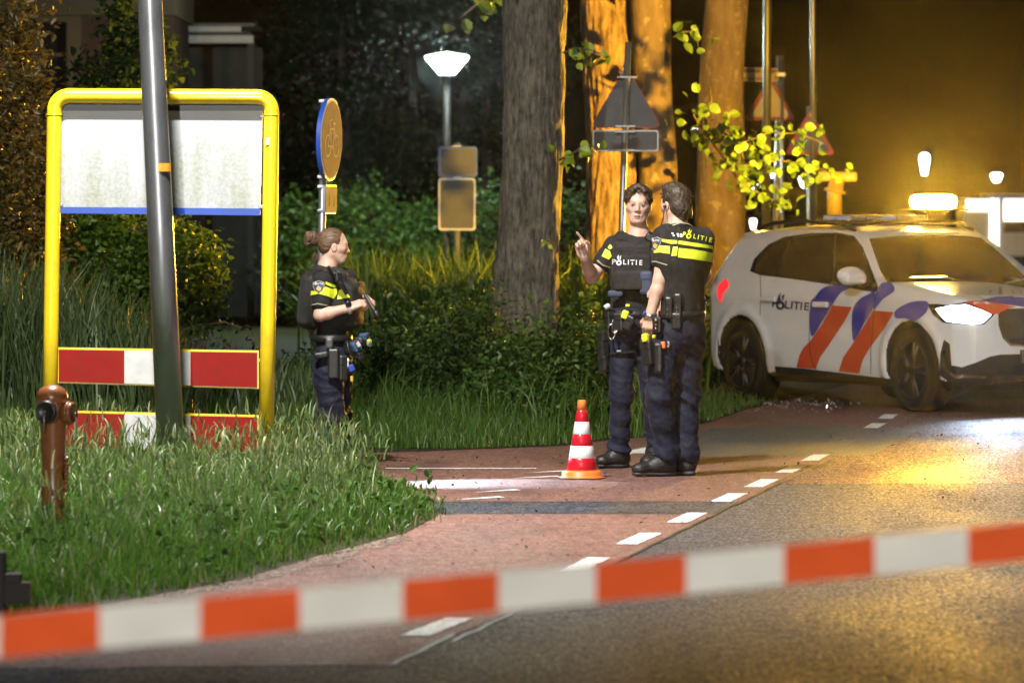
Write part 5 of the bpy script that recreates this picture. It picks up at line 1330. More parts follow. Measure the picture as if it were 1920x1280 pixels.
# window glass crumbs on the path beside the car
n = 150; gp = []
for _ in range(n):
    p = G(random.gauss(1490,60), random.gauss(761,7)) ; gp.append(p)
mb = MB()
for p in gp:
    s_ = random.uniform(.006,.016); q = [Vector((random.uniform(-1,1),random.uniform(-1,1),random.uniform(0,1.4)))*s_ for _ in range(3)]
    mb.add([p+Vector((0,0,.018)), p+q[0]+Vector((0,0,.02)), p+q[1]+Vector((0,0,.02)), p+q[2]+Vector((0,0,.024))], [(0,1,2),(0,2,3),(0,3,1),(1,3,2)])
tag(mb.build('glass_crumbs', mat('broken glass', (.75,.82,.95), .05, .6, var=.02), fix=False), 'tiny glittering glass crumbs on the path beside the car', 'broken glass', kind='stuff')
# ================================================================== PEOPLE
M['skin'] = mat('skin', (.56,.35,.27), .5, var=.10, vscale=28, bump=.04, bscale=200)
M['skin'].node_tree.nodes['Principled BSDF'].inputs['Subsurface Weight'].default_value = .08
M['skin'].node_tree.nodes['Principled BSDF'].inputs['Subsurface Radius'].default_value = (.01,.004,.002)
M['shirt'] = mat('black polo fabric', (.017,.017,.018), .8, var=.25, vscale=30, bump=.25, bscale=90, sheen=.03)
M['vest'] = mat('black ballistic nylon', (.022,.021,.020), .75, var=.3, vscale=40, bump=.3, bscale=150, sheen=.03)
M['trousers'] = mat('dark navy trousers', (.010,.012,.027), .72, var=.3, vscale=12, bump=1.0, bscale=24, sheen=.03)
M['boot'] = mat('black boot leather', (.012,.012,.013), .5, var=.3, vscale=30, bump=.3, bscale=80)
M['sole'] = mat('rubber sole', (.035,.035,.037), .6)
for k_ in ('trousers','shirt','vest'): M[k_].node_tree.nodes['Principled BSDF'].inputs['Specular IOR Level'].default_value = .22
M['hivis'] = mat('fluorescent yellow', (.68,.80,.03), .55, var=.06, vscale=40, emit=None)
M['print_white'] = mat('white lettering', (.72,.74,.75), .5)
M['badge_blue'] = mat('badge blue', (.03,.045,.11), .55)
M['badge_gold'] = mat('badge gold', (.62,.33,.05), .5)
M['navy_pouch'] = mat('navy pouch', (.035,.045,.085), .7, var=.2, bump=.2)
M['gear_black'] = mat('black gear', (.012,.012,.012), .42, var=.3, vscale=30, bump=.1)
M['eye_white'] = mat('eye white', (.62,.60,.57), .25); M['iris'] = mat('iris', (.035,.04,.05), .15)
M['lip'] = mat('lip', (.44,.20,.16), .45); M['mouth'] = mat('mouth opening', (.10,.03,.025), .6)
M['watch'] = mat('steel watch', (.5,.5,.5), .25, .9)
M['seam'] = mat('pale seam', (.35,.35,.22), .7)
def hair_mat(name, c1, c2, st):
    m = bpy.data.materials.new(name); N, L = nodes_of(m); b = N['Principled BSDF']
    tc = N.new('ShaderNodeTexCoord'); mp = N.new('ShaderNodeMapping'); mp.inputs['Scale'].default_value = st; L.new(tc.outputs['Object'], mp.inputs[0])
    no = N.new('ShaderNodeTexNoise'); no.inputs['Scale'].default_value = 60; no.inputs['Detail'].default_value = 5; L.new(mp.outputs[0], no.inputs[0])
    cr = N.new('ShaderNodeValToRGB'); cr.color_ramp.elements[0].position = .32; cr.color_ramp.elements[1].position = .7; cr.color_ramp.elements[0].color = (*c1,1); cr.color_ramp.elements[1].color = (*c2,1)
    L.new(no.outputs['Fac'], cr.inputs[0]); L.new(cr.outputs[0], b.inputs['Base Color']); b.inputs['Roughness'].default_value = .55
    bp = N.new('ShaderNodeBump'); bp.inputs['Strength'].default_value = .8; bp.inputs['Distance'].default_value = .006; L.new(no.outputs['Fac'], bp.inputs['Height']); L.new(bp.outputs[0], b.inputs['Normal'])
    return m
M['hair_dark'] = hair_mat('dark brown hair', (.018,.010,.006), (.075,.042,.024), (1,1,.35))
M['hair_dark2'] = hair_mat('dark hair', (.016,.010,.007), (.06,.04,.027), (1,1,.5))
M['hair_brown'] = hair_mat('brown hair', (.06,.033,.017), (.17,.095,.05), (.35,1,1.6))

def frame(f, u=(0,0,1)):
    f = Vector(f).normalized(); u = Vector(u); l = u.cross(f).normalized(); u = f.cross(l).normalized(); return f, l, u
class Fr:
    """local frame: at(f,l,u) gives a point forward / to the person's left / up"""
    def __init__(s, c, f, u=(0,0,1), sc=1.0): s.c = Vector(c); s.f, s.l, s.u = frame(f, u); s.k = sc; s.R = np.array([[s.f[i], s.l[i], s.u[i]] for i in range(3)])
    def at(s, f, l, u): return s.c+(s.f*f+s.l*l+s.u*u)*s.k
def add_head(s, H, neck):
    k = H.k
    s.ell(H.at(-.012,0,.035), np.array([.098,.077,.090])*k, .02, rot=H.R)
    s.ell(H.at(.022,0,-.035), np.array([.066,.060,.084])*k, .03, rot=H.R)
    s.ell(H.at(.058,0,-.103), np.array([.024,.026,.020])*k, .03, rot=H.R)
    for sg in (1,-1):
        s.cone(H.at(-.01,.05*sg,-.05), H.at(.045,.028*sg,-.10), .022*k, .018*k, .03)
        s.cone(H.at(.058,.044*sg,-.020), H.at(.03,.056*sg,-.018), .016*k, .016*k, .025)
    s.cone(H.at(.074,-.030,.022), H.at(.074,.030,.022), .013*k, .013*k, .03)
    s.cone(H.at(.080,0,.015), H.at(.104,0,-.032), .008*k, .0115*k, .014)
    for sg in (1,-1):
        s.ell(H.at(.090,.012*sg,-.038), np.array([.011,.008,.008])*k, .008, rot=H.R)
        s.ell(H.at(.094,.033*sg,.002), np.array([.010,.017,.010])*k, .012, 's', rot=H.R)
        s.ell(H.at(-.012,.079*sg,-.008), np.array([.021,.010,.033])*k, .006, rot=H.R)
        s.ell(H.at(-.006,.090*sg,-.008), np.array([.011,.007,.018])*k, .006, 's', rot=H.R)
    s.cone(H.at(.074,-.022,-.066), H.at(.074,.022,-.066), .0085*k, .0085*k, .012); s.ell(H.at(.084,0,-.066), np.array([.009,.016,.007])*k, .008, rot=H.R)
    s.cone(H.at(.074,-.018,-.080), H.at(.074,.018,-.080), .009*k, .009*k, .012)
    s.cone(H.at(-.028,0,-.05), neck, .052*k, .058, .03)
def face_parts(root, H, open_mouth=False, lashes=True):
    k = H.k
    for sg in (1,-1):
        mb = MB(); c = H.at(.0795 if lashes else .076,.033*sg,.001)
        mb.lathe([(0,-.0125*k),(.0095*k,-.008*k),(.0125*k,0),(.0095*k,.008*k),(0,.0125*k)], 14, c); e = mb.build('eye', M['eye_white'], root)
        mb = MB(); q = Vector(H.f).to_track_quat('Z','Y').to_matrix(); mb.lathe([(.0068*k,.0105*k),(.0055*k,.0128*k),(0,.0135*k)], 12, c, q); mb.build('iris', M['iris'], e)
        if lashes:
            mb = MB(); mb.tube([H.at(.086,.046*sg,.002), H.at(.0935,.033*sg,.0115), H.at(.090,.019*sg,.004)], .0028*k, 6); mb.build('eyelid', M['skin'], e)
        mb = MB(); mb.tube([H.at(.076,.053*sg,.021), H.at(.0865,.036*sg,.0275), H.at(.0885,.017*sg,.0245)], [.002*k,.0036*k,.003*k], 6); mb.build('eyebrow', M['hair_dark'], root)
    mb = MB(); mb.tube([H.at(.0785,-.026,-.0735), H.at(.0868,-.016,-.073), H.at(.0905,0,-.0725), H.at(.0868,.016,-.073), H.at(.0785,.026,-.0735)], [.002*k,(.0036 if open_mouth else .0018)*k,(.0042 if open_mouth else .002)*k,(.0036 if open_mouth else .0018)*k,.002*k], 8); mb.build('mouth', M['mouth'], root)
    mb = MB(); mb.tube([H.at(.079,-.025,-.0715), H.at(.087,-.013,-.068), H.at(.0905,0,-.0672), H.at(.087,.013,-.068), H.at(.079,.025,-.0715)], [.0015*k,.0032*k,.0036*k,.0032*k,.0015*k], 8); mb.tube([H.at(.080,-.02,-.0775), H.at(.0885,-.01,-.0805), H.at(.0895,.0,-.0815), H.at(.0885,.01,-.0805), H.at(.080,.02,-.0775)], [.0015*k,.0042*k,.005*k,.0042*k,.0015*k], 8); mb.build('lips', M['lip'], root)
def add_hand(s, wr, d, n, thumb, curls, spread=.0, tcurl=.4, sc=1.0, idx=None):
    """d: hand direction, n: out of the palm, thumb: +1/-1 picks the side; curls: four curl amounts from index to little"""
    d = Vector(d).normalized(); n = Vector(n); n = (n-d*n.dot(d)).normalized(); t = d.cross(n).normalized()*thumb
    Rm = np.array([[d[i], t[i], n[i]] for i in range(3)]); wr = Vector(wr)
    s.box(wr+d*.048*sc, np.array([.046,.040,.0145])*sc, .014*sc, .016, rot=Rm)
    s.cone(wr-d*.02, wr+d*.02*sc, .026*sc, .026*sc, .02, flat=(n, .75))
    Ls = [.040,.045,.042,.033]; offs = [.030,.010,-.010,-.029]; st = [.088,.092,.088,.080]
    for i in range(4):
        p = wr+d*st[i]*sc+t*offs[i]*sc; a = 0.0; dirv = d+t*spread*(1.5-i)
        if idx is not None and i == 0: dirv = Vector(idx)
        dirv.normalize(); ns = (n-dirv*n.dot(dirv)).normalized()
        for j, (fr, r0) in enumerate(((1.0,.0098),(.66,.009),(.52,.0082))):
            a += curls[i]*(1.0 if j else .8); q = p+(dirv*math.cos(a)+ns*math.sin(a))*Ls[i]*fr*sc
            s.cone(p, q, r0*sc, (r0-.0008)*sc, .004); p = q
    b = wr+d*.022*sc+t*.026*sc; d1 = (d*.75+t*.55+n*.35).normalized(); m1 = b+d1*.045*sc; d2 = (d*.9-t*.25*tcurl+n*tcurl).normalized(); m2 = m1+d2*.034*sc; d3 = (d*.8-t*.6*tcurl+n*tcurl*.6).normalized()
    s.cone(b, m1, .016*sc, .0125*sc, .012); s.cone(m1, m2, .0115*sc, .010*sc, .006); s.cone(m2, m2+d3*.024*sc, .0100*sc, .0085*sc, .005)
    return t, n
def arm(s, sh, el, wr, r=1.0):
    s.cone(sh, el, .050*r, .041*r, .02); s.cone(el, Vector(el).lerp(Vector(wr), .3), .041*r, .0415*r, .02); s.cone(Vector(el).lerp(Vector(wr), .3), wr, .0415*r, .0275*r, .02)
def boots(root, ank, toe, w=.048, lab=None):
    """laced boot: ankle joint, toe point on the ground"""
    a = Vector(ank); t = Vector(toe); heel = Vector((a.x, a.y, 0)); d = Vector((t.x-a.x, t.y-a.y, 0)); L_ = d.length; d.normalize(); heel -= d*.065
    ln = (t-heel).length; side_ = Vector((-d.y, d.x, 0)); Rm = np.array([[d[i], side_[i], (0,0,1)[i]] for i in range(3)])
    s = Solid(); at = lambda f, z: heel+d*f*ln+Vector((0,0,z))
    s.cone(at(.22,.07), Vector((a.x, a.y, a.z+.03)), .052, .054, .03); s.cone(at(.15,.055), at(.45,.06), .045, .046, .03)
    s.cone(at(.40,.065), at(.82,.048), .050, .040, .04, flat=((0,0,1), .85)); s.ell(at(.86,.042), np.array([.05,.046,.032]), .03, rot=Rm)
    s.cone(Vector((a.x, a.y, a.z)), at(.45,.08), .046, .036, .04)
    s.box(at(.5,-.1), (ln*.7,.3,.1), .0, .0, 's', rot=Rm)
    V, Q = s.mesh(.0065); bo = smooth_obj('boot', V, Q, M['boot'], root, lambda V, N_: .002*snoise(V*np.array([1,1,2]), 90, 4))
    s = Solid(); s.cone(at(.10,.014), at(.35,.012), .040, .036, .01, flat=((0,0,1), .42)); s.cone(at(.35,.012), at(.88,.015), .038, .044, .02, flat=((0,0,1), .38))
    V, Q = s.mesh(.006); smooth_obj('sole', V, Q, M['sole'], bo)
    mb = MB()
    for i in range(5):
        c = Vector((a.x, a.y, a.z)).lerp(at(.62,.085), .12+.2*i)+d*.045*(1-.13*i)+Vector((0,0,.03-.002*i)); mb.tube([c-side_*.02, c+d*.004+Vector((0,0,.004)), c+side_*.02], .0028, 5)
    mb.build('laces', M['sole'], bo)
def trousers(root, pel, fv, hips, knees, anks, waist_z, seed, r=(.098,.074,.066), waist=.145):
    f, l, u = frame(fv); Rm = np.array([[f[i], l[i], u[i]] for i in range(3)]); s = Solid(); p = Vector(pel)
    s.ell(p, (.125,.168,.13), .04, rot=Rm); s.cone(p+Vector((0,0,.03)), Vector((p.x, p.y, waist_z)), waist, waist-.008, .04, flat=(f, .78))
    for h, k_, a in zip(hips, knees, anks):
        h, k_, a = Vector(h), Vector(k_), Vector(a)
        s.cone(h, k_, r[0], r[1], .035); s.cone(k_, k_.lerp(a, .45), r[1], r[2]+.003, .03); s.cone(k_.lerp(a, .45), a+Vector((0,0,.03)), r[2]+.003, r[2], .03)
        s.cone(a+Vector((0,0,.045)), a+Vector((0,0,.01)), r[2]+.004, r[2]+.006, .02)
    s.box(Vector((p.x, p.y, waist_z+.05)), (.3,.3,.05), .0, .0, 's')
    V, Q = s.mesh(.007)
    ks = np.array([list(k_) for k_ in knees]); aa = np.array([list(a) for a in anks])
    def dsp(V, N_):
        nk = np.min([np.linalg.norm(V-k_, axis=1) for k_ in ks], 0); na = np.min([np.linalg.norm(V-a, axis=1) for a in aa], 0); ncr = np.linalg.norm(V-np.array(p)+np.array([0,0,.12]), axis=1)
        amt = .0024+.0095*np.exp(-(nk/.12)**2)+.011*np.exp(-(na/.13)**2)+.009*np.exp(-(ncr/.14)**2)
        q = V*np.array([10,10,15.])+V[:, [2,2,0]]*np.array([11,-9,6.]); q2 = V*np.array([14,14,24.])-V[:, [2,2,1]]*np.array([13,6,8.])
        a_ = snoise(q, 1.0, seed); b_ = snoise(q2, 1.0, seed+1)
        return amt*((1-2*np.abs(a_))*1.5+.6*b_)
    return smooth_obj('trousers', V, Q, M['trousers'], root, dsp)
def strands(root, H, n, seed, m, lo=.10, ln=.03, back=0.0, name='hair_tuft', zmin=.0, rad=.0011):
    r = random.Random(seed); mb = MB()
    for _ in range(n):
        a = r.uniform(0, 2*math.pi); e = r.uniform(zmin, 1.0); q = math.sqrt(max(0, 1-e*e)); v = Vector((q*math.cos(a), q*math.sin(a), e))
        p0 = H.at(-.015+v.x*.105, v.y*.085, .045+v.z*.088); tn = (H.f*v.x+H.l*v.y+H.u*v.z); dr = (tn*r.uniform(.3,1)+H.u*r.uniform(-.2,.5)-H.f*back+Vector((r.gauss(0,.5), r.gauss(0,.5), r.gauss(0,.3)))).normalized()
        L_ = ln*r.uniform(.5,1.3); mb.tube([p0-tn*.006, p0+dr*L_*.5, p0+dr*L_+Vector((0,0,-.004))], [rad*1.6, rad*1.2, rad*.4], 4, cap=False)
    return mb.build(name, m, root, fix=False)
def pouch(root, c, f, size, m='gear_black', bev=.012, name='pouch', tilt=None, flap=True):
    f_, l_, u_ = frame(f); Rm = Matrix(((f_.x,l_.x,u_.x),(f_.y,l_.y,u_.y),(f_.z,l_.z,u_.z)))
    if tilt is not None: Rm = Rm @ Matrix.Rotation(tilt, 3, 'X')
    mb = MB(); mb.box(c, size, Rm, bev); o = mb.build(name, M[m] if isinstance(m, str) else m, root)
    if flap:
        mb = MB(); mb.box(Vector(c)+Rm@Vector((size[0]*.06,0,size[2]*.28)), (size[0]*1.02,size[1]*1.04,size[2]*.45), Rm, bev); mb.build('flap', M[m] if isinstance(m, str) else m, o)
    return o
def belt(root, c, f, rx, ry, h=.048, m='gear_black'):
    f_, l_, u_ = frame(f); mb = MB(); n = 40; vs_ = []
    for z_, e in ((-h/2,0),(-h/2,.008),(h/2,.008),(h/2,0)):
        for j in range(n):
            a = 2*math.pi*j/n; vs_.append(Vector(c)+f_*(rx+e)*math.cos(a)+l_*(ry+e)*math.sin(a)+Vector((0,0,z_)))
    mb.add(vs_, [(i*n+j, i*n+(j+1) % n, (i+1)*n+(j+1) % n, (i+1)*n+j) for i in range(3) for j in range(n)], True); return mb.build('belt', M[m], root)
def shield(cx, cy_, w_, h_, sk=0.0):
    q = [(-.5,-.36),(-.25,-.44),(0,-.5),(.25,-.44),(.5,-.36),(.47,0),(.3,.3),(0,.5),(-.3,.3),(-.47,0)]; return [(cx+a*w_+sk*b_*h_, cy_+b_*h_) for a, b_ in q]
def badge(bvh, root, cx, cy_, w_, h_, sk=0.0):
    patch('sleeve_badge', poly_me([shield(cx,cy_,w_,h_,sk)]), bvh, M['seam'], root, .005, 4); patch('badge_field', poly_me([shield(cx,cy_,w_*.88,h_*.9,sk)]), bvh, M['badge_blue'], root, .0065, 4)
    fl = [(cx-.2*w_,cy_+.12*h_),(cx-.02*w_,cy_-.12*h_),(cx+.06*w_,cy_-.02*h_),(cx+.24*w_,cy_+.06*h_),(cx+.12*w_,cy_+.26*h_),(cx-.05*w_,cy_+.3*h_)]
    patch('badge_flame', poly_me([fl]), bvh, M['badge_gold'], root, .008, 4)
    patch('badge_word', word_px((cx-.38*w_,cy_-.26*h_),(cx+.4*w_,cy_-.26*h_), h_*.13), bvh, M['print_white'], root, .008, 40)

# ------------------------------------------------------------------ the officer who points
D = 37.1; S_ = F/D; rpx, fpy = 1180, 877
pb = thing('person', 'officer facing the camera in a black vest, pointing with a raised hand', 'person', Vector((P(rpx,0,D).x, D, .006)), 0, 'police officers')
J = lambda px, py, dy=0.0: Vector(((px-rpx)/S_, dy, (fpy-py)/S_))
H = Fr(J(1196.5,387), (-.06,-1,.03), (.03,0,1), .99)
neck = J(1197,447,.01); fc = (-.12,-1,0); ch = J(1191,497,.0); pel = J(1184,606,.0)
shR, shL = J(1153,464,.0), J(1238,466,.03); elR, wrR = J(1109,521,-.04), J(1094,480,-.22)
elL, wrL = J(1250,540,.02), J(1225,600,-.12)
hips = [J(1165,640,-.005), J(1210,640,.02)]; knees = [J(1165,738,-.03), J(1226,738,.0)]; anks = [J(1161,845,.0), J(1232,848,.05)]
s = Solid(); add_head(s, H, neck)
s.cone(neck, ch, .068, .10, .05, flat=((0,1,0), .85)); s.ell(ch, (.16,.105,.17), .05); s.cone(ch, pel, .12, .125, .05, flat=((0,1,0), .75)); s.cone(shR, shL, .055, .055, .04)
arm(s, shR, elR, wrR); arm(s, shL, elL, wrL)
add_hand(s, wrR, J(1085,452,-.25)-wrR, (.12,-1,.1), 1, (.05,1.15,1.2,1.2), tcurl=.75, sc=1.0, idx=J(1071,429,-.30)-J(1087,449,-.26))
add_hand(s, wrL, (-.1,-.3,-1), (-1,0,0), 1, (.5,.55,.6,.6))
for h_, k_, a in zip(hips, knees, anks): s.cone(h_, k_, .08, .055, .03); s.cone(k_, a, .055, .04, .03)
V, Q = s.mesh(.0055); smooth_obj('body', V, Q, M['skin'], pb)
face_parts(pb, H, True)
hr = Solid(); hr.ell(H.at(-.022,0,.050), np.array([.108,.092,.092])*H.k, .01, rot=H.R)
hr.box(H.at(.11,0,-.03), np.array([.085,.068,.108])*H.k, .03, .02, 's', rot=H.R); hr.box(H.at(.02,0,-.10), np.array([.2,.2,.085])*H.k, .0, .02, 's', rot=H.R)
for sg in (1,-1):   # centre-parted fringe swept to both sides
    for i in range(5):
        y0 = .004+.006*i; hr.cone(H.at(.065-.012*i,y0*sg,.128-.001*i), H.at(.082-.014*i,(.040+.008*i)*sg,.098-.002*i), .016, .015, .012); hr.cone(H.at(.082-.014*i,(.040+.008*i)*sg,.098-.002*i), H.at(.070-.016*i,(.066+.006*i)*sg,.045-.004*i), .015, .009, .012)
V, Q = hr.mesh(.0055)
def hair_d(V, N_): return .0035*snoise(V*np.array([1.0,1.0,.35]), 130, 5)+.003*snoise(V, 60, 6)
smooth_obj('hair', V, Q, M['hair_dark'], pb, hair_d); strands(pb, H, 240, 3, M['hair_dark'], ln=.024, zmin=.3, rad=.0013)
# polo, vest
s = Solid(); s.ell(ch+Vector((0,.01,.0)), (.178,.122,.19), .05); s.cone(ch, J(1186,590), .142, .148, .06, flat=((0,1,0), .76)); s.cone(shR, shL, .066, .066, .05); s.cone(neck+Vector((0,0,-.03)), ch, .075, .12, .05, flat=((0,1,0), .85))
s.cone(shR, shR.lerp(elR, .50), .070, .066, .03); s.cone(shL, shL.lerp(elL, .62), .068, .066, .03)
for i in range(14):
    a0, a1 = 2*math.pi*i/14, 2*math.pi*(i+1)/14; fn = lambda a: neck+Vector((.074*math.cos(a), .066*math.sin(a)+.004, .012+.024*math.sin(a)))
    if abs(a0-4.7) > .5: s.cone(fn(a0), fn(a1), .013, .013, .008)
V, Q = s.mesh(.0065); shb = smooth_obj('polo_shirt', V, Q, M['shirt'], pb, lambda V, N_: .005*snoise(V*np.array([1,1,2.2]), 22, 8))
s = Solid(); vc = J(1190,497,-.01); f_, l_, u_ = frame(fc); Rv = np.array([[f_[i], l_[i], u_[i]] for i in range(3)])
s.ell(vc+Vector((0,-.005,0)), (.172,.158,.21), .03, rot=None); s.box(vc+f_*.125+Vector((0,0,-.005)), (.024,.125,.155), .02, .04, rot=Rv); s.box(vc-f_*.11, (.024,.125,.16), .02, .04, rot=Rv)
s.box(vc+f_*.155+Vector((0,0,-.105)), (.022,.115,.06), .012, .008, rot=Rv); s.box(vc+f_*.15+Vector((0,0,.0)), (.014,.118,.062), .01, .006, rot=Rv); s.box(vc+f_*.14+Vector((0,0,.095)), (.016,.10,.03), .012, .01, rot=Rv)
for lx in (-.095,.095): s.cone(vc+l_*lx+f_*.10+Vector((0,0,.12)), vc+l_*lx*.92+Vector((0,0,.185)), .03, .03, .02, flat=(l_, 1.2)); s.cone(vc+l_*lx*.92+Vector((0,0,.185)), vc+l_*lx-f_*.08+Vector((0,0,.13)), .03, .03, .02, flat=(l_, 1.2))
s.ell(neck+Vector((0,-.05,-.005)), (.075,.12,.075), .03, 's'); s.box(vc+Vector((0,0,-.24)), (.4,.4,.07), 0, .01, 's')
for sg, sh_, e_ in ((1,shR,elR),(-1,shL,elL)): s.cone(sh_+Vector((-.03*sg,0,-.06)), sh_.lerp(e_, .8), .075, .085, .02, 's')
V, Q = s.mesh(.0065); vb = smooth_obj('vest', V, Q, M['vest'], pb, lambda V, N_: .003*snoise(V, 30, 2))
bvS, bvV = bvh_world([shb]), bvh_world([vb])
z2 = lambda *q: [(1050+a/4.267, 330+b/4.267) for a, b in q]
patch('lettering', word_px((1149,490.5),(1206,492.5), 9.2), bvV, M['print_white'], pb, .005, 40)
patch('hivis_band', poly_me([z2((335,642),(366,583),(402,600),(412,640),(392,668))]), bvS, M['hivis'], pb, .005, 5); patch('hivis_band', poly_me([z2((383,572),(404,548),(420,575),(400,588))]), bvS, M['hivis'], pb, .005, 5)
patch('sleeve_hem', poly_me([z2((298,680),(304,672),(345,705),(402,726),(400,735),(342,715))]), bvS, M['seam'], pb, .005, 5)
patch('vest_seam', poly_me([z2((405,580),(670,598),(670,602),(405,584))]), bvV, M['gear_black'], pb, .004, 8); patch('vest_seam', poly_me([z2((410,508),(690,520),(690,525),(410,513))]), bvV, M['gear_black'], pb, .004, 8)
mb = MB(); mb.tube([J(1217,430,-.03), J(1216,450,-.09), J(1219,470,-.16), J(1221,500,-.17)], .0045, 8); mb.build('radio_cord', M['gear_black'], pb)
mb = MB(); Mx = Matrix.Rotation(R(90),3,'X'); mb.lathe([(.018,0),(.03,.01),(.03,.025),(.02,.035)], 16, J(1217,446,-.13), Mx); mb.build('microphone', M['gear_black'], pb)
pouch(pb, J(1211,531,-.17), (-.2,-1,0), (.06,.085,.155), 'navy_pouch', .02)
pouch(pb, J(1153,551,-.14), (-.3,-1,0), (.03,.10,.04), 'navy_pouch', .012, flap=False)
trb = trousers(pb, pel, fc, hips, knees, anks, J(0,578).z, 31, (.090,.070,.062))
belt(pb, J(1185,590), fc, .125, .158)
for a, t in zip(anks, (J(1121,877,-.08), J(1209,877,-.13))): boots(pb, a, Vector((t.x,t.y,0)))
# belt gear
pouch(pb, J(1160,604,-.14), (-.5,-1,0), (.05,.07,.12), name='holster'); pouch(pb, J(1143,600,-.10), (-1,-.5,0), (.06,.06,.13), name='holster')
mb = MB(); mb.lathe([(.016,-.02),(.018,0),(.018,.012),(.012,.02)], 14, J(1138,575,-.14), Matrix.Rotation(R(60),3,'Y')); mb.build('torch_holder', M['white_sheet'], pb)
for i, (px, py, r_) in enumerate(((1146,622,.038),(1152,612,.034))):
    mb = MB(); c = J(px,py,-.15); mb.tube([c+Vector((r_*math.cos(a)*.6, .01*math.sin(a), r_*math.sin(a)*1.3)) for a in np.linspace(0,2*np.pi,18)], .0055, 6); mb.build('handcuff', M['chrome'], pb)
pouch(pb, J(1131,632,-.06), (-1,-.6,0), (.05,.06,.07)); gl = pouch(pb, J(1131,656,-.06), (-1,-.6,0), (.06,.06,.10)); pouch(pb, J(1131,682,-.06), (-1,-.6,0), (.055,.07,.13), 'gear_black', .025, 'gloves')
pouch(pb, J(1171,590,-.185), (-.3,-1,0), (.03,.045,.055), 'hivis', .01, 'stun_gun_grip', R(-20), False); pouch(pb, J(1176,573,-.17), (-.2,-1,0), (.015,.028,.016), 'hivis', .004, 'yellow_tag', None, False); pouch(pb, J(1177,605,-.18), (-.3,-1,0), (.04,.06,.10), name='holster', tilt=R(-25))
th = frame((-.3,-1,0)); mb = MB(); n = 30; c = J(1166,660,-.01)
mb.tube([c+Vector((.094*math.cos(a), .094*math.sin(a), .012*math.sin(a+1))) for a in np.linspace(0,2*np.pi,n)], .016, 6, flat=.35); mb.build('thigh_strap', M['gear_black'], pb)
pouch(pb, J(1160,660,-.115), (-.2,-1,0), (.018,.05,.03), name='buckle', flap=False)

# ------------------------------------------------------------------ the officer turned away
D = 36.0; S_ = F/D; rpx, fpy = 1262, 893
pc_ = thing('person', 'officer seen from behind with yellow stripes across the back of a black polo', 'person', Vector((P(rpx,0,D).x, D, .006)), 0, 'police officers')
J = lambda px, py, dy=0.0: Vector(((px-rpx)/S_, dy, (fpy-py)/S_))
H = Fr(J(1265,386,.02), (-.62,.78,-.04), (.0,0,1), .96)
neck = J(1271,432,.0); fc = (-.5,.86,0); ch = J(1282,488,.0); pel = J(1277,625,.0)
shL, shR = J(1246,446,-.03), J(1318,449,.06); elL, wrL = J(1237,527,-.06), J(1219,592,-.08); elR, wrR = J(1322,520,.16), J(1262,545,.30)
hips = [J(1248,655,-.03), J(1290,655,.04)]; knees = [J(1234,748,-.05), J(1288,748,.06)]; anks = [J(1250,853,-.02), J(1288,858,.05)]
f_, l_, u_ = frame(fc); Rc = np.array([[f_[i], l_[i], u_[i]] for i in range(3)])
s = Solid(); add_head(s, H, neck); s.cone(neck, ch, .066, .10, .05); s.ell(ch, (.105,.16,.17), .05, rot=Rc); s.cone(ch, pel, .12, .125, .05, flat=(f_, .75)); s.cone(shR, shL, .055, .055, .04)
arm(s, shL, elL, wrL, 1.05); arm(s, shR, elR, wrR)
add_hand(s, wrL, (-.18,-.02,-1), (.25,1,0), -1, (1.0,1.05,1.1,1.1), tcurl=.8, sc=1.0); add_hand(s, wrR, (-1,.2,.1), (0,-.2,-1), 1, (.6,.6,.7,.7))
for h_, k_, a in zip(hips, knees, anks): s.cone(h_, k_, .08, .055, .03); s.cone(k_, a, .055, .04, .03)
V, Q = s.mesh(.0055); smooth_obj('body', V, Q, M['skin'], pc_); face_parts(pc_, H)
hr = Solid(); hr.ell(H.at(-.020,0,.045), np.array([.108,.088,.098])*H.k, .01, rot=H.R); hr.ell(H.at(-.055,0,-.02), np.array([.062,.072,.06])*H.k, .03, rot=H.R); hr.cone(H.at(-.085,0,-.03), H.at(-.075,0,-.085), .045*H.k, .03*H.k, .03, flat=(H.l, 1.25))
hr.ell(H.at(.02,0,.11), np.array([.07,.06,.04])*H.k, .03, rot=H.R)
hr.box(H.at(.125,0,-.03), np.array([.075,.12,.10])*H.k, .02, .02, 's', rot=H.R); hr.box(H.at(.06,0,-.07), np.array([.085,.12,.075])*H.k, .01, .015, 's', rot=H.R)
V, Q = hr.mesh(.0055); smooth_obj('hair', V, Q, M['hair_dark2'], pc_, lambda V, N_: .004*snoise(V*np.array([1,1,.7]), 120, 15)+.004*snoise(V, 55, 16)); strands(pc_, H, 260, 7, M['hair_dark2'], ln=.024, zmin=.0, rad=.0014)
mb = MB(); e = H.at(-.012,.094,-.012); mb.tube([e, e+Vector((-.004,-.006,-.02)), J(1243,412,-.05), J(1238,428,-.05), J(1243,440,-.07)], .004, 7); mb.lathe([(0,-.012),(.011,-.006),(.011,.006),(0,.012)], 10, e); mb.build('earpiece', M['gear_black'], pc_)
mb = MB(); mb.lathe([(.02,-.03),(.026,0),(.024,.03),(.012,.036)], 14, J(1292,403,.10)); mb.build('radio_microphone', M['gear_black'], pc_)
s = Solid(); s.ell(ch, (.128,.185,.195), .05, rot=Rc); s.cone(ch, J(1279,590), .150, .140, .06, flat=(f_, .80)); s.cone(shR, shL, .068, .070, .05); s.cone(neck+Vector((0,0,-.03)), ch, .078, .13, .06, flat=(f_, .85))
s.cone(shL, shL.lerp(elL, .50), .068, .068, .03); s.cone(shL.lerp(elL,.3), shL.lerp(elL, .53), .062, .070, .02); s.cone(shR, shR.lerp(elR, .6), .068, .066, .03)
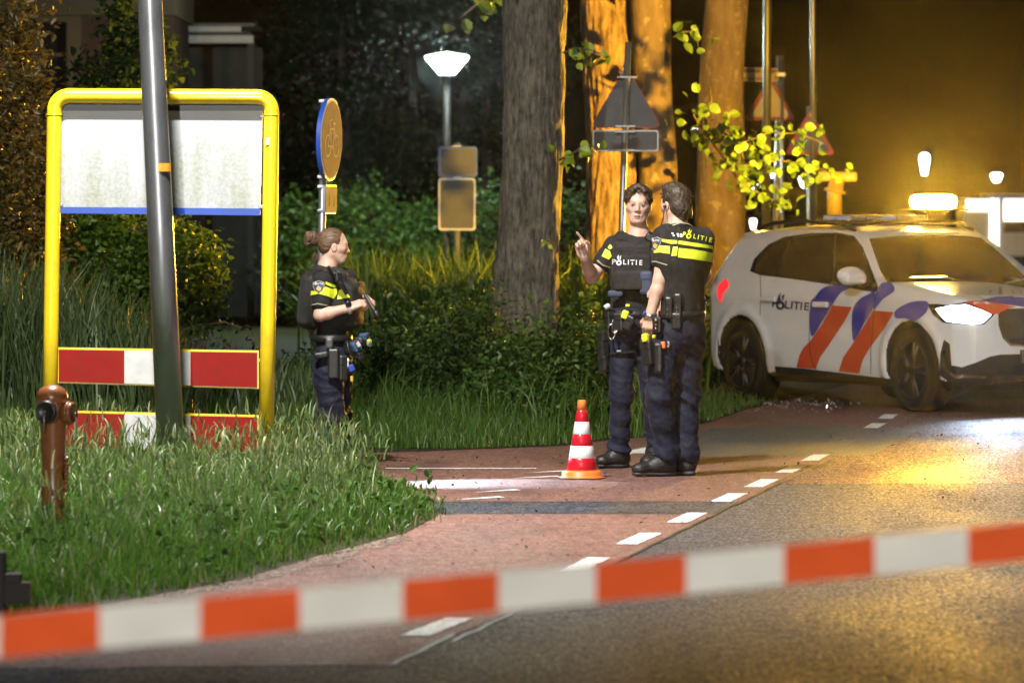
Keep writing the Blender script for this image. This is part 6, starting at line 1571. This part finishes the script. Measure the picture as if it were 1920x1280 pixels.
V, Q = s.mesh(.0065); shc = smooth_obj('polo_shirt', V, Q, M['shirt'], pc_, lambda V, N_: .006*snoise(V*np.array([1.3,1.3,.8])+V[:,[2,0,1]]*.5, 18, 18))
s = Solid()
for i in range(18):
    a0, a1 = 2*math.pi*i/18, 2*math.pi*(i+1)/18; fn = lambda a: neck+f_*(.074*math.cos(a)+.005)+l_*.078*math.sin(a)+Vector((0,0,.008-.018*math.cos(a)))
    s.cone(fn(a0), fn(a1), .016, .016, .008); s.cone(fn(a0)+Vector((0,0,-.03)), fn(a1)+Vector((0,0,-.03)), .02, .02, .012)
V, Q = s.mesh(.006); col_ = smooth_obj('collar', V, Q, M['shirt'], pc_); bvCol = bvh_world([col_])
bvC = bvh_world([shc]); z5 = lambda *q: [(1180+a/5.82, 340+b/5.82) for a, b in q]
for q in ([(537,650),(700,672),(905,704),(905,738),(720,715),(535,685)], [(540,730),(700,745),(905,782),(890,878),(700,850),(530,828)], [(360,627),(440,640),(522,648),(522,682),(455,684),(356,655)], [(335,700),(445,712),(445,792),(340,776),(215,786),(240,735)], [(478,718),(527,716),(520,812),(458,815)]):
    patch('hivis_band', poly_me([z5(*q)]), bvC, M['hivis'], pc_, .005, 5)
patch('lettering', word_px(z5((580,580))[0], z5((905,645))[0], 8.4, 0), bvC, M['hivis'], pc_, .006, 40)
for q in ([(458,562),(480,562),(480,580),(458,580)], [(472,586),(494,588),(494,605),(472,604)], [(518,568),(540,570),(540,588),(518,586)], [(552,572),(574,574),(574,592),(552,590)], [(524,592),(546,594),(546,610),(524,608)], [(556,596),(578,598),(578,614),(556,612)]):
    patch('reflective_check', poly_me([z5(*q)]), bvC, M['print_white'], pc_, .006, 8)
patch('collar_piping', poly_me([z5((470,478),(560,452),(640,462),(712,498),(712,505),(640,470),(560,460),(475,486))]), bvCol, M['seam'], pc_, .004, 6)
patch('sleeve_hem', poly_me([z5((195,872),(290,866),(418,905),(415,916),(290,878),(197,882))]), bvC, M['seam'], pc_, .006, 5)
patch('shirt_seam', poly_me([z5((385,480),(440,530),(500,600),(530,700),(520,800),(470,870),(440,885),(465,865),(512,800),(522,700),(492,604),(434,536))]), bvC, M['gear_black'], pc_, .0045, 6)
badge(bvC, pc_, 1230, 458, 18.5, 28, -.2)
trousers(pc_, pel, fc, hips, knees, anks, J(0,583).z, 41, (.102,.078,.068), .140)
belt(pc_, J(1279,592), fc, .122, .148)
for a, t in zip(anks, (J(1187,893,-.10), J(1250,893,.22))): boots(pc_, a, Vector((t.x,t.y,0)))
patch_toe = MB(); tt = J(1203,884,-.085); patch_toe.lathe([(.030,-.012),(.033,.0),(.024,.014),(.0,.018)], 14, tt); patch_toe.build('toe_cap', mat('blue boot toe', (.03,.08,.22), .5), pc_)
mb = MB(); c = J(1218,594,-.08); mb.tube([c+Vector((.035*math.cos(a), .033*math.sin(a), .006*math.cos(a))) for a in np.linspace(0,2*np.pi,20)], .010, 8, flat=1.5); wt = mb.build('watch', M['watch'], pc_)
mb = MB(); mb.lathe([(0,0),(.02,.0),(.02,.01),(.0,.012)], 16, J(1208,590,-.10), Matrix.Rotation(R(-70),3,'Y')); mb.build('watch_face', M['blue_paint'], wt)
# things on the belt
for px, py, sz in ((1253,578,.14),(1270,575,.16)):
    c = J(px,py,-.135); po = pouch(pc_, c, (-.3,-1,0), (.035,.05,sz), bev=.014)
    for k in (0,1):
        mb = MB(); mb.lathe([(.007,0),(.006,.005),(0,.007)], 10, c+Vector((-.008,-.022,-.02-.03*k+.01)), Matrix.Rotation(R(90),3,'X')); mb.build('snap', M['chrome'], po)
c = J(1232,610,-.13); po = pouch(pc_, c, (-.6,-1,0), (.04,.06,.10), bev=.01)
for k in (0,1,2):
    mb = MB(); mb.lathe([(.008,0),(.007,.005),(0,.007)], 10, c+Vector((-.012,-.028,.03-.026*k)), Matrix.Rotation(R(90),3,'X')); mb.build('snap', M['chrome'], po)
pouch(pc_, J(1267,603,-.14), (-.3,-1,0), (.03,.06,.10), bev=.01)
hol = pouch(pc_, J(1213,662,-.14), (-.8,-1,0), (.05,.085,.16), 'gear_black', .016, 'holster', R(6)); pouch(pc_, J(1209,634,-.16), (-.8,-1,0), (.04,.04,.055), 'hivis', .012, 'stun_gun_grip', R(10), False); pouch(pc_, J(1225,632,-.15), (-.8,-1,0), (.02,.02,.022), 'hivis', .006, 'yellow_tag', None, False)
pouch(pc_, J(1233,672,-.145), (-.4,-1,0), (.05,.06,.20), 'gear_black', .02, 'sheath', None, False); pouch(pc_, J(1242,648,-.15), (-.4,-1,0), (.03,.034,.045), mat('orange knob', (.8,.16,.03), .45), .01, 'orange_grip', R(8), False)
mb = MB(); mb.box(J(1252,647,-.145), (.02,.02,.04), Matrix.Rotation(R(10),3,'Y'), .005); mb.build('clip', M['chrome'], pc_)
gun = pouch(pc_, J(1315,580,.05), (1,-.2,0), (.06,.05,.16), 'gear_black', .02, 'holster'); pouch(pc_, J(1318,562,.03), (1,-.4,.3), (.06,.04,.045), 'gear_black', .014, 'pistol_grip', None, False)

# ------------------------------------------------------------------ the officer with the torch
D = 37.5; S_ = F/D; rpx, fpy = 622, 872
pa = thing('person', 'officer in profile with brown hair in a bun, shining a torch at the path', 'person', Vector((P(rpx,0,D).x, D, .006)), 0, 'police officers')
J = lambda px, py, dy=0.0: Vector(((px-rpx)/S_, dy, (fpy-py)/S_))
H = Fr(J(626.5,463.5), (.985,.17,-.02), (.02,0,1), .92)
neck = J(612,508); fc = (.95,-.30,0); ch = J(620,560,.02); pel = J(623,678,.02)
shR, shL = J(606,528,-.13), J(625,524,.20); elR, wrR = J(601,592,-.17), J(657,577,-.19); elL, wrL = J(640,590,.24), J(672,562,.08)
hips = [J(614,700,-.05), J(632,700,.09)]; knees = [J(622,778,-.05), J(634,778,.09)]; anks = [J(616,850,-.05), J(634,850,.10)]
f_, l_, u_ = frame(fc); Ra = np.array([[f_[i], l_[i], u_[i]] for i in range(3)])
s = Solid(); add_head(s, H, neck); s.cone(neck, ch, .055, .09, .05); s.ell(ch, (.10,.14,.16), .05, rot=Ra); s.cone(ch, pel, .10, .12, .05, flat=(f_, .8)); s.cone(shR, shL, .048, .048, .04)
arm(s, shR, elR, wrR, .93); arm(s, shL, elL, wrL, .92)
hd_ = J(686,565,-.19)-wrR; add_hand(s, wrR, hd_, (.25,.6,-.75), 1, (.75,.8,.85,.9), tcurl=.5, sc=.90); add_hand(s, wrL, (1,-.6,.1), (0,-.6,-.8), 1, (.7,.8,.8,.8), sc=.9)
for h_, k_, a in zip(hips, knees, anks): s.cone(h_, k_, .075, .052, .03); s.cone(k_, a, .052, .038, .03)
V, Q = s.mesh(.0055); smooth_obj('body', V, Q, M['skin'], pa); face_parts(pa, H, lashes=False)
hr = Solid(); hr.ell(H.at(-.020,0,.042), np.array([.102,.083,.090])*H.k, .01, rot=H.R); hr.ell(H.at(-.06,0,-.005), np.array([.05,.066,.06])*H.k, .03, rot=H.R)
hr.box(H.at(.125,0,-.005), np.array([.075,.12,.085])*H.k, .03, .03, 's', rot=H.R); hr.box(H.at(.07,0,-.085), np.array([.10,.12,.085])*H.k, .02, .02, 's', rot=H.R); hr.box(H.at(-.03,0,-.13), np.array([.2,.2,.065])*H.k, 0, .02, 's', rot=H.R)
V, Q = hr.mesh(.0055); smooth_obj('hair', V, Q, M['hair_brown'], pa, lambda V, N_: .0025*snoise(V*np.array([.3,1,1.3]), 150, 25))
s = Solid(); bc = J(586,448,.0); s.ell(bc, (.045,.05,.045), .01); s.cone(J(594,452), bc, .03, .035, .02); s.ell(bc+Vector((-.02,-.01,.018)), (.025,.03,.025), .02); s.ell(bc+Vector((-.03,0,-.03)), (.022,.03,.03), .02)
V, Q = s.mesh(.0055); bun = smooth_obj('hair_bun', V, Q, M['hair_brown'], pa, lambda V, N_: .006*snoise(V, 75, 26)+.003*snoise(V, 160, 27))
mb = MB(); r = random.Random(9)
for i in range(110):
    v = Vector((r.gauss(-.4,.7), r.gauss(0,.8), r.gauss(0,.8))).normalized(); p0 = bc+v*.04; tng = v.cross(Vector((r.gauss(0,1), r.gauss(0,1), r.gauss(0,1)))).normalized(); mb.tube([p0, p0+v*.012+tng*.015, p0+v*.008+tng*.035+Vector((0,0,-.02*r.random()))], [.0016,.0013,.0006], 4, cap=False)
mb.build('loose_strands', M['hair_brown'], bun, fix=False)
strands(pa, H, 40, 17, M['hair_brown'], ln=.015, zmin=.5, back=.6, rad=.0009)
mb = MB(); 
for i in range(30):
    p0 = J(592+r.gauss(0,3),478+r.gauss(0,3),r.gauss(0,.03)); mb.tube([p0, p0+Vector((-.012,0,-.025)), p0+Vector((-.016+r.gauss(0,.006),0,-.055))], [.0018,.0015,.0007], 4, cap=False)
mb.build('nape_strands', M['hair_brown'], pa, fix=False)
s = Solid(); s.ell(ch, (.125,.165,.19), .05, rot=Ra); s.cone(ch, J(622,640,.02), .13, .128, .06, flat=(f_, .85)); s.cone(shR, shL, .058, .058, .05); s.cone(shR, shR.lerp(elR, .35), .062, .062, .03); s.cone(shR.lerp(elR,.3), shR.lerp(elR, .62), .060, .064, .02); s.cone(shL, shL.lerp(elL, .6), .06, .06, .03)
V, Q = s.mesh(.0065); sha = smooth_obj('polo_shirt', V, Q, M['shirt'], pa, lambda V, N_: .004*snoise(V*np.array([1,1,2.2]), 24, 28))
s = Solid(); vc = J(622,566,.03); s.ell(vc+Vector((0,.01,-.01)), (.175,.185,.25), .03, rot=Ra); s.box(vc+f_*.155+Vector((0,0,-.03)), (.035,.12,.14), .03, .06, rot=Ra); s.cone(vc-f_*.12+Vector((-.01,0,.13)), vc-f_*.165+Vector((0,0,-.12)), .075, .07, .05, flat=(l_, 1.7))
s.cone(vc+f_*.10+l_*-.08+Vector((0,0,.17)), vc-f_*.08-l_*.08+Vector((0,0,.20)), .036, .036, .04); s.cone(vc+f_*.10+l_*.08+Vector((0,0,.17)), vc-f_*.08+l_*.08+Vector((0,0,.20)), .036, .036, .04)
for i in range(14):
    a0, a1 = 2*math.pi*i/14, 2*math.pi*(i+1)/14; fn = lambda a: neck+f_*.068*math.cos(a)+l_*.066*math.sin(a)+Vector((0,0,.0-.012*math.cos(a))); s.cone(fn(a0), fn(a1), .018, .018, .02)
s.cone(shR+Vector((.01,-.06,.035)), shR.lerp(elR,.7)+Vector((.01,-.05,0)), .085, .10, .015, 's'); s.cone(shL+Vector((0,.06,.02)), shL.lerp(elL,.8)+Vector((.02,.05,0)), .085, .10, .015, 's'); s.box(vc+Vector((0,0,-.27)), (.4,.4,.07), 0, .02, 's')
V, Q = s.mesh(.0065); va = smooth_obj('vest', V, Q, M['vest'], pa, lambda V, N_: .0035*snoise(V, 28, 29))
bvA = bvh_world([sha]); bvAV = bvh_world([va]); z7 = lambda *q: [(560+a/8, 400+b/8) for a, b in q]
bvAA = bvh_world([sha, va])
for q in ([(400,1022),(480,1055),(556,1085),(545,1118),(470,1098),(398,1062)], [(110,1100),(215,1056),(218,1090),(120,1132)], [(112,1190),(160,1165),(215,1165),(330,1165),(400,1100),(480,1130),(590,1130),(575,1200),(520,1278),(400,1230),(300,1205),(170,1235),(125,1290)]):
    patch('hivis_band', poly_me([z7(*q)]), bvA, M['hivis'], pa, .005, 5)
patch('hivis_band', poly_me([z7((600,1150),(660,1145),(730,1195),(772,1260),(690,1275),(575,1290))]), bvAA, M['hivis'], pa, .005, 5)
badge(bvA, pa, 598, 538.5, 21, 25)
patch('sleeve_hem', poly_me([[(581,571),(596,568),(613,571),(613,573),(596,570),(582,573)]]), bvA, M['seam'], pa, .005, 5)
mb = MB(); mb.tube([J(617,502,-.12), J(628,512,-.20), J(640,530,-.21), J(652,552,-.19)], [.012,.016,.018,.014], 8); mb.build('radio_strap', M['gear_black'], pa); pouch(pa, J(636,520,-.21), (.5,-1,.2), (.035,.045,.06), 'gear_black', .008, 'radio', None, False)
pouch(pa, J(676,545,.02), f_, (.02,.13,.11), 'vest', .012, 'chest_pouch')
trousers(pa, pel, fc, hips, knees, anks, J(0,634).z, 51, (.098,.076,.064), .132)
belt(pa, J(622,636,.02), fc, .128, .142)
for a, t in zip(anks, (J(665,872,-.05), J(680,872,.12))): boots(pa, a, Vector((t.x,t.y,0)))
hol = pouch(pa, J(627,682,-.17), (-.1,-1,0), (.045,.075,.20), 'gear_black', .014, 'holster', None, False); pouch(pa, J(619,644,-.165), (-.1,-1,0), (.025,.05,.07), mat('grey holster tab', (.06,.06,.06), .45), .012, 'holster_tab', None, False)
pouch(pa, J(604,666,-.175), (-.1,-1,0), (.04,.10,.045), 'gear_black', .014, 'pistol_grip', R(10), False); pouch(pa, J(645,690,-.16), (.3,-1,0), (.04,.06,.17), 'gear_black', .014, 'pouch')
wm = M['watch']; mb = MB(); hx = (J(662,577,-.19)-J(652,579,-.19)).normalized(); c = J(656,578,-.185); sx_ = Vector((0,1,0)); up_ = hx.cross(sx_).normalized()
mb.tube([c+sx_*.031*math.cos(a)+up_*.034*math.sin(a) for a in np.linspace(0,2*np.pi,20)], .009, 8, flat=1.6); wt = mb.build('watch', mat('pale watch strap', (.45,.46,.47), .4, .4), pa)
mb = MB(); mb.lathe([(.0,0),(.021,0),(.021,.011),(.017,.012),(0,.012)], 18, J(655,571,-.215), Matrix.Rotation(R(75),3,'X')); mb.build('watch_face', M['black_gloss'], wt)
# radio, camera and tags at the front of the belt
M['gear_blue'] = mat('bluish radio body', (.05,.09,.16), .35, var=.4, vscale=40)  # bluish body colour of radio and camera
pouch(pa, J(668,650,-.12), (.7,-1,.2), (.05,.06,.075), 'gear_blue', .014, 'radio', R(25), False); pouch(pa, J(673,646,-.16), (.5,-1,.3), (.016,.026,.036), mat('radio label white', (.4,.42,.44), .5), .004, 'radio_label', R(25), False); pouch(pa, J(670,644,-.163), (.5,-1,.3), (.016,.012,.034), M['red_paint'], .004, 'radio_label', R(25), False)
pouch(pa, J(683,632,-.06), (1,-.5,0), (.06,.06,.05), 'gear_blue', .016, 'camera', R(15)); pouch(pa, J(693,643,-.08), (1,-.5,0), (.032,.038,.05), mat('yellow-green torch shell', (.36,.42,.08), .5), .014, 'spare_torch', R(15), False); pouch(pa, J(695,647,-.10), (1,-.7,0), (.016,.024,.03), 'gear_blue', .006, 'lens', R(15), False); pouch(pa, J(676,668,-.12), (.6,-1,0), (.04,.05,.06), 'gear_black', .014, 'pouch', R(15))
pouch(pa, J(660,652,-.06), (.8,-.8,0), (.09,.10,.09), 'gear_black', .02); pouch(pa, J(676,640,-.03), (1,-.4,0), (.07,.10,.06), 'gear_black', .02, flap=False)
for q in ([(150,1010),(240,895),(330,858),(430,872),(520,960),(560,1040),(552,1044),(510,968),(426,882),(332,868),(248,902),(158,1014)], [(470,815),(560,850),(640,905),(632,912),(555,860),(466,824)]):
    patch('vest_binding', poly_me([z7(*q)]), bvAA, M['gear_black'], pa, .006, 6)
mb = MB(); mb.tube([J(652,640,-.16), J(655,660,-.165), J(668,672,-.15), J(680,660,-.12)], .008, 7); mb.build('coiled_lead', M['gear_black'], pa)
pouch(pa, J(660,690,-.17), (.3,-1,0), (.016,.04,.045), mat('blue tag', (.03,.07,.34), .4), .005, 'blue_tag', R(28), False); pouch(pa, J(661,710,-.17), (.3,-1,0), (.014,.02,.04), mat('yellow tag', (.55,.38,.06), .4), .008, 'yellow_tag', None, False); mb = MB(); mb.box(J(654,682,-.165), (.02,.02,.06), None, .005); mb.build('clip', M['chrome'], pa)
# the torch in the hand
ta, tb = J(690,560,-.215), J(711,594,-.235); tr0 = pa.location
to = thing('torch', 'small black torch held in the right hand of the officer in profile', 'torch', tr0+ta)
dv = tb-ta; q = dv.normalized().to_track_quat('Z','Y').to_matrix(); L_ = dv.length
mb = MB(); mb.lathe([(.010,-.035),(.012,-.03),(.012,L_*.62),(.015,L_*.66)], 16, (0,0,0), q); mb.build('barrel', M['gear_black'], to)
mb = MB(); mb.lathe([(.015,L_*.66),(.021,L_*.75),(.021,L_*.98),(.019,L_),(.017,L_*.97)], 18, (0,0,0), q); hd2 = mb.build('torch_head', M['gear_black'], to)
mb = MB(); mb.lathe([(.017,L_*.965),(0,L_*.967)], 16, (0,0,0), q); mb.build('lens', emis('torch lens', (.75,.85,1), 12), hd2)
tl = bpy.data.lights.new('torch_light','SPOT'); tlo = bpy.data.objects.new('torch_light', tl); C.objects.link(tlo)
tl.energy = 1300; tl.color = (.72,.82,1.0); tl.spot_size = R(26); tl.spot_blend = .9; tl.shadow_soft_size = .012
tlo.scale = (1.5,.5,1); tlo.parent = to; tlo.location = dv*1.02; tgt = G(945,905)-(to.location+dv); tlo.rotation_euler = tgt.to_track_quat('-Z','Y').to_euler()
# ================================================================== MIST ADDED TO CARRY THE LAMP GLARE
mb = MB(); mb.box((3, 58, 5.5), (70, 158, 13)); hz = mb.build('glare_haze', None)
hm = bpy.data.materials.new('lamp glare mist'); N, L = nodes_of(hm); N.remove(N['Principled BSDF'])
pv = N.new('ShaderNodeVolumePrincipled'); pv.inputs['Color'].default_value = (.95,.95,.95,1); pv.inputs['Density'].default_value = 0.00007; pv.inputs['Anisotropy'].default_value = 0.95
L.new(pv.outputs[0], N['Material Output'].inputs['Volume']); hz.data.materials.append(hm)
tag(hz, 'thin mist in the night air around the lamps', 'mist', kind='stuff')
